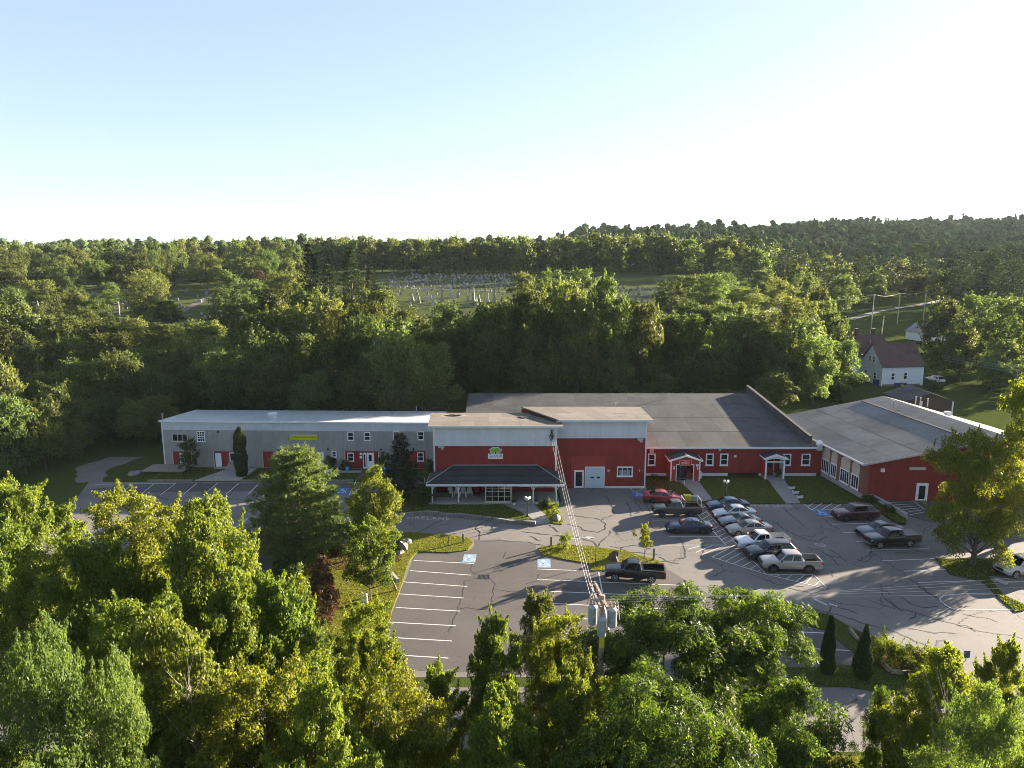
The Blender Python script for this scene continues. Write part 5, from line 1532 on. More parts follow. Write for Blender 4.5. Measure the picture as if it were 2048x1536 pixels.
        MB().box(mx, mx + .12, sy * (wb_ + .10), sy * (wb_ + .27), mz, mz + .13).box(mx + .03, mx + .09, sy * (wb_ - .04), sy * (wb_ + .11), mz + .02, mz + .06).build('mirror', col if not flare else M['black'], o)
    gm = 'chrome' if (bed and not flare) else 'black'
    zg = ff[3]
    MB().box(-.012 + sh, .06 + sh, -.42, .42, zg - .22, zg + .02).build('grille', M['black'], o)
    MB().box(-.03 + sh, .10 + sh, -.76, .76, ff[2] + .02, ff[2] + .16).build('front_bumper', M['chrome'] if gm == 'chrome' else M['black'], o)
    MB().box(sp['L'] - .10 + sh, sp['L'] + .05 + sh, -.78, .78, bb[2] + .02, bb[2] + .16).build('rear_bumper', M['chrome'] if bed else M['black'], o)
    MB().box(sp['L'] + .0 + sh, sp['L'] + .03 + sh, -.16, .16, bb[2] + .30, bb[2] + .44).build('number_plate', M['sign_white'], o)
    MB().box(.05 + sh, sp['L'] - .05 + sh, -.6, .6, sp['zl'] - .04, sp['zl'] + .14).build('underbody', M['black'], o)
    if bed and not topper:
        MB().box(c3_ + .10 + sh, sp['L'] - .10 + sh, -.76, .76, .64, .70).build('bed_floor', M['black'], o)
        b = MB()
        for sy in (-1, 1): b.box(c3_ + .05 + sh, sp['L'] - .04 + sh, sy * .78, sy * .90, 1.165, 1.20)
        b.box(sp['L'] - .12 + sh, sp['L'] - .04 + sh, -.78, .78, 1.166, 1.195)
        b.build('bed_rail', M['black'], o)
    if topper:
        MB().box(c3_ + .06 + sh, sp['L'] - .08 + sh, -.86, .86, 1.17, 1.23).build('bed_cover', M['dark_alloy'], o)
    if flare:
        for a in ax:
            for sy in (-1, 1):
                b = MB(); n = 12
                for k_ in range(n):
                    a0, a1 = math.pi * k_ / n, math.pi * (k_ + 1) / n
                    r0, r1 = sp['r'] + .06, sp['r'] + .15
                    y0, y1 = sy * (sp['W'] / 2 - .10), sy * (sp['W'] / 2 + .035)
                    p = [(a + r0 * math.cos(a0), sp['r'] + r0 * math.sin(a0)), (a + r1 * math.cos(a0), sp['r'] + r1 * math.sin(a0)), (a + r1 * math.cos(a1), sp['r'] + r1 * math.sin(a1)), (a + r0 * math.cos(a1), sp['r'] + r0 * math.sin(a1))]
                    b.hexa([(x, y0, z) for x, z in p], [(x, y1, z) for x, z in p])
                b.build('wheel_flare', M['black'], o)
    if rack:
        b = MB()
        for x in (c3_ + .12 + sh, sp['L'] - .1 + sh):
            b.tube([(x, -.84, 1.16), (x, -.84, 1.98), (x, .84, 1.98), (x, .84, 1.16)], .03, 6)
        b.build('ladder_rack', M['white_clean'], o)
    return o

CP = {k: car_paint(k, c, m) for k, (c, m) in dict(red=((.26, .012, .018), .3), charcoal=((.045, .042, .04), .35), navy=((.012, .02, .06), .35), blue=((.02, .05, .12), .4), silver=((.42, .44, .46), .5), steel=((.13, .15, .17), .5),
       pewter=((.24, .225, .21), .5), white=((.58, .59, .6), .1), midnight=((.018, .018, .03), .3), sand=((.32, .30, .28), .4), black=((.008, .008, .009), .2), maroon=((.055, .018, .022), .35), slate=((.10, .115, .135), .45), pale=((.45, .46, .46), .45)).items()}
make_car('sedan', 'red sedan beside the garage block, nearest the red gabled entry', 'sedan', CP['red'], (1351, 1009), (1306, 1007), 'dark_alloy')
make_car('pickup_truck', 'charcoal pickup with white ladder rack over its open bed', 'extcab', CP['charcoal'], (1322, 1035), (1383, 1035), 'dark_alloy', rack=True)
make_car('sedan', 'dark navy sedan parked alone below the charcoal pickup', 'sedan', CP['navy'], (1353, 1068.5), (1405, 1069), 'dark_alloy')
make_car('sedan', 'dark blue sedan at the lawn end of the car row', 'sedan', CP['blue'], (1432, 1024), (1483, 1023), 'dark_alloy')
make_car('sedan', 'bright silver sedan second in the row from the lawn', 'sedan', CP['silver'], (1445, 1041), (1497, 1040), 'alloy')
make_car('coupe', 'steel grey low coupe squeezed between the silver and pewter sedans', 'coupe', CP['steel'], (1459, 1057), (1508, 1056), 'dark_alloy')
make_car('sedan', 'pewter brown-grey sedan next to the white pickup', 'sedan', CP['pewter'], (1474, 1074), (1529, 1072), 'alloy')
make_car('pickup_truck', 'white extended-cab pickup with an open bed in the car row', 'extcab', CP['white'], (1496, 1104), (1560, 1101), 'dark_alloy')
make_car('suv', 'dark midnight SUV between the white and the sandy silver pickups', 'suv', CP['midnight'], (1517, 1124), (1577, 1121), 'dark_alloy')
make_car('pickup_truck', 'sandy silver crew-cab pickup with black wheel flares, nearest in the row', 'pickup', CP['sand'], (1546, 1146.5), (1617, 1147.5), 'dark_alloy', flare=True)
make_car('pickup_truck', 'black extended-cab pickup parked in the lower bays by the young tree', 'extcab', CP['black'], (1232, 1163), (1301, 1167), 'alloy')
make_car('suv', 'dark maroon SUV beside the blue accessible marking at right', 'suv', CP['maroon'], (1690, 1044), (1744, 1042), 'dark_alloy')
make_car('sedan', 'slate blue-grey sedan half hidden behind the black covered-bed pickup', 'sedan', CP['slate'], (1741, 1077), (1792, 1074), 'dark_alloy')
make_car('pickup_truck', 'black crew-cab pickup with a flat grey bed cover', 'pickup', CP['black'], (1752, 1098.5), (1826, 1094), 'alloy', topper=True)
make_car('suv', 'pale silver SUV at the right edge under the big tree', 'suv', CP['pale'], (2025, 1158), (2090, 1152), 'alloy')
make_car('suv', 'white SUV parked beside the pale blue house', 'suv', CP['white'], (1850, 762), (1874, 768), 'alloy')
# load in the charcoal pickup's bed

# ================================================================== VEGETATION
def np_mesh(name, V, Fq, mat, attrs=None):
    """V (n,3), Fq (m,k) -> mesh, all faces with k corners"""
    V = np.ascontiguousarray(V, dtype=np.float32); Fq = np.ascontiguousarray(Fq, dtype=np.int32)
    me = bpy.data.meshes.new(name)
    me.vertices.add(len(V)); me.vertices.foreach_set('co', V.ravel())
    m, k = Fq.shape
    me.loops.add(m * k); me.loops.foreach_set('vertex_index', Fq.ravel())
    me.polygons.add(m); me.polygons.foreach_set('loop_start', np.arange(0, m * k, k, dtype=np.int32))
    if attrs is not None:
        a = me.attributes.new('tint', 'FLOAT_COLOR', 'POINT'); a.data.foreach_set('color', np.ascontiguousarray(attrs, dtype=np.float32).ravel())
    me.materials.append(mat)
    me.update(calc_edges=True)
    return me

def unit(a): return a / np.maximum(1e-9, np.linalg.norm(a, axis=1, keepdims=True))

def leaves(pos, nrm, length, width, g, axis=None):
    """one diamond-shaped leaf per point"""
    n = len(pos)
    nrm = unit(nrm)
    t = g.normal(size=(n, 3)) if axis is None else axis + .35 * g.normal(size=(n, 3))
    t = unit(t - nrm * np.sum(t * nrm, axis=1, keepdims=True))
    b = np.cross(nrm, t)
    l = (np.asarray(length) * g.uniform(.7, 1.3, n))[:, None]; w = (np.asarray(width) * g.uniform(.7, 1.3, n))[:, None]
    fold = nrm * (w * g.uniform(-.1, .35, (n, 1)))
    V = np.empty((n, 4, 3))
    V[:, 0] = pos - t * l * .5; V[:, 1] = pos + b * w * .5 + fold - t * l * .08; V[:, 2] = pos + t * l * .5; V[:, 3] = pos - b * w * .5 + fold - t * l * .08
    return V.reshape(-1, 3), np.arange(n * 4, dtype=np.int32).reshape(n, 4)

def lobes(g, k=6, amp=.22):
    ph = g.uniform(0, 6.28, (k, 2)); fr = g.integers(1, 5, (k, 2)); am = g.uniform(.3, 1, k) * amp / 2
    def f(a, t): return 1 + sum(am[i] * np.sin(fr[i, 0] * a + ph[i, 0] + fr[i, 1] * 1.7 * t * 3.1 + ph[i, 1]) for i in range(k))
    return f

def clump_centres(g, n, prof, H0, H1, amp=.25, inner=.35):
    """points spread through the outer volume of a crown with uneven outline"""
    lob = lobes(g, 7, amp)
    out = []; tries = 0
    rmax = max(prof(t) for t in np.linspace(0, 1, 20))
    dmin = None
    while len(out) < n and tries < n * 60:
        tries += 1
        t = g.uniform(0, 1); p = prof(t)
        if g.uniform() > (p / rmax) ** 1.0 + .05: continue
        a = g.uniform(0, 6.283)
        q = inner + (1 - inner) * math.sqrt(g.uniform())
        r = p * q * lob(a, t)
        out.append((r * math.cos(a), r * math.sin(a), H0 + (H1 - H0) * t, q))
    return np.array(out)

def crown_leaves(g, C, rc, per, ls, lw, flat=.72, updir=.55, droop=0.0, jitter=.75, shell=.5, outl=.25):
    m = len(C)
    R_ = rc * g.uniform(.65, 1.35, m)
    k = (per * (R_ / rc) ** 2).astype(int) + 1
    idx = np.repeat(np.arange(m), k); n = len(idx)
    d = unit(g.normal(size=(n, 3)))
    d[:, 2] = np.where(d[:, 2] < -.55, -d[:, 2], d[:, 2])
    rad = R_[idx] * (shell + (1 - shell) * g.uniform(0, 1, n) ** .6) * (1 + .18 * g.normal(size=n) * (g.uniform(size=n) < outl))
    off = d * rad[:, None]; off[:, 2] *= flat
    pos = C[idx, :3] + off
    out = np.concatenate([C[idx, :2], np.zeros((n, 1))], axis=1); out = unit(out + 1e-6)
    nr = .55 * d + updir * np.array([0, 0, 1.0]) + .25 * out + jitter * g.normal(size=(n, 3))
    pos[:, 2] -= droop * g.uniform(0, 1, n)
    return pos, nr

def wood(g, C, H, rt, H0, n_limb=22, lean=.4, sides=7, split=.35):
    """tapered trunk with limbs reaching into the clumps"""
    b = MB()
    zs = np.linspace(0, H * .86, 8)
    wob = np.cumsum(g.normal(0, lean * .12, (8, 2)), axis=0); wob[0] = 0
    pts = [Vector((wob[i, 0], wob[i, 1], zs[i] - (.1 if i == 0 else 0))) for i in range(8)]
    rr = [rt * (1.25 if i == 0 else 1) * max(.12, (1 - .88 * i / 7)) for i in range(8)]
    b.tube(pts, rr, sides)
    sel = g.permutation(len(C))[:n_limb]
    for i in sel:
        c = Vector(C[i, :3]) * 1.0
        h0 = max(H0 * .55, min(H * .8, c.z - math.hypot(c.x, c.y) * g.uniform(.5, 1.0)))
        j = min(6, int(h0 / (H * .86) * 7)); f = h0 / (H * .86) * 7 - j
        p = pts[j].lerp(pts[j + 1], f)
        mid = p.lerp(c, .5) + Vector((0, 0, g.uniform(-.02, .10) * H * .3)) + Vector(g.normal(0, .15, 3))
        r0 = max(.02, rt * .42 * (1 - h0 / H) + .02)
        b.tube([p, p.lerp(mid, .5), mid, c], [r0, r0 * .75, r0 * .5, r0 * .15], 5, cap=False)
    return b

TREE = {}
def proto(name, crown_me, trunk_me, H, r): TREE[name] = (crown_me, trunk_me, H, r)

def decid(name, seed, H, H0, prof, n_cl, rc, per, ls, lw, mat, bark='bark', rt=.2, amp=.25, flat=.72, limbs=24, inner=.35, updir=.16, droop=0.0, tips=.45):
    g = np.random.default_rng(seed)
    C = clump_centres(g, n_cl, prof, H0, H - rc * .5, amp, inner)
    # leafy shoots standing out of the outline
    k = int(len(C) * tips)
    pos, nr = crown_leaves(g, C, rc, per, ls, lw, flat, updir, droop)
    if k:
        o_ = C[:, 3] * .6 + (C[:, 2] - H0) / (H - H0) * .5 + .35 * g.uniform(size=len(C))
        sel = np.argsort(-o_)[:k]
        base = C[sel, :3]; out = unit(np.concatenate([base[:, :2], np.zeros((k, 1))], 1) + 1e-6)
        ax = unit(out * g.uniform(.2, .9, (k, 1)) + np.array([0, 0, 1.0]) * g.uniform(.3, 1.1, (k, 1)) + .3 * g.normal(size=(k, 3)))
        Ls = rc * g.uniform(1.1, 2.1, (k, 1)); m = int(per * .30)
        ii = np.repeat(np.arange(k), m); tt = g.uniform(.2, 1, (k * m, 1))
        p2 = base[ii] + ax[ii] * Ls[ii] * tt + g.normal(size=(k * m, 3)) * rc * .22 * (1.25 - tt)
        n2 = .6 * g.normal(size=(k * m, 3)) + updir * np.array([0, 0, 1.0]) + .4 * out[ii]
        pos = np.concatenate([pos, p2]); nr = np.concatenate([nr, n2])
    V, Fq = leaves(pos, nr, ls, lw, g)
    cm = np_mesh('crown', V, Fq, mat)
    tm = wood(g, C, H, rt, H0, limbs).mesh('trunk', M[bark], True)
    proto(name, cm, tm, H, max(np.hypot(C[:, 0], C[:, 1])) + rc * .5)

def dome(r, low=.25, p=.75):
    return lambda t: r * (low + (1 - low) * math.sin(math.pi * min(1, (t * .88 + .12))) ** p)
def oval(r): return lambda t: r * max(.12, math.sin(math.pi * (t * .82 + .12)) ** .8)
def cone(r, top=.06): return lambda t: r * (top + (1 - top) * (1 - t) ** .85)
def pearshape(r): return lambda t: r * max(.08, (math.sin(math.pi * (t ** .75 * .86 + .10)) ** .9))

LM = {}
LM['maple'] = leaf_mat('leaf_maple', [(.056, .094, .016), (.086, .130, .020), (.120, .156, .026), (.155, .176, .038)], .50, (1, .95, .28), .018, .18)
LM['maple_y'] = leaf_mat('leaf_yellow_green', [(.064, .100, .017), (.098, .138, .020), (.132, .164, .025), (.168, .182, .034)], .50, (1, .92, .24), .018, .15)
LM['ash'] = leaf_mat('leaf_ash', [(.026, .048, .013), (.040, .070, .016), (.062, .094, .020), (.10, .125, .026)], .46, (1, .98, .28), .01, .12, gloss=.015)
LM['silver'] = leaf_mat('leaf_pale', [(.062, .098, .026), (.088, .128, .034), (.120, .152, .046)], .46, (1, 1, .45), .01, .12, gloss=.02)
LM['wood'] = leaf_mat('leaf_woodland', [(.046, .072, .031), (.068, .100, .038), (.096, .126, .044), (.126, .144, .050)], .44, (1, .95, .32), .03, .42, gloss=.015)
LM['wood_dark'] = leaf_mat('leaf_conifer', [(.016, .030, .014), (.026, .044, .018), (.040, .060, .024)], .2, (1, 1, .5), .015, .25, rough=.6, gloss=.01)
LM['pine'] = leaf_mat('needles_pine', [(.080, .112, .046), (.120, .155, .060), (.165, .195, .078)], .38, (1, 1, .45), .01, .1, rough=.6, gloss=.01)
LM['arbor'] = leaf_mat('leaf_arborvitae', [(.018, .034, .012), (.028, .050, .014), (.042, .066, .02)], .2, (1, 1, .4), .01, .12, gloss=.01)
LM['plum'] = leaf_mat('leaf_plum', [(.038, .022, .014), (.066, .038, .020), (.10, .062, .032)], .3, (1, .7, .35), .01, .1, gloss=.02)
LM['spruce'] = leaf_mat('needles_spruce', [(.010, .018, .010), (.018, .028, .015), (.028, .040, .02)], .12, (1, 1, .5), .01, .1, gloss=.01)
LM['far'] = leaf_mat('leaf_far_wood', [(.050, .076, .033), (.066, .094, .038), (.082, .108, .042)], .16, (1, .95, .35), .03, .35, attr=True, gloss=0.0, rough=.9)
LM['grass'] = leaf_mat('grass_blade', [(.060, .080, .015), (.105, .125, .02), (.16, .155, .032)], .45, (1, .95, .3), .01, .1, gloss=.01)

# ---- foreground kinds, leaf by leaf
decid('maple_a', 1, 15, 3.2, dome(5.0, .35), 170, 1.0, 430, .19, .14, LM['maple'], rt=.24, amp=.4, inner=.5)
decid('maple_b', 2, 13, 2.6, oval(3.9), 140, .88, 420, .18, .135, LM['maple'], rt=.2, amp=.45, inner=.5)
decid('maple_c', 3, 14, 3.0, dome(4.4, .3), 150, .92, 420, .18, .12, LM['maple_y'], rt=.22, amp=.4, inner=.5)
decid('silver_a', 4, 14, 2.5, dome(4.4, .45), 150, .92, 420, .18, .08, LM['silver'], rt=.2, amp=.35, droop=.2, inner=.5)

def ash(name, seed, H, H0, r, n_cl, per):
    g = np.random.default_rng(seed)
    C = clump_centres(g, n_cl, dome(r, .4), H0, H - .5, .5, .4)
    pos, nr = crown_leaves(g, C, 1.1, per, 1, 1, .65, .45, 0, .6, .35)
    n = len(pos)
    d = pos - C[g.integers(0, len(C), n), :3] * np.array([1, 1, 1])
    out = unit(np.concatenate([pos[:, :2], np.zeros((n, 1))], 1) + .8 * g.normal(size=(n, 3)) * np.array([1, 1, .3]))
    nr = unit(nr); ax = unit(out - nr * np.sum(out * nr, 1, keepdims=True)); b = np.cross(nr, ax)
    Ls = g.uniform(.38, .62, n)[:, None]
    P_, N_, A_ = [], [], []
    for k in range(4):
        t = (k + .5) / 4 - .5
        for sgn in (-1, 1):
            P_.append(pos + ax * Ls * t + b * sgn * Ls * .20 - nr * (t + .5) ** 2 * Ls * .35); N_.append(nr + .25 * sgn * b + .15 * g.normal(size=(n, 3))); A_.append(b * sgn + ax * .55)
    P_.append(pos + ax * Ls * .62 - nr * Ls * .35); N_.append(nr); A_.append(ax)
    P_, N_, A_ = np.concatenate(P_), np.concatenate(N_), np.concatenate(A_)
    V, Fq = leaves(P_, N_, .23, .085, g, A_)
    proto(name, np_mesh('crown', V, Fq, LM['ash']), wood(g, C, H, .2, H0, 30).mesh('trunk', M['bark'], True), H, r)
ash('ash_a', 7, 15, 4.0, 5.0, 190, 62)
ash('ash_b', 8, 10, 2.0, 3.6, 85, 62)

# ---- single trees of the yard
decid('yard_pear', 21, 9.5, 1.4, pearshape(3.3), 120, .72, 260, .17, .12, LM['maple_y'], rt=.14, amp=.3, flat=.9, inner=.3)
decid('yard_maple', 22, 7.6, 2.0, dome(3.1, .35), 90, .7, 230, .18, .13, LM['maple'], rt=.11, amp=.4)
decid('yard_oak', 23, 13.5, 1.9, dome(5.6, .62), 200, 1.05, 250, .21, .15, LM['maple_y'], rt=.34, amp=.4)
decid('sapling', 24, 4.2, 1.0, pearshape(1.15), 26, .42, 90, .17, .11, LM['maple_y'], rt=.05, amp=.6, limbs=14)
decid('small_dark', 25, 4.6, .6, dome(1.6, .6), 34, .5, 120, .2, .09, LM['ash'], rt=.08, amp=.6)
decid('shrub', 26, 1.9, .1, dome(1.2, .8), 26, .45, 120, .13, .09, LM['ash'], rt=.03, amp=.4, limbs=8)
decid('shrub_y', 27, 1.6, .1, dome(1.1, .8), 22, .42, 110, .14, .09, LM['maple_y'], rt=.03, amp=.5, limbs=8)
decid('willow_bush', 28, 5.0, .6, dome(2.3, .7), 60, .7, 260, .20, .06, LM['silver'], rt=.08, amp=.4, limbs=12, droop=.3)
decid('plum', 29, 5.3, .2, lambda t: 1.25 * (max(.12, math.sin(math.pi * (t ** .7 * .84 + .14)) ** .9)), 85, .45, 150, .13, .09, LM['plum'], rt=.08, amp=.2, flat=1.1, limbs=10)
decid('ball_shrub', 30, 2.0, .1, dome(1.35, .75), 70, .38, 140, .10, .07, LM['arbor'], rt=.05, amp=.08, limbs=6, tips=0)
decid('dark_round', 31, 9.5, 1.5, oval(3.0), 110, .8, 280, .2, .14, LM['wood'], rt=.15, amp=.3)

def column(name, seed, H, r, n, mat, tip=.35, ls=.16, lw=.06):
    g = np.random.default_rng(seed)
    t = g.uniform(0, 1, n) ** 1.05; a = g.uniform(0, 6.283, n)
    lob = lobes(g, 6, .16)
    pr = r * np.minimum(1, (1 - t) / tip + .10) ** .75 * np.minimum(1, .75 + t * 2.0) * lob(a, t) * (.82 + .22 * g.uniform(0, 1, n) ** .4)
    pos = np.stack([pr * np.cos(a), pr * np.sin(a), .05 + t * (H - .05)], 1)
    out = np.stack([np.cos(a), np.sin(a), np.zeros(n)], 1)
    nr = out * .9 + .5 * g.normal(size=(n, 3)); ax = out * .35 + np.array([0, 0, 1.0])
    V, Fq = leaves(pos, nr, ls, lw, g, ax)
    tm = MB().tube([(0, 0, -.05), (0, 0, H * .8)], [.09, .02], 6).mesh('trunk', M['bark'])
    proto(name, np_mesh('crown', V, Fq, mat), tm, H, r)
column('arbor_tall', 41, 6.3, .95, 17000, LM['arbor'], .22)
column('arbor_cone', 42, 4.4, .85, 15000, LM['arbor'], .85)

def pine(name, seed, H, H0, r, whorls, per, tuft, mat, ls=.30, lw=.035, droop=.0, shape=.8, rt=.22, n_b=7, sparse=0.0, asym=.2):
    """conifer: whorled branches carrying needle tufts"""
    g = np.random.default_rng(seed)
    P_, N_, A_ = [], [], []
    b = MB(); b.tube([(0, 0, -.1), (.05, .03, H * .5), (0, 0, H)], [rt, rt * .6, .02], 7)
    for i in range(whorls):
        t = (i + .3) / whorls; z = H0 + (H - H0) * t
        L = r * (1 - t) ** shape + .25
        for k in range(n_b):
            if g.uniform() < sparse: continue
            a = 2 * math.pi * (k + g.uniform(-.35, .35)) / n_b + i * 1.3
            l = L * g.uniform(.68, 1.15); up = lerp(-droop, .55, t ** 1.2)
            d = Vector((math.cos(a), math.sin(a), 0))
            e = Vector((0, 0, z)) + d * l + Vector((0, 0, up * l + g.uniform(-.15, .15)))
            m_ = Vector((0, 0, z)).lerp(e, .55) + Vector((0, 0, -.05 * l))
            b.tube([(0, 0, z), m_, e], [max(.015, rt * .28 * (1 - t) + .012), .02, .008], 4, cap=False)
            nt_ = max(2, int(per * l / r))
            for s in range(nt_):
                f = .30 + .70 * (s + g.uniform(0, 1)) / nt_
                q = (Vector((0, 0, z)).lerp(m_, f / .55) if f < .55 else m_.lerp(e, (f - .55) / .45))
                side = Vector((-d.y, d.x, 0)) * g.normal(0, .20 * l * (1.1 - f * .6))
                q = q + side + Vector((0, 0, g.uniform(-.04, .10)))
                ax = unit(np.array([[d.x * .8, d.y * .8, .45]]) + .75 * g.normal(size=(tuft, 3)))
                pos = np.array(q)[None, :] + ax * ls * .45 + .09 * g.normal(size=(tuft, 3))
                P_.append(pos); A_.append(ax); N_.append(np.cross(ax, g.normal(size=(tuft, 3))) + np.array([0, 0, .3]))
    P_, N_, A_ = np.concatenate(P_), np.concatenate(N_), np.concatenate(A_)
    V, Fq = leaves(P_, N_, ls, lw, g, A_ * 4)
    proto(name, np_mesh('crown', V, Fq, mat), b.mesh('trunk', M['bark'], True), H, r)
pine('yard_pine', 51, 10.4, .9, 4.6, 14, 24, 22, LM['pine'], .46, .075, .0, .48, .2, 10)
pine('yard_spruce', 52, 7.4, .4, 2.1, 15, 9, 16, LM['spruce'], .30, .06, .25, .85, .12, 8)

# ---- woodland kinds, coarser
for i, (H, r, low) in enumerate(((16, 5.6, .35), (18, 6.2, .3), (14, 4.8, .45), (17, 5.0, .25), (15, 5.4, .5))):
    decid('wood_%d' % i, 60 + i, H, H * .20, dome(r, low) if i != 3 else oval(r), 120, 1.45, 92, .46, .34, LM['wood'], rt=.3, amp=.42, limbs=10, inner=.45)
decid('wood_birch', 66, 14, 3.0, oval(3.2), 80, 1.1, 90, .34, .24, LM['wood'], bark='pale_bark', rt=.16, amp=.4, limbs=18)
pine('wood_pine', 71, 20, 4, 5.0, 17, 7, 14, LM['wood_dark'], .75, .16, .0, .6, .3, 7, .12)
pine('wood_spruce', 72, 19, 1.5, 3.6, 22, 6, 12, LM['wood_dark'], .65, .15, .25, .9, .26, 7)
# ---- hillside kinds seen from afar
for i, (H, r, low) in enumerate(((14, 5.2, .35), (15, 5.6, .4), (13, 4.6, .5), (15, 4.4, .3))):
    decid('hill_%d' % i, 80 + i, H, H * .16, dome(r, low), 60, 1.7, 34, .85, .62, LM['wood'], rt=.28, amp=.42, limbs=4, inner=.5)
pine('hill_pine', 86, 17, 3, 4.2, 12, 5, 7, LM['wood_dark'], 1.0, .34, .05, .65, .28, 6, .1)

TREE_N = [0]
def tree(kind, name, label, loc, h=None, r=None, group=None, cat='tree', rz=None, lean=(0, 0)):
    cm, tm, H, rr = TREE[kind]
    g = random.Random(TREE_N[0] * 7 + 3); TREE_N[0] += 1
    o = thing(name, label, cat, loc, g.uniform(0, 6.28) if rz is None else rz, group)
    sz = (h or H) / H; sx = (r or rr * sz) / rr
    o.scale = (sx, sx, sz)
    if lean != (0, 0): o.rotation_euler[0] = lean[0]; o.rotation_euler[1] = lean[1]
    link('crown', cm, o); link('trunk', tm, o)
    return o

def top_tree(kind, u, v, Y, r, name, label, group=None, base=None, **k):
    """tree whose top was sighted at pixel u, v, standing Y metres away"""
    p = at_y(u, v, Y)
    z = height(p.x, Y) if base is None else base
    return tree(kind, name, label, (p.x, Y, z), max(2.0, p.z - z), r, group, **k)

# ------------------------------------------------------------------ foreground trees, between the drone and the street
FG = [
 ('maple_a', 95, 1110, 39, 4.4, 'maple_tree', 'full green maple filling the left foreground near the edge'),
 ('maple_c', 265, 1190, 30, 3.6, 'maple_tree', 'yellow-green maple in the middle of the left foreground'),
 ('maple_b', 455, 1185, 31, 3.4, 'maple_tree', 'green maple filling the lower right of the left foreground mass'),
 ('maple_c', 610, 1300, 31, 2.8, 'maple_tree', 'yellow-green maple below the willowy bush'),
 ('maple_b', 30, 962, 47, 4.6, 'maple_tree', 'green maple at the left edge above the reddish patch'),
 ('maple_b', -70, 985, 42, 4.6, 'maple_tree', 'maple cut by the left edge of the picture, behind the pale fine-leaved tree'),
 ('maple_c', 255, 985, 43, 4.6, 'maple_tree', 'yellow-green maple left of the biggest foreground maple'),
 ('maple_a', 420, 1010, 36.5, 4.8, 'maple_tree', 'biggest sunlit maple in the left foreground'),
 ('maple_b', 170, 1085, 34, 4.2, 'maple_tree', 'rounded maple in the left foreground below the yellow-green one'),
 ('maple_b', 540, 1150, 33.5, 3.2, 'maple_tree', 'narrow maple on the right flank of the biggest maple'),
 ('silver_a', 40, 1275, 21, 3.4, 'birch_tree', 'pale fine-leaved tree in the bottom left corner'),
 ('silver_a', 190, 1330, 22, 2.8, 'birch_tree', 'pale fine-leaved tree second from the bottom left corner'),
 ('maple_a', 330, 1240, 27, 3.9, 'maple_tree', 'shaded maple in the bottom left, below the biggest maple'),
 ('maple_c', 520, 1330, 26, 3.5, 'maple_tree', 'sunlit maple at the bottom, left of centre'),
 ('maple_c', 735, 1200, 34.5, 2.1, 'maple_tree', 'slim yellow-green maple in front of the central bays'),
 ('maple_c', 770, 1335, 28, 3.0, 'maple_tree', 'bright yellow-green maple at bottom below the central bays'),
 ('maple_b', 880, 1330, 33, 2.2, 'maple_tree', 'small yellowish maple beside the gap showing the street'),
 ('maple_b', 640, 1385, 24, 3.0, 'maple_tree', 'leafy maple cut by the bottom edge under the bright yellow-green one'),
 ('maple_b', 995, 1240, 33, 2.2, 'maple_tree', 'pointed green maple at bottom centre'),
 ('maple_c', 1125, 1225, 35, 2.1, 'maple_tree', 'green maple left of the transformer pole'),
 ('maple_a', 1010, 1385, 26, 2.9, 'maple_tree', 'broad maple filling the bottom centre'),
 ('maple_b', 1175, 1330, 28, 3.0, 'maple_tree', 'maple below the transformers'),
 ('ash_a', 1335, 1195, 33, 3.9, 'ash_tree', 'large dark ash with feathery leaves right of the transformers'),
 ('ash_a', 1490, 1178, 36, 3.4, 'ash_tree', 'dark ash reaching up before the silver pickup'),
 ('ash_b', 1590, 1385, 28, 2.4, 'ash_tree', 'smaller ash beside the street at bottom right'),
 ('ash_a', 1330, 1380, 25, 3.4, 'ash_tree', 'shaded ash filling the bottom right of centre'),
 ('maple_a', 1905, 1312, 31, 3.3, 'maple_tree', 'sunlit maple in the bottom right corner'),
 ('maple_b', 2020, 1290, 34, 2.0, 'maple_tree', 'slender maple at the right edge by the street'),
 ('silver_a', 1985, 1395, 25, 3.0, 'locust_tree', 'pale fine-leaved tree in the bottom right corner'),
 ('ash_b', 1780, 1385, 33, 1.1, 'ash_tree', 'thin young ash standing over the street at bottom right'),
]
for k, u, v, Y, r, nm, lab in FG:
    top_tree(k, u, v, Y, r, nm, lab, 'foreground trees')
top_tree('dark_round', 1078, 1188, 44, 2.0, 'dogwood_tree', 'dark round-headed tree standing at the lower bays', None)
top_tree('willow_bush', 655, 1265, 40, 2.1, 'willow_bush', 'grey-green willowy bush under the plum-coloured shrub', None, cat='bush')
# leafless stems
M['twig'] = paint('twig', (0.20, 0.175, 0.15), 0.85, 0.25, 4)
def bare_tree(u, v, Y, label, seed, h0=2.0):
    p = at_y(u, v, Y); H = p.z; g = random.Random(seed)
    o = thing('bare_sapling', label, 'tree', (p.x, Y, 0))
    t = MB().tube([(0, 0, -.1), (.1, 0, H * .5), (0, .1, H)], [.07, .045, .008], 6).build('trunk', M['twig'], o)
    for i in range(26):
        z = H * g.uniform(.35, .95); a = g.uniform(0, 6.28); l = (H - z) * g.uniform(.35, .7) + .4
        e = (math.cos(a) * l * .6, math.sin(a) * l * .6, z + l * .9)
        m_ = (e[0] * .45, e[1] * .45, z + l * .35)
        MB().tube([(0.05, 0, z), m_, e], [.016, .011, .005], 4).build('branch', M['twig'], o)
    return o
bare_tree(372, 1318, 25.5, 'leafless grey stems poking out of the left foreground trees', 4)
bare_tree(1912, 1345, 27.5, 'leafless grey sapling before the bottom right maple', 6)

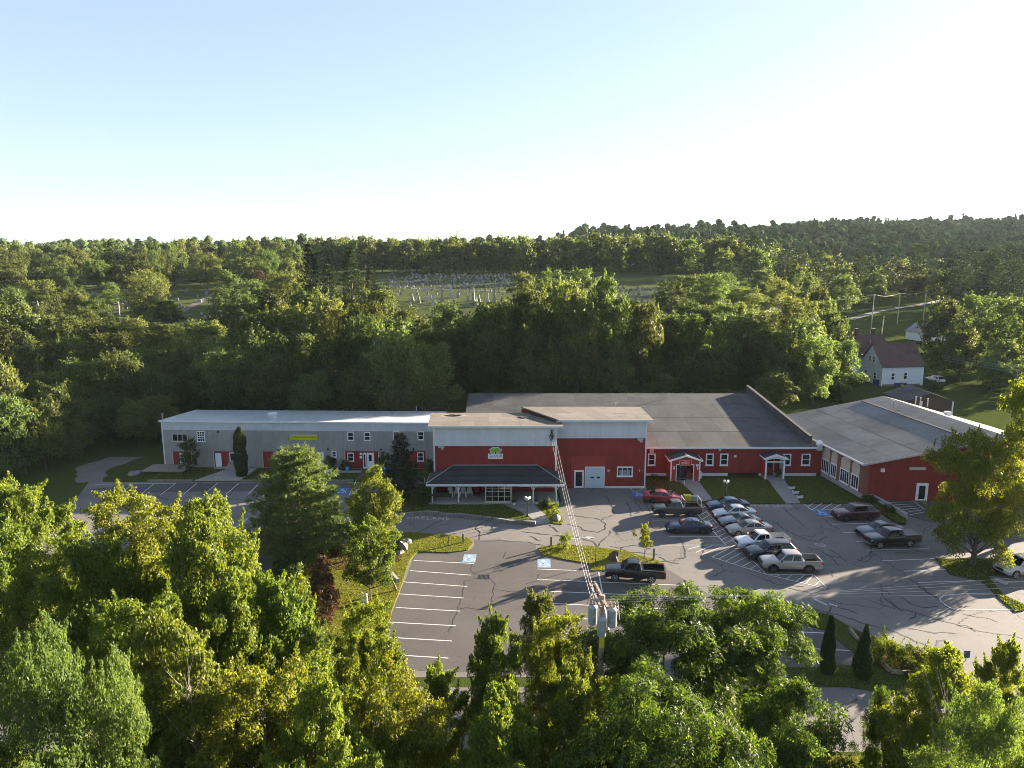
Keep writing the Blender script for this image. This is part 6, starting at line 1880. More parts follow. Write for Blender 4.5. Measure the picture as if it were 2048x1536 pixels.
# ------------------------------------------------------------------ yard trees and shrubs
def yard(kind, base, top, r, name, label, cat='tree', group=None, z=.07, lift=0.0, **k):
    p = gp(*base); t = at_y(top[0], top[1], p.y)
    return tree(kind, name, label, (p.x, p.y, z), max(.5, t.z - z), r, group, cat, **k)
yard('yard_pine', (604, 1112), (585, 906), 5.0, 'white_pine', 'broad soft-needled white pine on the planting island')
yard('yard_pear', (752, 1110), (745, 934), 3.1, 'pear_tree', 'tall yellow-green pear tree right of the white pine')
yard('yard_maple', (742, 1202), (735, 1040), 3.0, 'maple_tree', 'maple with a bare slim trunk on the island lawn')
yard('plum', (648, 1246), (648, 1118), 1.35, 'plum_shrub', 'upright plum-brown leaved shrub on the island lawn', 'shrub')
yard('ball_shrub', (579, 1164), (577, 1119), 1.5, 'clipped_shrub', 'clipped round dark green shrub below the white pine', 'shrub')
yard('arbor_tall', (484, 953), (481, 854), .78, 'arborvitae', 'tall dark column arborvitae against the grey wall', 'tree')
yard('small_dark', (378, 946), (388, 878), 1.7, 'young_tree', 'small ragged dark tree before the left end of the grey building')
yard('yard_spruce', (803, 992), (798, 868), 2.5, 'spruce_tree', 'dark spruce between the grey building and the porch')
yard('arbor_cone', (1653, 1348), (1653, 1232), .52, 'arborvitae', 'slim cone arborvitae at the corner of the lower bays, left of two')
yard('arbor_cone', (1724, 1356), (1722, 1250), .58, 'arborvitae', 'slim cone arborvitae beside the log-edged bed, right of two')
yard('sapling', (1288, 1119), (1278, 1040), 1.15, 'young_tree', 'young leafy tree beside the black extended-cab pickup')
yard('shrub_y', (1128, 1098), (1130, 1068), .8, 'young_shrub', 'thin yellowish shrub on the grassy island under the wires', 'shrub')
yard('yard_oak', (1945, 1130), (1952, 872), 5.7, 'maple_tree', 'big spreading tree at right before the red gable wall')
yard('yard_oak', (2075, 1062), (2050, 742), 6.0, 'maple_tree', 'tall leafy tree leaning in at the right edge')
for i, (b, t, r, k, lab) in enumerate((
    ((661, 940), (655, 912), 1.0, 'shrub', 'dark rounded shrub right of the white door of the grey building'),
    ((690, 941), (690, 921), .95, 'shrub', 'low dark shrub before the red-framed window panel'),
    ((768, 945), (765, 905), 1.1, 'shrub', 'tall dark shrub right of the glazed entrance of the grey building'),
    ((860, 944), (858, 918), .8, 'shrub', 'dark shrub in the corner between grey wall and porch block'),
    ((845, 1003), (845, 972), 2.4, 'shrub', 'broad dark shrub left of the porch'),
    ((1106, 1033), (1105, 1004), .9, 'shrub_y', 'bright yellow-green shrub by the porch walk'),
    ((1088, 1016), (1086, 1000), .7, 'shrub', 'low shrub beside the porch step'),
    ((1742, 1320), (1740, 1280), .95, 'shrub', 'dark shrub at the left end of the log-edged bed'),
    ((1775, 1330), (1775, 1282), 1.2, 'shrub_y', 'yellow-green bush in the log-edged bed, left of three'),
    ((1805, 1335), (1805, 1288), 1.1, 'shrub', 'darker bush in the middle of the log-edged bed'),
    ((1838, 1342), (1835, 1300), 1.1, 'shrub_y', 'yellow-green bush at the right of the log-edged bed'),
    ((1830, 1356), (1828, 1330), .8, 'shrub', 'low green bush at the front edge of the log-edged bed'),
    ((1738, 1006), (1738, 990), 1.0, 'shrub', 'weedy shrub at the corner of the brick building'),
    ((1775, 1026), (1775, 1010), .9, 'shrub', 'weedy shrub along the low retaining wall'),
    ((680, 1072), (680, 1050), 1.8, 'shrub', 'dark bush in the shade behind the white pine'),
    ((1308, 960), (1308, 949), .6, 'shrub', 'small shrub under the first window of the low wing'))):
    yard(k, b, t, r, 'shrub', lab, 'shrub', 'shrubs in the beds')
tree('shrub', 'leaves', None, (0, 0, .3), .9, .45).parent = None
_o = [o for o in bpy.data.objects if o.name.startswith('leaves')][0]
for ch in list(_o.children):
    if ch.name.startswith('crown'):
        ch.parent = POT_PLANT; ch.location = (0, 0, .3); ch.scale = (.4, .4, .45); ch.name = 'foliage'
    else: bpy.data.objects.remove(ch)
bpy.data.objects.remove(_o)

# ------------------------------------------------------------------ wood behind the buildings
wr_ = random.Random(77)
PA = ([-150, -60, 0, 80, 200, 330, 450, 560, 650, 770, 860, 950, 1000, 1060, 1130, 1200, 1270, 1330, 1400, 1480, 1560, 1620, 1680, 1730],
      [690, 700, 735, 765, 710, 735, 695, 672, 655, 645, 700, 645, 620, 575, 546, 562, 602, 650, 660, 700, 655, 680, 730, 775])
def pa(u): return float(np.interp(u, *PA))
def side_word(u): return 'left end' if u < 330 else ('grey building' if u < 870 else ('tall blocks' if u < 1300 else 'low wing'))
WOODS = []
RANK = ['front rank']
u = -130.0
while u < 1680:
    v = pa(u) + wr_.uniform(-22, 22)
    Y = wr_.uniform(127, 136) if u > 880 else wr_.uniform(112, 122)
    if u > 1340: Y += 6
    WOODS.append((wr_.choice(['wood_0', 'wood_1', 'wood_2', 'wood_3', 'wood_4', 'wood_0', 'wood_4']), u, v, Y, wr_.uniform(4.6, 6.0)))
    u += wr_.uniform(58, 80)
RK1 = len(WOODS)
# lower edge trees that close the wood down to the ground
u = -150.0
while u < 1600:
    Y = wr_.uniform(108, 112) if u < 870 else wr_.uniform(125, 129)
    p = at_y(u, 800, Y)
    WOODS.append((wr_.choice(['wood_2', 'wood_0', 'wood_4']), u, pa(u) + wr_.uniform(55, 110), Y, wr_.uniform(3.8, 5.0)))
    u += wr_.uniform(72, 100)
RK2 = len(WOODS)
# second rank
PB = ([-150, 0, 100, 200, 330, 450, 550, 640, 760, 830, 900, 960, 1040, 1120, 1250, 1330, 1400, 1500, 1600, 1680, 1720],
      [560, 585, 632, 650, 648, 622, 596, 575, 590, 622, 612, 640, 600, 565, 610, 625, 585, 625, 605, 615, 660])
u = -140.0
while u < 1720:
    v = float(np.interp(u, *PB)) + wr_.uniform(-14, 16)
    WOODS.append((wr_.choice(['wood_0', 'wood_1', 'wood_3', 'wood_4', 'wood_2']), u, v, wr_.uniform(146, 165), wr_.uniform(5.6, 7.2)))
    u += wr_.uniform(58, 82)
RK3 = len(WOODS)
# rank between the two
u = -150.0
while u < 1700:
    v = (float(np.interp(u, *PB)) * .55 + pa(u) * .45) + wr_.uniform(-20, 20)
    WOODS.append((wr_.choice(['wood_0', 'wood_1', 'wood_3', 'wood_4', 'wood_2']), u, v, wr_.uniform(136, 144) if u > 880 else wr_.uniform(126, 138), wr_.uniform(5.2, 6.6)))
    u += wr_.uniform(62, 86)
LMK = ((-120, 'beyond the left edge'), (0, 'at the left edge of the picture'), (80, 'left of the gravel track'), (170, 'above the far end of the gravel track'), (250, 'above the gravel track'), (330, 'above the grey building left corner'), (380, 'above the triple window'),
       (430, 'above the left white door'), (484, 'above the column arborvitae'), (535, 'above the roof ventilator'), (605, 'above the yellow sign'), (650, 'above the small square window'), (700, 'above the first upper window'), (740, 'above the glazed entrance'), (800, 'above the dark spruce'),
       (850, 'above the grey building right end'), (910, 'above the larger torn roof patch'), (990, 'above the tree logo sign'), (1045, 'above the smaller torn roof patch'), (1103, 'above the cable fixings'), (1158, 'above the narrow glass door'), (1190, 'above the roll-up door'), (1250, 'above the three-part window'),
       (1303, 'above the first wing window'), (1363, 'above the red gabled entry'), (1420, 'above the paired wing windows'), (1480, 'above the middle of the low wing'), (1545, 'above the white gabled entry'), (1610, 'above the right end of the low wing'), (1680, 'left of the pale blue house'))
used_l = {}
for i, (k, uu, vv, Y, r) in enumerate(WOODS):
    rk = 'front-rank' if i < RK1 else ('low edge' if i < RK2 else ('rearmost-rank' if i < RK3 else 'middle-rank'))
    lm = min(LMK, key=lambda q: abs(q[0] - uu))[1]
    shape = {'wood_0': 'round-headed', 'wood_1': 'tall broad', 'wood_2': 'bushy', 'wood_3': 'narrow oval', 'wood_4': 'wide domed'}[k]
    lab = '%s %s tree of the wood, %s' % (shape, rk, lm)
    if lab in used_l: lab = lab.replace(' tree', ' taller tree' if vv < used_l[lab] else ' shorter tree')
    used_l[lab] = vv
    top_tree(k, uu, vv, Y, r, 'woodland_tree', lab, 'wood behind the buildings')
# left edge, nearer
for uu, vv, Y, r, lab in ((-10, 728, 98, 3.6, 'sunlit tree at the left edge beside the gravel track'), (40, 850, 92, 2.8, 'lower tree at the left edge above the foreground maples'), (105, 768, 100, 4.0, 'shaded round tree left of the gravel track'), (75, 800, 94, 3.6, 'shaded rounded tree at the left, beside the lot corner'), (0, 795, 90, 4.0, 'shaded tree filling the left edge above the maples'), (135, 838, 98, 3.0, 'small shaded tree left of the dirt track'), (-70, 770, 95, 4.0, 'tree cut by the left edge, lit from the right'), (165, 800, 104, 3.6, 'low shaded tree at the near end of the gravel track'), (215, 790, 106, 3.6, 'low shaded tree behind the gravel track'), (270, 800, 105, 3.4, 'low shaded tree left of the grey building'), (315, 790, 107, 3.4, 'low shaded tree touching the grey building corner')):
    top_tree('wood_2', uu, vv, Y, r, 'woodland_tree', lab, 'trees at the left edge')
for uu, vv, Y in ((245, 712, 110), (300, 745, 109)):
    top_tree('wood_birch', uu, vv, Y, 3.0, 'birch_tree', 'birch with pale forked trunk at the edge of the wood', 'birches at the gravel track')
# tall conifers breaking the canopy
for uu, vv, Y, r, lab in ((618, 488, 170, 5.0, 'tallest dark spruce left of the hillside cemetery'), (700, 492, 175, 5.6, 'broad dark spruce right of the tallest one'), (655, 530, 160, 4.6, 'dark spruce standing between the two tallest ones'), (742, 535, 190, 4.6, 'lower dark spruce at the left border of the central graves')):
    top_tree('wood_spruce', uu, vv, Y, r, 'spruce_tree', lab, 'tall dark spruces')
# crowns framing the central graves
for uu, vv, Y, r, lab in ((590, 548, 215, 7, 'leafy tree left of the tallest spruce'), (640, 560, 205, 7, 'leafy tree at the foot of the tallest spruces'), (720, 558, 200, 6, 'leafy tree at the left border of the central graves'), (770, 572, 190, 5, 'pale-topped tree in front of the central graves'), (1050, 545, 215, 6, 'pointed rusty-topped tree left of the big oak'), (1105, 540, 200, 7, 'crown behind the big oak at its left'), (1165, 538, 205, 7, 'crown behind the top of the big oak'), (1220, 575, 195, 4, 'low crown right of the big oak')):
    top_tree('wood_1' if r > 6 else 'wood_0', uu, vv, Y, r, 'woodland_tree', lab, 'crowns framing the central graves')
# trees among the graves at left
for i, (uu, vv, Y, r, k) in enumerate(((20, 505, 235, 9, 'wood_1'), (70, 560, 205, 7, 'wood_4'), (150, 575, 200, 6, 'wood_0'), (285, 540, 215, 7, 'wood_1'), (215, 565, 225, 5, 'wood_0'), (100, 515, 260, 7, 'wood_0'), (190, 520, 270, 6, 'wood_4'),
                             (310, 545, 225, 5, 'wood_3'), (345, 520, 285, 5, 'wood_2'), (460, 545, 215, 5, 'wood_0'), (410, 505, 270, 8, 'wood_1'), (490, 515, 270, 6, 'wood_4'), (540, 505, 260, 6, 'wood_1'), (575, 520, 240, 5, 'wood_0'),
                             (520, 560, 220, 5, 'wood_2'), (0, 620, 160, 5, 'wood_4'), (160, 618, 165, 5, 'wood_2'), (590, 490, 300, 6, 'wood_1'), (250, 505, 300, 7, 'wood_0'), (330, 500, 320, 6, 'wood_1'))):
    top_tree(k, uu, vv, Y, r, 'cemetery_tree', 'leafy tree standing among the graves at the left', 'trees among the left graves')
for uu, vv, Y, r, lab in ((20, 575, 190, 6, 'leafy tree at the left edge before the graves'), (95, 590, 185, 5, 'leafy tree right of the far left pole'), (140, 582, 195, 6, 'leafy tree between the two double-armed poles'), (185, 598, 180, 4.5, 'low leafy tree left of the second double-armed pole'), (290, 560, 200, 6.5, 'large leafy tree right of the second double-armed pole'), (330, 600, 185, 5, 'low leafy tree below the left cemetery path'), (450, 575, 190, 6, 'leafy tree right of the left cemetery path'), (500, 560, 205, 6.5, 'leafy tree under the purple-leaved one'), (555, 545, 215, 6.5, 'leafy tree left of the tall dark spruces')):
    top_tree('wood_1' if r > 5.5 else 'wood_4', uu, vv, Y, r, 'cemetery_tree', lab, 'trees before the left graves')
for i in range(34):
    uu = wr_.uniform(-60, 620); Y = wr_.uniform(235, 335)
    if 330 < uu < 430 and Y < 290: continue
    top_tree(wr_.choice(['wood_0', 'wood_1', 'wood_2', 'wood_3', 'wood_4']), uu, wr_.uniform(498, 535), Y, wr_.uniform(5, 7.5), 'cemetery_tree', 'leafy tree in the park-like grove beyond the left graves', 'grove beyond the left graves')
for uu, vv, Y, r, lab in ((275, 478, 300, 4.6, 'dark pointed conifer high among the left cemetery trees'), (300, 500, 290, 4.0, 'brownish conifer beside the dark pointed one at left')):
    top_tree('wood_spruce', uu, vv, Y, r, 'spruce_tree', lab, None)
top_tree('plum', 520, 545, 228, 4.6, 'copper_beech', 'dark purple-leaved tree among the left graves')
# right hand groups
for i, (uu, vv, Y, r, k) in enumerate(((1345, 562, 200, 6, 'wood_1'), (1420, 548, 215, 8, 'wood_0'), (1380, 552, 225, 7, 'wood_4'), (1490, 575, 200, 7, 'wood_4'), (1560, 560, 215, 7, 'wood_1'), (1390, 610, 170, 6, 'wood_4'), (1640, 575, 215, 6, 'wood_0'), (1585, 600, 172, 6, 'wood_1'), (1650, 602, 170, 5.5, 'wood_4'), (1668, 650, 158, 3.6, 'wood_2'),
                             (1450, 545, 240, 7, 'wood_0'), (1530, 540, 260, 7, 'wood_4'), (1610, 545, 265, 7, 'wood_1'), (1690, 550, 280, 7, 'wood_0'), (1750, 545, 300, 6, 'wood_3'), (1270, 600, 180, 4, 'wood_2'))):
    top_tree(k, uu, vv, Y, r, 'woodland_tree', 'leafy tree in the sunlit wood above the low wing', 'sunlit wood at centre right')
for uu, vv, Y, r in ((1460, 520, 270, 6), (1640, 505, 300, 6), (1500, 505, 300, 5.5), (1570, 500, 310, 6), (1720, 510, 320, 6), (1840, 490, 350, 7), (1405, 505, 310, 5)):
    top_tree('wood_pine', uu, vv, Y, r, 'pine_tree', 'dark layered pine rising from the wood at right', 'pines in the wood at right')
for i, (uu, vv, Y, r) in enumerate(((1895, 600, 175, 7), (1960, 590, 185, 8), (2030, 595, 178, 8), (1930, 660, 160, 6), (2010, 680, 155, 6), (2080, 640, 165, 7), (1880, 690, 165, 4), (1990, 720, 150, 5), (2060, 730, 145, 5), (1840, 705, 175, 3))):
    top_tree(wr_.choice(['wood_0', 'wood_1', 'wood_4']), uu, vv, Y, r, 'woodland_tree', 'dark leafy tree massed right of the pale blue house', 'dark trees right of the house')
for uu, vv, Y, r in ((1905, 520, 300, 6), (1945, 505, 310, 7), (1985, 508, 300, 7), (2025, 500, 310, 7), (2065, 510, 300, 7), (1925, 530, 280, 6), (2000, 535, 275, 6), (2050, 540, 280, 6), (1965, 545, 270, 6)):
    top_tree('wood_pine', uu, vv, Y, r, 'pine_tree', 'dark pine in the tall stand at the right edge', 'pine stand at right edge')
for uu, vv, Y, r in ((1675, 765, 140, 2.2), (1700, 748, 150, 2.6), (1800, 770, 140, 1.8), (1870, 770, 150, 2.4)):
    top_tree('shrub', uu, vv, Y, r, 'shrub', 'dark shrub growing near the pale blue house', 'shrubs round the house', cat='shrub')

# ------------------------------------------------------------------ hillside beyond the graves
hr2 = random.Random(99)
def visible_band(n, Ylo, Yhi, ulo, uhi, kinds, name, label, group, top=None):
    for i in range(n):
        Y = math.sqrt(hr2.uniform(Ylo ** 2, Yhi ** 2)); uu = hr2.uniform(ulo, uhi)
        x = (uu - 1024) / FPX * (Y * 1.0)
        k = hr2.choice(kinds); H = TREE[k][2] * hr2.uniform(.8, 1.15)
        tree(k, name, label, (x, Y, height(x, Y) - .3), H, hr2.uniform(4.2, 6.2), group)
# tree wall directly behind the graves
for i in range(46):
    uu = 640 + i * 16.5 + hr2.uniform(-6, 6); Y = 342 + hr2.uniform(-6, 10) - max(0, (uu - 1000)) * .03
    x = (uu - 1024) / FPX * Y
    tree(hr2.choice(['hill_0', 'hill_1', 'hill_3']), 'hillside_tree', 'tree in the dark wall of woods behind the hillside graves', (x, Y, height(x, Y) - .3), hr2.uniform(13, 18), hr2.uniform(4.5, 6), 'tree wall behind the graves')
visible_band(75, 352, 430, 560, 1500, ['hill_0', 'hill_1', 'hill_2', 'hill_3', 'hill_0', 'hill_pine'], 'hillside_tree', 'tree on the wooded hillside above the cemetery', 'wooded hillside above the cemetery')
visible_band(55, 320, 430, -60, 600, ['hill_0', 'hill_1', 'hill_2', 'hill_3', 'hill_1'], 'hillside_tree', 'tree on the wooded slope at the upper left', 'wooded slope at upper left')
visible_band(75, 315, 440, 1400, 1900, ['hill_0', 'hill_1', 'hill_2', 'hill_pine', 'hill_pine'], 'hillside_tree', 'tree on the wooded slope below the right ridge', 'wooded slope at upper right')
for uu, vv, Y in ((985, 528, 355), (800, 552, 320), (930, 520, 360)):
    top_tree('hill_2', uu, vv, Y, 4.5, 'hillside_tree', 'rusty-tinged tree before the dark wall of woods', 'rusty trees behind the graves')

# ------------------------------------------------------------------ far wood: nobody could count it
def far_wood():
    g = np.random.default_rng(5)
    tm = []
    bm = bmesh.new(); bmesh.ops.create_icosphere(bm, subdivisions=1, radius=1.0)
    ico = np.array([v.co[:] for v in bm.verts]); icf = np.array([[v.index for v in f.verts] for f in bm.faces]); bm.free()
    for k in range(7):
        con = k >= 5
        H, r = (13, 5.0) if not con else (14.5, 3.0)
        gg = np.random.default_rng(200 + k)
        C = clump_centres(gg, 7 if not con else 6, dome(r * .72, .5) if not con else cone(r * .7), H * .25, H - 1.8, .4, .7)
        if con: C[:, 2] = np.linspace(H * .15, H - 1.2, len(C)); C[:, :2] *= .35
        quads = []
        for i, c in enumerate(C):       # lumpy boughs
            rr = (gg.uniform(2.1, 3.0) if not con else lerp(r * .95, .95, i / (len(C) - 1)))
            V = ico * rr * gg.uniform(.78, 1.22, (len(ico), 1)) * np.array([1, 1, .8 if not con else 1.35]) + c[:3]
            T = V[icf]
            quads.append(np.concatenate([T, T[:, 2:3]], 1))      # triangles stored as degenerate four-cornered faces
        pos, nr = crown_leaves(gg, C, 2.3 if not con else 1.5, 6, 1, 1, .85, .25, outl=0.0)
        V, _ = leaves(pos, nr, 1.1, .8, gg)
        tm.append((np.concatenate(quads)[:, :3], V.reshape(-1, 4, 3)))
    TV, QV, TT, QT = [], [], [], []
    n = 0
    def put(x, y, s, k):
        h = height(x, y) - .4
        a = g.uniform(0, 6.28); c, s_ = math.cos(a), math.sin(a); sz = s * g.uniform(.85, 1.2)
        t = np.array([g.uniform(), g.uniform() * (.6 if k >= 5 else 1), 0, 1])
        for src, dst, dt in ((tm[k][0], TV, TT), (tm[k][1], QV, QT)):
            V = src * np.array([s, s, sz])
            dst.append(np.stack([V[..., 0] * c - V[..., 1] * s_ + x, V[..., 0] * s_ + V[..., 1] * c + y, V[..., 2] + h], -1).reshape(-1, 3))
            dt.append(np.tile(t, (len(dst[-1]), 1)))
    rows = np.concatenate([np.arange(405, 700, 21), np.arange(700, 1150, 42), np.arange(1150, 1330, 80)])
    for Y in rows:
        step = 10.5 if Y < 700 else 15
        az = -0.80
        while az < 0.80:
            x = az * Y + g.uniform(-4, 4); y = Y + g.uniform(-7, 7)
            # only where the hill rises into sight
            az += step / Y * g.uniform(.8, 1.2)
            k = int(g.integers(0, 5))
            con = .05 if az > .25 else .02
            if g.uniform() < con: k = int(g.integers(5, 7))
            put(x, y, g.uniform(.85, 1.35) * (1 if Y < 700 else 1.3), k)
            n += 1
    V3, V4 = np.concatenate(TV), np.concatenate(QV); n3, n4 = len(V3) // 3, len(V4) // 4
    me = bpy.data.meshes.new('far_wood')
    V = np.concatenate([V3, V4]).astype(np.float32); T = np.concatenate(TT + QT).astype(np.float32)
    me.vertices.add(len(V)); me.vertices.foreach_set('co', V.ravel())
    me.loops.add(len(V)); me.loops.foreach_set('vertex_index', np.arange(len(V), dtype=np.int32))
    me.polygons.add(n3 + n4); me.polygons.foreach_set('loop_start', np.concatenate([np.arange(n3) * 3, n3 * 3 + np.arange(n4) * 4]).astype(np.int32))
    at = me.attributes.new('tint', 'FLOAT_COLOR', 'POINT'); at.data.foreach_set('color', T.ravel())
    me.materials.append(LM['far']); me.update(calc_edges=True)
    print('far faces', n3, n4)
    o = link('far_wood', me)
    tag(o, 'far hills covered by unbroken green woods', 'woods', kind='stuff')
    return n
NFAR = far_wood()
print('far trees', NFAR)

# ------------------------------------------------------------------ grass blades on the lawns
def in_poly(px, py, poly):
    inside = np.zeros(len(px), bool); n = len(poly); j = n - 1
    for i in range(n):
        xi, yi = poly[i]; xj, yj = poly[j]
        c = ((yi > py) != (yj > py)) & (px < (xj - xi) * (py - yi) / (yj - yi + 1e-12) + xi)
        inside ^= c; j = i
    return inside
def grass():
    g = np.random.default_rng(3); P_ = []
    for poly, z, mat, dens in LAWNS:
        xs = [p[0] for p in poly]; ys = [p[1] for p in poly]
        A = (max(xs) - min(xs)) * (max(ys) - min(ys)); n = int(min(60000, A * 55 * dens))
        px, py = g.uniform(min(xs), max(xs), n), g.uniform(min(ys), max(ys), n)
        k = in_poly(px, py, poly)
        P_.append(np.stack([px[k], py[k], np.full(k.sum(), z)], 1))
    P_ = np.concatenate(P_); n = len(P_)
    h = g.uniform(.05, .14, n)[:, None]; a = g.uniform(0, 6.28, n); d = np.stack([np.cos(a), np.sin(a), np.zeros(n)], 1)
    w = .030
    V = np.empty((n, 3, 3)); V[:, 0] = P_ - d * w; V[:, 1] = P_ + d * w; V[:, 2] = P_ + np.array([0, 0, 1]) * h + .06 * g.normal(size=(n, 3)) * np.array([1, 1, 0])
    o = link('grass', np_mesh('grass', V.reshape(-1, 3), np.arange(n * 3, dtype=np.int32).reshape(n, 3), LM['grass']))
    tag(o, 'short rough grass on the lawns and islands', 'grass', kind='stuff')
    print('grass blades', n)
grass()

# single out the members of the smaller stands by their place
ORD = ['first', 'second', 'third', 'fourth', 'fifth', 'sixth', 'seventh', 'eighth', 'ninth', 'tenth', 'eleventh', 'twelfth', 'thirteenth', 'fourteenth', 'fifteenth', 'sixteenth', 'seventeenth', 'eighteenth', 'nineteenth', 'twentieth']
for gname in ('dark trees right of the house', 'sunlit wood at centre right', 'trees among the left graves', 'pine stand at right edge', 'pines in the wood at right', 'shrubs round the house', 'rusty trees behind the graves', 'birches at the gravel track'):
    mem = sorted((o for o in bpy.data.objects if o.parent is None and o.get('group') == gname), key=lambda o: o.location.x / o.location.y)
    for i, o in enumerate(mem):
        o['label'] = '%s, %s from left' % (o['label'], ORD[i])

# ================================================================== STREET FURNITURE AND SMALL THINGS
def sag(a, b, s, n=14):
    a, b = Vector(a), Vector(b)
    return [a.lerp(b, i / n) - Vector((0, 0, 4 * s * (i / n) * (1 - i / n))) for i in range(n + 1)]

def wire(label, a, b, s=.5, r=.012, group='overhead wires', n=14):
    o = MB().tube(sag(a, b, s, n), r, 4).build('overhead_wire', M['wire'])
    return tag(o, label, 'wire', group)

# ---- transformer pole in the foreground
PY = 31.0
pp = at_y(1204, 1240, PY)
tp = thing('utility_pole', 'wooden pole carrying three grey transformers above the foreground trees', 'utility pole', (pp.x, PY, 0))
top = at_y(1190, 1190, PY).z
MB().tube([(0, 0, -.2), (0, 0, top)], [.17, .12], 10).build('pole', M['pole_wood'], tp, True)
for dx, z0 in ((-.16, top + .15), (.14, top + .15)):
    MB().hexa([(dx - .05, -.7, z0 - .5), (dx + .05, -.7, z0 - .5), (dx + .05 - .25, 1.7, z0 - .5), (dx - .05 - .25, 1.7, z0 - .5)], [(dx - .05, -.7, z0 - .38), (dx + .05, -.7, z0 - .38), (dx + .05 - .25, 1.7, z0 - .38), (dx - .05 - .25, 1.7, z0 - .38)]).build('crossarm', M['pole_wood'], tp)
for x, y, z, r_ in ((-.42, .2, top - 1.25, .21), (-.05, -.36, top - 1.55, .21), (.46, -.05, top - 1.25, .23)):
    tk = MB().lathe([(r_ * .94, z - .30), (r_, z - .25), (r_, z + .48), (r_ * 1.04, z + .5), (r_ * 1.04, z + .55), (r_ * .8, z + .62), (.06, z + .66)], 18, c=(x, y, 0)).build('transformer', M['tank'], tp, True)
    for a in (.6, 2.6):
        bx, by = x + math.cos(a) * r_ * .5, y + math.sin(a) * r_ * .5
        MB().lathe([(.05, z + .6), (.075, z + .68), (.045, z + .74), (.07, z + .82), (.03, z + .92)], 8, c=(bx, by, 0)).build('bushing', M['porcelain'], tk)
    MB().box(x - .06, x + .06, y - r_ - .05, y - r_ + .03, z + .05, z + .2).build('bracket', M['galv'], tk)
for k in range(4):
    y = -.5 + k * .65
    MB().lathe([(.045, top - .22), (.07, top - .16), (.045, top - .10), (.06, top - .04)], 8, c=(-.05 - .05 * k, y, 0)).build('insulator', M['porcelain'], tp)
MB().tube([(-.3, .1, top - .5), (-.5, .5, top - .2), (-.6, .9, top - .9)], .02, 5).tube([(.5, 0, top - .6), (.75, .3, top - .4), (.85, .1, top - 1.3)], .02, 5).build('jumper', M['wire'], tp)
MB().box(-.11, .11, -.20, -.13, top - 2.6, top - 1.9).build('pole_tag', M['yellow_sign'], tp)
PT = Vector((pp.x, PY, top))
hd = Vector((5.0, YL - .4, 7.25))
for i, dx in enumerate((-.25, 0, .28)):
    wire(('left', 'middle', 'right')[i] + ' wire of the three dropping from the porch block to the transformer pole', PT + Vector((-.45 + i * .12, .3, -.5)), hd + Vector((dx, 0, 0)), .55, .0095, 'service wires')
# long lines leaving to the right
for i, (vl, vr) in enumerate(((0, 1114), (0, 1131), (0, 1150), (0, 1172))):
    b = at_y(2438, vr, 43.0)
    wire('overhead line crossing the lower right lot, number %s from the top' % ('one', 'two', 'three', 'four')[i], PT + Vector((-.1, -.5 + .5 * i, -.15 - .1 * i)), b, .35, .006, 'long overhead lines')
# broken pole stub near the street
q = gp(1765, 1560); 
st = MB().tube([(0, 0, -.2), (.05, 0, 2.6)], [.16, .14], 8).build('pole_stub', M['wood_dark']); st.location = (23.4, 36.2, 0)
tag(st, 'dark timber post standing by the street at bottom right', 'post')

# ---- distant poles
def util_pole(label, u, vt, vb, Y=None, arms=1, tilt=0.0):
    base = hit_terrain(u, vb) if Y is None else None
    if Y is not None:
        p = at_y(u, vb, Y); base = Vector((p.x, Y, height(p.x, Y)))
    t = at_y(u, vt, base.y); H = t.z - base.z
    o = thing('utility_pole', label, 'utility pole', base, 0, 'distant utility poles')
    MB().tube([(0, 0, -.5), (tilt * H, 0, H)], [.18, .13], 7).build('pole', M['pale_bark'], o)
    for k in range(arms):
        z = H - .4 - 1.1 * k
        MB().box(-1.2 + tilt * z, 1.2 + tilt * z, -.16, -.04, z - .07, z + .07).build('crossarm', M['pale_bark'], o)
        for x in (-1.0, 0.0, 1.0): MB().lathe([(.05, z + .07), (.08, z + .15), (.03, z + .28)], 6, c=(x + tilt * z, -.1, 0)).build('insulator', M['porcelain'], o)
    return Vector((base.x, base.y, base.z + H))
util_pole('pale double-armed pole at the far left above the wood', 84, 602, 660, 175, 2, -.03)
util_pole('pale double-armed pole among the graves, right of the far left pole', 243, 604, 668, 175, 2)
P1 = util_pole('pale pole left of a row of three above the low wing', 1481, 632, 700, 178, 0)
P2 = util_pole('pale pole in the middle of a row of three above the low wing', 1497, 633, 700, 178, 0)
P3 = util_pole('pale pole right of a row of three above the low wing', 1513, 635, 700, 178, 0)
P4 = util_pole('pale pole up the slope right of the row of three', 1563, 603, 670, 214, 1)
P5 = util_pole('pole at the field edge with wires running right', 1741, 588, 672, 235, 1)
P6 = util_pole('leaning pale pole in the field behind the house', 1760, 632, 680, 205, 0, .05)
P7 = util_pole('thin pole by the lane at right', 1795, 585, 640, 260, 0)
P8 = util_pole('thin pole near the far road', 1848, 580, 625, 270, 0)
for i, (a, b) in enumerate(((P1, P4), (P2, P4), (P3, P4), (P4, P5), (P5, P7), (P7, P8))):
    wire('thin wire strung between the distant poles', a - Vector((0, 0, .2)), b - Vector((0, 0, .2)), .8, .035, 'wires of the distant poles')
for i in range(3):
    a = gp(1840, 742 + i * 5, 7.0); b = at_y(2120, 765 + i * 8, 120)
    wire('wire passing over the white SUV by the house', Vector((92, 150, 8 - i * .5)), Vector((115, 128, 6.2 - i * .6)), .3, .02, 'wires by the house')

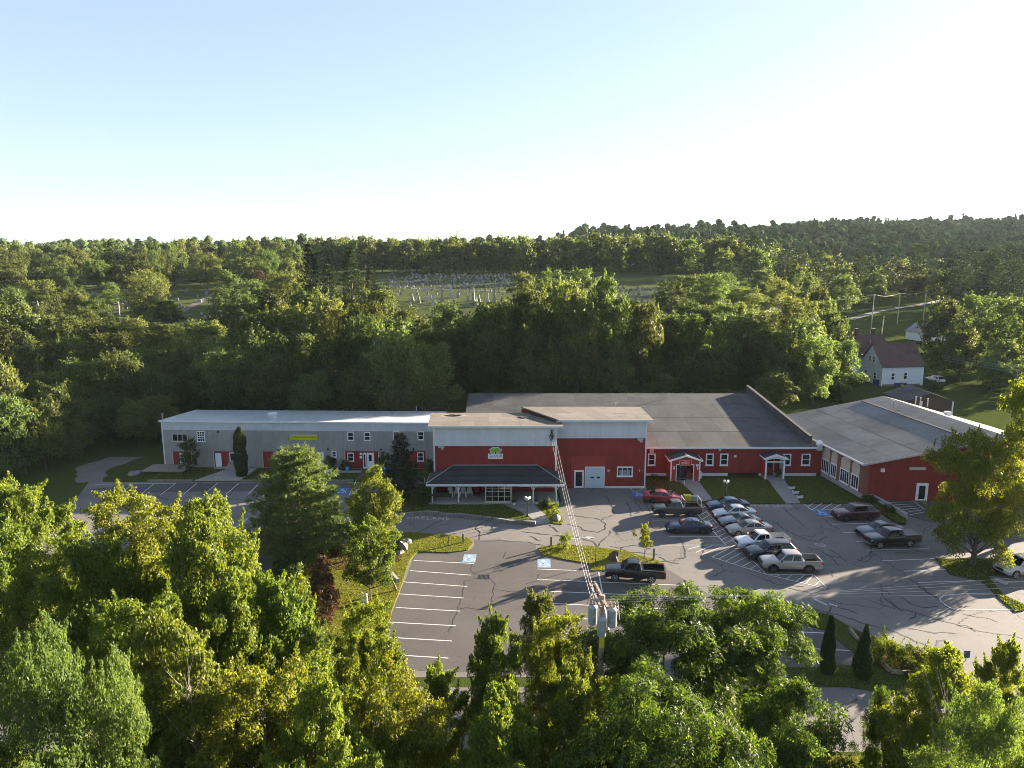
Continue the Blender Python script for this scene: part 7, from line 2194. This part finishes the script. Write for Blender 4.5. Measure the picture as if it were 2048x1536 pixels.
# ---- lamp posts
def lamp_post(label, base, top_v, globes):
    p = gp(*base); t = at_y(base[0], top_v, p.y); H = t.z
    o = thing('lamp_post', label, 'lamp post', (p.x, p.y, .07), 0, 'lamp posts')
    MB().lathe([(.14, 0), (.14, .15), (.06, .3), (.045, H - .45), (.07, H - .42), (.03, H - .3)], 10).build('post', M['black'], o, True)
    for k in range(globes):
        a = 2 * math.pi * k / globes + .5; x, y = .26 * math.cos(a), .26 * math.sin(a)
        MB().tube([(0, 0, H - .62), (x * .7, y * .7, H - .68), (x, y, H - .52)], .022, 5).build('arm', M['black'], o)
        MB().lathe([(.05, H - .50), (.13, H - .42), (.15, H - .30), (.11, H - .18), (.02, H - .14)], 10, c=(x, y, 0)).build('globe', M['opal'], o, True)
    return o
lamp_post('black post lamp with cluster of pale globes at the porch walk', (1055, 1034), 992, 3)
lamp_post('black post lamp with cluster of pale globes on the entrance lawn', (1451, 1000), 959, 3)

# ---- timber posts / bollards
def post(label, base, h, w=.15, mat='wood', tilt=(0, 0), group='timber posts', name='timber_post'):
    p = gp(*base)
    b = MB().box(-w / 2, w / 2, -w / 2, w / 2, -.1, h - .04); b.hexa([(-w / 2, -w / 2, h - .04), (w / 2, -w / 2, h - .04), (w / 2, w / 2, h - .04), (-w / 2, w / 2, h - .04)], [(-w / 3, -w / 3, h), (w / 3, -w / 3, h), (w / 3, w / 3, h), (-w / 3, w / 3, h)])
    o = b.build(name, M[mat]); o.location = (p.x, p.y, .05); o.rotation_euler = (tilt[0], tilt[1], .2)
    return tag(o, label, 'post', group)
post('weathered timber post on the left grassy tip beside the lane', (926, 1086), 1.0)
post('weathered timber post at the left tip of the long grassy island', (1102, 1094), 1.05)
post('pale timber post behind the bed of the black extended-cab pickup', (1307, 1121), 1.2)
post('thin dark stake on the left grassy tip', (897, 1089), .9, .06, 'wood_dark')
post('thin dark stake on the long grassy island', (1191, 1128), 1.6, .05, 'wood_dark')
post('white-topped timber post below the white pine, left of two', (580, 1112), .95, .16, 'pale_bark')
post('pale timber post below the white pine, right of two', (620, 1114), .95, .16, 'pale_bark')
post('pale timber post leaning on the island lawn by the bays', (793, 1182), 1.1, .16, 'wood', (0, -.35))
# wheel stops / beams
def beam(label, a, b, w=.22, h=.18, mat='concrete', name='wheel_stop', z=.09):
    a, b = gp(*a), gp(*b); d = b - a; L = d.length
    o = MB().hexa([(-L / 2, -w / 2, 0), (L / 2, -w / 2, 0), (L / 2, w / 2, 0), (-L / 2, w / 2, 0)], [(-L / 2 + .03, -w / 3, h), (L / 2 - .03, -w / 3, h), (L / 2 - .03, w / 3, h), (-L / 2 + .03, w / 3, h)]).build(name, M[mat])
    o.location = ((a.x + b.x) / 2, (a.y + b.y) / 2, z); o.rotation_euler = (0, 0, math.atan2(d.y, d.x))
    return tag(o, label, 'wheel stop' if 'stop' in name else 'log', None)
beam('pale concrete beam lying on the island lawn by the bays', (782, 1150), (796, 1166), .35, .3)
beam('pale concrete wheel stop on the grass at the right edge', (1990, 1161), (2014, 1171), .45, .2)
beam('log edging the shrub bed from the arborvitae, upper length', (1732, 1302), (1762, 1328), .28, .26, 'wood', 'edging_log')
beam('log edging the shrub bed, middle length', (1763, 1329), (1780, 1347), .28, .26, 'wood', 'edging_log')
beam('log edging the front of the shrub bed', (1781, 1348), (1850, 1353), .28, .26, 'wood', 'edging_log')
beam('short log lying on the island tip behind the second arborvitae', (1700, 1262), (1716, 1284), .24, .22, 'wood', 'edging_log')

# ---- rocks
def rock(label, uv, s, mat='stone', seed=0, sq=1.0, z=.05):
    g = random.Random(seed); p = gp(*uv)
    bm = bmesh.new(); bmesh.ops.create_icosphere(bm, subdivisions=2, radius=1)
    for v in bm.verts:
        k = 1 + .25 * math.sin(v.co.x * 3 + seed) * math.cos(v.co.y * 4 + seed * 2) + g.uniform(-.08, .08)
        v.co = Vector((v.co.x * s * k * 1.2, v.co.y * s * k * .9, max(-.25, v.co.z) * s * k * sq))
    me = bpy.data.meshes.new('boulder'); bm.to_mesh(me); bm.free(); me.materials.append(M[mat])
    o = link('boulder', me, None, (p.x, p.y, z), g.uniform(0, 6))
    return tag(o, label, 'rock', 'boulders on the islands')
rock('grey boulder at the corner of the maple, upper of the group', (812, 1088), .55, seed=1)
rock('pointed pale boulder by the central bays', (806, 1098), .5, seed=2, sq=1.5)
rock('small grey boulder below the pointed pale one', (800, 1108), .38, seed=3)
rock('pale boulder in the shade of the white pine', (684, 1090), .55, seed=4)
rock('round dark boulder on the long grassy island by the black pickup', (1229, 1120), .55, 'wood_dark', 5, 1.5)
rock('pale boulder beside the porch walk', (1113, 1040), .5, seed=6, sq=1.3)
rock('flat grey stone on the grass by the left gravel track', (268, 948), .9, seed=7, sq=.4)

# ---- low granite wall before the porch, block by block
gw = thing('granite_wall', 'low wall of long granite blocks before the porch lawn', 'wall', (-14, 77, 0))
ptsw = [gp(*q) for q in ((800, 1034), (850, 1030), (935, 1036), (985, 1042), (1015, 1046), (1072, 1050))]
r_ = random.Random(5)
acc = []
for a, b in zip(ptsw[:-1], ptsw[1:]):
    d = b - a; L = d.length; n = max(1, round(L / 1.9))
    for i in range(n): acc.append((a + d * (i / n), a + d * ((i + 1) / n)))
for i, (a, b) in enumerate(acc):
    d = b - a; nn = Vector((-d.y, d.x, 0)).normalized() * .2; d = d.normalized() * .03
    h = .42 + r_.uniform(-.06, .08); a2, b2 = a + d - gw.location, b - d - gw.location; j = Vector((r_.uniform(-.05, .05), r_.uniform(-.05, .05), 0))
    MB().hexa([a2 - nn, b2 - nn, b2 + nn, a2 + nn], [a2 - nn * .85 + Vector((0, 0, h)) + j, b2 - nn * .9 + Vector((0, 0, h)) + j, b2 + nn * .9 + Vector((0, 0, h)) + j, a2 + nn * .85 + Vector((0, 0, h)) + j]).build('stone', M['stone'], gw)

# ---- signs on posts
def post_sign(label, base, top, w, h, mat, name='road_sign', sym=None):
    p = gp(*base); t = at_y(base[0], top, p.y); H = t.z
    o = thing(name, label, 'sign', (p.x, p.y, .06), 0)
    MB().tube([(0, .03, -.1), (0, .03, H)], .03, 6).build('post', M['wood'], o)
    pn = MB().box(-w / 2, w / 2, -.02, .0, H - h, H).build('sign_panel', M[mat], o)
    if sym == 'chair':
        b = MB()
        for rr in (((-.05, .0), (.02, .18)), ((-.05, -.02), (.10, .04)), ((.07, -.12), (.12, .0))): b.box(rr[0][0] * w * 1.6, rr[1][0] * w * 1.6, -.028, -.02, H - h / 2 + rr[0][1] * h * 1.6, H - h / 2 + rr[1][1] * h * 1.6)
        b.lathe([(.03, 0), (.03, .008)], 8, 'y', (-.02, -.028, H - h * .2)); b.build('symbol', M['sign_white'], pn)
    return o
post_sign('bright blue accessible parking sign before the grey building, left of two', (695, 953), 934, .55, .55, 'sign_blue', sym='chair')
post_sign('blue and white accessible parking sign near the spruce, right of two', (769, 952), 934, .45, .5, 'sign_blue', sym='chair')
post_sign('small white sign on the lawn before the grey building', (659, 951), 939, .5, .38, 'sign_white')
post_sign('thin white marker post left of the porch', (850, 978), 957, .10, .9, 'white_clean', 'marker_post')
post_sign('thin white sign post on the path to the red gabled entry', (1368, 972), 962, .10, .5, 'white_clean', 'marker_post')
o = post_sign('dark blue pennant-shaped sign at the street corner', (1932, 1322), 1303, .45, .55, 'navy', 'street_sign')

# ---- planters
for i, (uv, lab) in enumerate(((((1583, 979)), 'white planter box on the lawn, farthest of three'), ((1591, 988), 'white planter box on the lawn, middle of three'), ((1599, 997), 'white planter box on the lawn, nearest of three'))):
    p = gp(*uv)
    o = thing('planter_box', lab, 'planter', (p.x, p.y, .07), 0, 'white planters')
    MB().hexa([(-.3, -.15, 0), (.3, -.15, 0), (.3, .15, 0), (-.3, .15, 0)], [(-.38, -.2, .34), (.38, -.2, .34), (.38, .2, .34), (-.38, .2, .34)]).build('box', M['white_clean'], o)
    c = link('foliage', TREE['shrub'][0], o, (0, 0, .32)); c.scale = (.32, .18, .16)
for uv, lab in (((1073, 1009), 'white flower pot at the porch step'), ((1028, 1011), 'pale garden ornament on the porch lawn'), ((1396, 957), 'white box against the wall right of the red gabled entry')):
    p = gp(*uv); big = 'box' in lab
    o = thing('planter_box' if not big else 'utility_box', lab, 'planter' if not big else 'box', (p.x, p.y, .06))
    if big: MB().box(-.4, .4, -.25, .25, 0, .8).box(-.44, .44, -.29, .29, .8, .86).build('box', M['white_clean'], o)
    else: MB().lathe([(.13, 0), (.2, .3), (.22, .32)], 10).build('pot', M['white_clean'], o); c = link('foliage', TREE['shrub'][0], o, (0, 0, .3)); c.scale = (.2, .2, .22)

# ---- porch chairs
def adirondack(label, x, y, rz_, mat='white_clean'):
    o = thing('porch_chair', label, 'chair', (x, y, .22), rz_, 'chairs on the porch')
    for i in range(5): MB().hexa([(-.28 + i * .115, .18, .3), (-.18 + i * .115, .18, .3), (-.18 + i * .115, .21, .3), (-.28 + i * .115, .21, .3)], [(-.28 + i * .115, .42, 1.0 - .05 * abs(i - 2)), (-.18 + i * .115, .42, 1.0 - .05 * abs(i - 2)), (-.18 + i * .115, .45, 1.0 - .05 * abs(i - 2)), (-.28 + i * .115, .45, 1.0 - .05 * abs(i - 2))]).build('back_slat', M[mat], o)
    MB().hexa([(-.28, -.3, .34), (.28, -.3, .34), (.28, .25, .26), (-.28, .25, .26)], [(-.28, -.3, .38), (.28, -.3, .38), (.28, .25, .30), (-.28, .25, .30)]).build('seat', M[mat], o)
    for s in (-1, 1):
        MB().box(s * .26, s * .40, -.34, .30, .54, .57).build('armrest', M[mat], o)
        MB().box(s * .30, s * .36, -.30, -.24, 0, .54).build('leg', M[mat], o)
        MB().box(s * .29, s * .35, .2, .34, 0, .54).build('leg', M[mat], o)
    return o
for i, (u, lab) in enumerate(((900, 'white slatted porch chair, leftmost of four'), (914, 'white slatted porch chair beside the left post, second of four'), (926, 'white slatted porch chair, third of four'), (939, 'white slatted porch chair, rightmost of four'))):
    q = at_y(u, 990, 82.6); adirondack(lab, q.x, 82.6, 0)
q = at_y(953, 992, 82.8); adirondack('dark red slatted porch chair left of the glazed bay', q.x, 82.8, 0, 'red')
q = at_y(885, 996, 82.4)
o = thing('storage_box', 'dark green storage box at the left end of the porch', 'box', (q.x, 82.4, .22))
MB().box(-.75, .75, -.3, .3, 0, .6).build('box', M['wood_dark'], o); MB().box(-.78, .78, -.33, .33, .6, .66).build('lid', M['black'], o)

# ---- drain, manhole
p = gp(968, 1154)
dr = thing('storm_drain', 'square iron storm drain grate in the lower bays', 'drain', (p.x, p.y, .013), -.03)
MB().box(-.45, .45, -.4, .4, 0, .006).build('pit', M['dark'], dr)
MB().box(-.5, .5, -.45, -.38, 0, .02).box(-.5, .5, .38, .45, 0, .02).box(-.5, -.44, -.38, .38, 0, .02).box(.44, .5, -.38, .38, 0, .02).build('frame', M['dark_alloy'], dr)
for i in range(7): MB().box(-.38 + i * .115, -.32 + i * .115, -.38, .38, .004, .016).build('bar', M['dark_alloy'], dr)
p = gp(1641, 1090)
mh = thing('manhole_cover', 'round iron manhole cover among the tarred cracks', 'manhole', (p.x, p.y, .006))
MB().lathe([(.52, 0), (.52, .012), (.44, .014)], 24).build('ring', M['concrete'], mh); MB().lathe([(.42, .005), (.42, .018), (.0001, .02)], 24).build('cover', M['dark_alloy'], mh)

# ---- low plastic bins beside the charcoal pickup
p = gp(1371, 1001)
o = thing('yellow_crate', 'yellow tote standing behind the charcoal pickup', 'tote', (p.x + .2, p.y - .1, .05))
MB().hexa([(-.35, -.3, 0), (.35, -.3, 0), (.35, .3, 0), (-.35, .3, 0)], [(-.42, -.36, .6), (.42, -.36, .6), (.42, .36, .6), (-.42, .36, .6)]).build('tub', M['yellow_bin'], o); MB().box(-.46, .46, -.4, .4, .6, .66).build('lid', M['yellow_bin'], o)
p = gp(1381, 1001)
o = thing('grey_tote', 'pale tote beside the yellow one behind the charcoal pickup', 'tote', (p.x + .35, p.y - .1, .05))
MB().hexa([(-.35, -.3, 0), (.35, -.3, 0), (.35, .3, 0), (-.35, .3, 0)], [(-.42, -.36, .5), (.42, -.36, .5), (.42, .36, .5), (-.42, .36, .5)]).build('tub', M['concrete'], o); MB().box(-.46, .46, -.4, .4, .5, .56).build('lid', M['concrete'], o)
# blue-white mailbox by the foreground trees
p = gp(568, 1180)
o = thing('white_bin', 'small white and blue bin on the lawn by the foreground maple', 'bin', (p.x, p.y, .09)); MB().lathe([(.2, 0), (.26, .6)], 12).build('body', M['white_clean'], o); MB().lathe([(.28, .6), (.28, .66), (.1, .74)], 12).build('lid', M['sign_blue'], o)
for uv, lab in (((725, 1205), 'small white garden statue on the island lawn by the maple trunk'), ((733, 1206), 'short pale post beside the garden statue')):
    p = gp(*uv); o = MB().lathe([(.16, 0), (.14, .1), (.08, .25), (.12, .45), (.07, .6), (.10, .7), (.05, .8)], 10).build('garden_statue', M['opal'], None, True); o.location = (p.x, p.y, .09); tag(o, lab, 'ornament')

# ================================================================== CEMETERY
def slab(w, h, t, mat, round_=True):
    pts = [(-w / 2, 0), (w / 2, 0), (w / 2, h * .8)] + ([(w / 2 * math.cos(a), h * .8 + h * .2 * math.sin(a)) for a in np.linspace(.3, math.pi - .3, 6)] if round_ else [(w / 2, h), (-w / 2, h)]) + [(-w / 2, h * .8)]
    b = upright(pts, -t / 2, t / 2); b.box(-w / 2 - .12, w / 2 + .12, -t / 2 - .1, t / 2 + .1, -.4, .15)
    return b.mesh('headstone', M[mat])
STN = [slab(1.1, 1.3, .3, 'headstone'), slab(1.4, 1.0, .35, 'headstone', False), slab(.8, 1.2, .2, 'headstone_pale'), slab(1.2, 1.1, .3, 'headstone_dark', False), slab(.9, 1.5, .3, 'headstone'), slab(1.5, .9, .4, 'headstone_pale', False)]
def obelisk(h, mat, cross=False):
    b = MB().box(-.8, .8, -.8, .8, -.5, .5).box(-.58, .58, -.58, .58, .5, 1.5)
    if cross:
        b.hexa([(-.3, -.25, 1.5), (.3, -.25, 1.5), (.3, .25, 1.5), (-.3, .25, 1.5)], [(-.2, -.18, h), (.2, -.18, h), (.2, .18, h), (-.2, .18, h)]).box(-.8, .8, -.17, .17, h - 1.3, h - .9)
    else:
        b.hexa([(-.42, -.42, 1.5), (.42, -.42, 1.5), (.42, .42, 1.5), (-.42, .42, 1.5)], [(-.26, -.26, h - .4), (.26, -.26, h - .4), (.26, .26, h - .4), (-.26, .26, h - .4)])
        b.add([(-.26, -.26, h - .4), (.26, -.26, h - .4), (.26, .26, h - .4), (-.26, .26, h - .4), (0, 0, h)], [(0, 1, 4), (1, 2, 4), (2, 3, 4), (3, 0, 4)])
    return b.mesh('monument', M[mat])
OB = [obelisk(4.6, 'headstone_pale'), obelisk(5.6, 'headstone'), obelisk(5.0, 'headstone_pale', True), obelisk(3.2, 'headstone')]
for u, v, k, s in ((852, 603, 2, 1.25), (866, 611, 0, 1.0), (884, 606, 1, 1.1), (902, 596, 0, 1.2), (916, 596, 3, 1.0), (936, 604, 3, .8), (947, 603, 1, 1.0), (958, 607, 3, 1.1), (975, 604, 0, 1.0), (988, 606, 1, 1.15), (1003, 606, 3, .9), (825, 603, 3, .9), (838, 607, 3, .9), (953, 612, 3, .9), (970, 613, 3, .8),
                   (1283, 634, 1, 1.2), (862, 600, 3, .7), (908, 612, 3, .8), (1120, 600, 1, 1.1), (820, 612, 3, .9), (935, 615, 3, .9)):
    p = hit_terrain(u, v)
    o = link('grave_monument', OB[k], None, p, random.Random(u).uniform(-.3, .3)); o.scale = (s * .75, s * .75, s * .82)
    tag(o, 'tall pale grave monument on the sunlit front of the hillside cemetery', 'monument', 'tall grave monuments')
g = random.Random(31)
cnt = 0
rows = [(v, 790 + (v - 550) * -.6, 1020) for v in (551, 553.5, 556, 559, 562, 566, 570, 574, 579, 584, 590)]
for v, ua, ub in rows:
    u = ua + g.uniform(0, 8)
    while u < ub:
        p = hit_terrain(u, v + g.uniform(-.6, .6))
        o = link('headstone', g.choice(STN), None, p, g.uniform(-.25, .25)); s = g.uniform(.4, .72); o.scale = (s, s, s)
        tag(o, 'headstone in the close rows of the hillside cemetery', 'headstone', 'headstones on the central hillside'); cnt += 1
        u += g.uniform(8, 20)
for v in (578, 582, 587, 592, 598, 605):
    u = 1205 + g.uniform(0, 8)
    while u < 1320:
        p = hit_terrain(u, v); o = link('headstone', g.choice(STN), None, p, g.uniform(-.2, .2)); s = g.uniform(.55, .85); o.scale = (s, s, s)
        tag(o, 'headstone in the cemetery corner right of the big oak', 'headstone', 'headstones right of the oak'); cnt += 1
        u += g.uniform(9, 16)
for i in range(75):
    u, v = g.uniform(60, 520), g.uniform(585, 645)
    p = hit_terrain(u, v); o = link('headstone', g.choice(STN), None, p, g.uniform(-.3, .3)); s = g.uniform(.7, 1.1); o.scale = (s, s, s)
    tag(o, 'headstone among the trees of the cemetery at the left', 'headstone', 'headstones at the left'); cnt += 1
print('headstones', cnt)
def tiny_stones():
    g = random.Random(61); b = MB()
    for i in range(300):
        v = 548 + 30 * g.random() ** 1.3; u = g.uniform(775, 1045) if g.random() < .8 else g.uniform(1195, 1330)
        if u > 1100: v += 26
        p = hit_terrain(u, v); w, t, h_ = g.uniform(.25, .45), .12, g.uniform(.4, .8)
        b.box(p.x - w, p.x + w, p.y - t, p.y + t, p.z - .2, p.z + h_)
    tag(b.build('small_headstones', M['headstone']), 'countless small headstones in the back rows of the hillside cemetery', 'headstones', kind='stuff')
tiny_stones()
def cemetery_lawn(x0, x1, y0, y1):
    vs, fs = [], []; nx, ny = 24, 20
    for j in range(ny + 1):
        for i in range(nx + 1):
            x, y = lerp(x0, x1, i / nx), lerp(y0, y1, j / ny); vs.append((x, y, height(x, y) + .06))
    for j in range(ny):
        for i in range(nx): fs.append((j * (nx + 1) + i, j * (nx + 1) + i + 1, (j + 1) * (nx + 1) + i + 1, (j + 1) * (nx + 1) + i))
    tag(MB().add(vs, fs).build('cemetery_lawn', M['cemetery'], None, True), kind='structure')
cemetery_lawn(-70, 75, 208, 340)
cemetery_lawn(-170, -75, 190, 330)
def draped_path(name, uvs, w, mat, lift=.12):
    pts = [hit_terrain(*q) for q in uvs]
    fine = []
    for a, b in zip(pts[:-1], pts[1:]):
        for i in range(12):
            q = a.lerp(b, i / 12); fine.append(Vector((q.x, q.y, 0)))
    fine.append(pts[-1])
    vs, fs = [], []
    for i, p in enumerate(fine):
        d = fine[min(i + 1, len(fine) - 1)] - fine[max(i - 1, 0)]; n_ = Vector((-d.y, d.x, 0)).normalized() * w / 2
        for q in (p - n_, p + n_): vs.append((q.x, q.y, height(q.x, q.y) + lift))
    fs = [(2 * i, 2 * i + 2, 2 * i + 3, 2 * i + 1) for i in range(len(fine) - 1)]
    o = MB().add(vs, fs).build(name, M[mat])
    if sum(p.normal.z for p in o.data.polygons) < 0: o.data.flip_normals()
    return tag(o, kind='structure')
draped_path('cemetery_path', ((822, 578), (900, 580), (1015, 584)), 2.2, 'gravel')
draped_path('cemetery_path', ((762, 575), (820, 566), (850, 559)), 3.0, 'gravel')
draped_path('cemetery_path', ((1205, 588), (1320, 594)), 2.2, 'gravel')
draped_path('cemetery_path', ((330, 640), (400, 605), (430, 590)), 2.6, 'gravel')
draped_path('far_road', ((1700, 640), (1760, 622), (1830, 612), (1900, 598)), 3.0, 'asphalt_old')

# ================================================================== EVENING HAZE
hz = MB().box(-1700, 1900, -60, 1500, -3.0, 104.0).build('haze', None)
hm = bpy.data.materials.new('haze'); hm.use_nodes = True
hn = hm.node_tree; hn.nodes.remove(hn.nodes['Principled BSDF'])
pv = hn.nodes.new('ShaderNodeVolumePrincipled')
pv.inputs['Color'].default_value = (0.80, 0.90, 1.0, 1)
pv.inputs['Density'].default_value = 0.000042
pv.inputs['Anisotropy'].default_value = 0.0
hn.links.new(pv.outputs[0], hn.nodes['Material Output'].inputs['Volume'])
hz.data.materials.append(hm)
tag(hz, kind='stuff')
SC.cycles.volume_bounces = 0
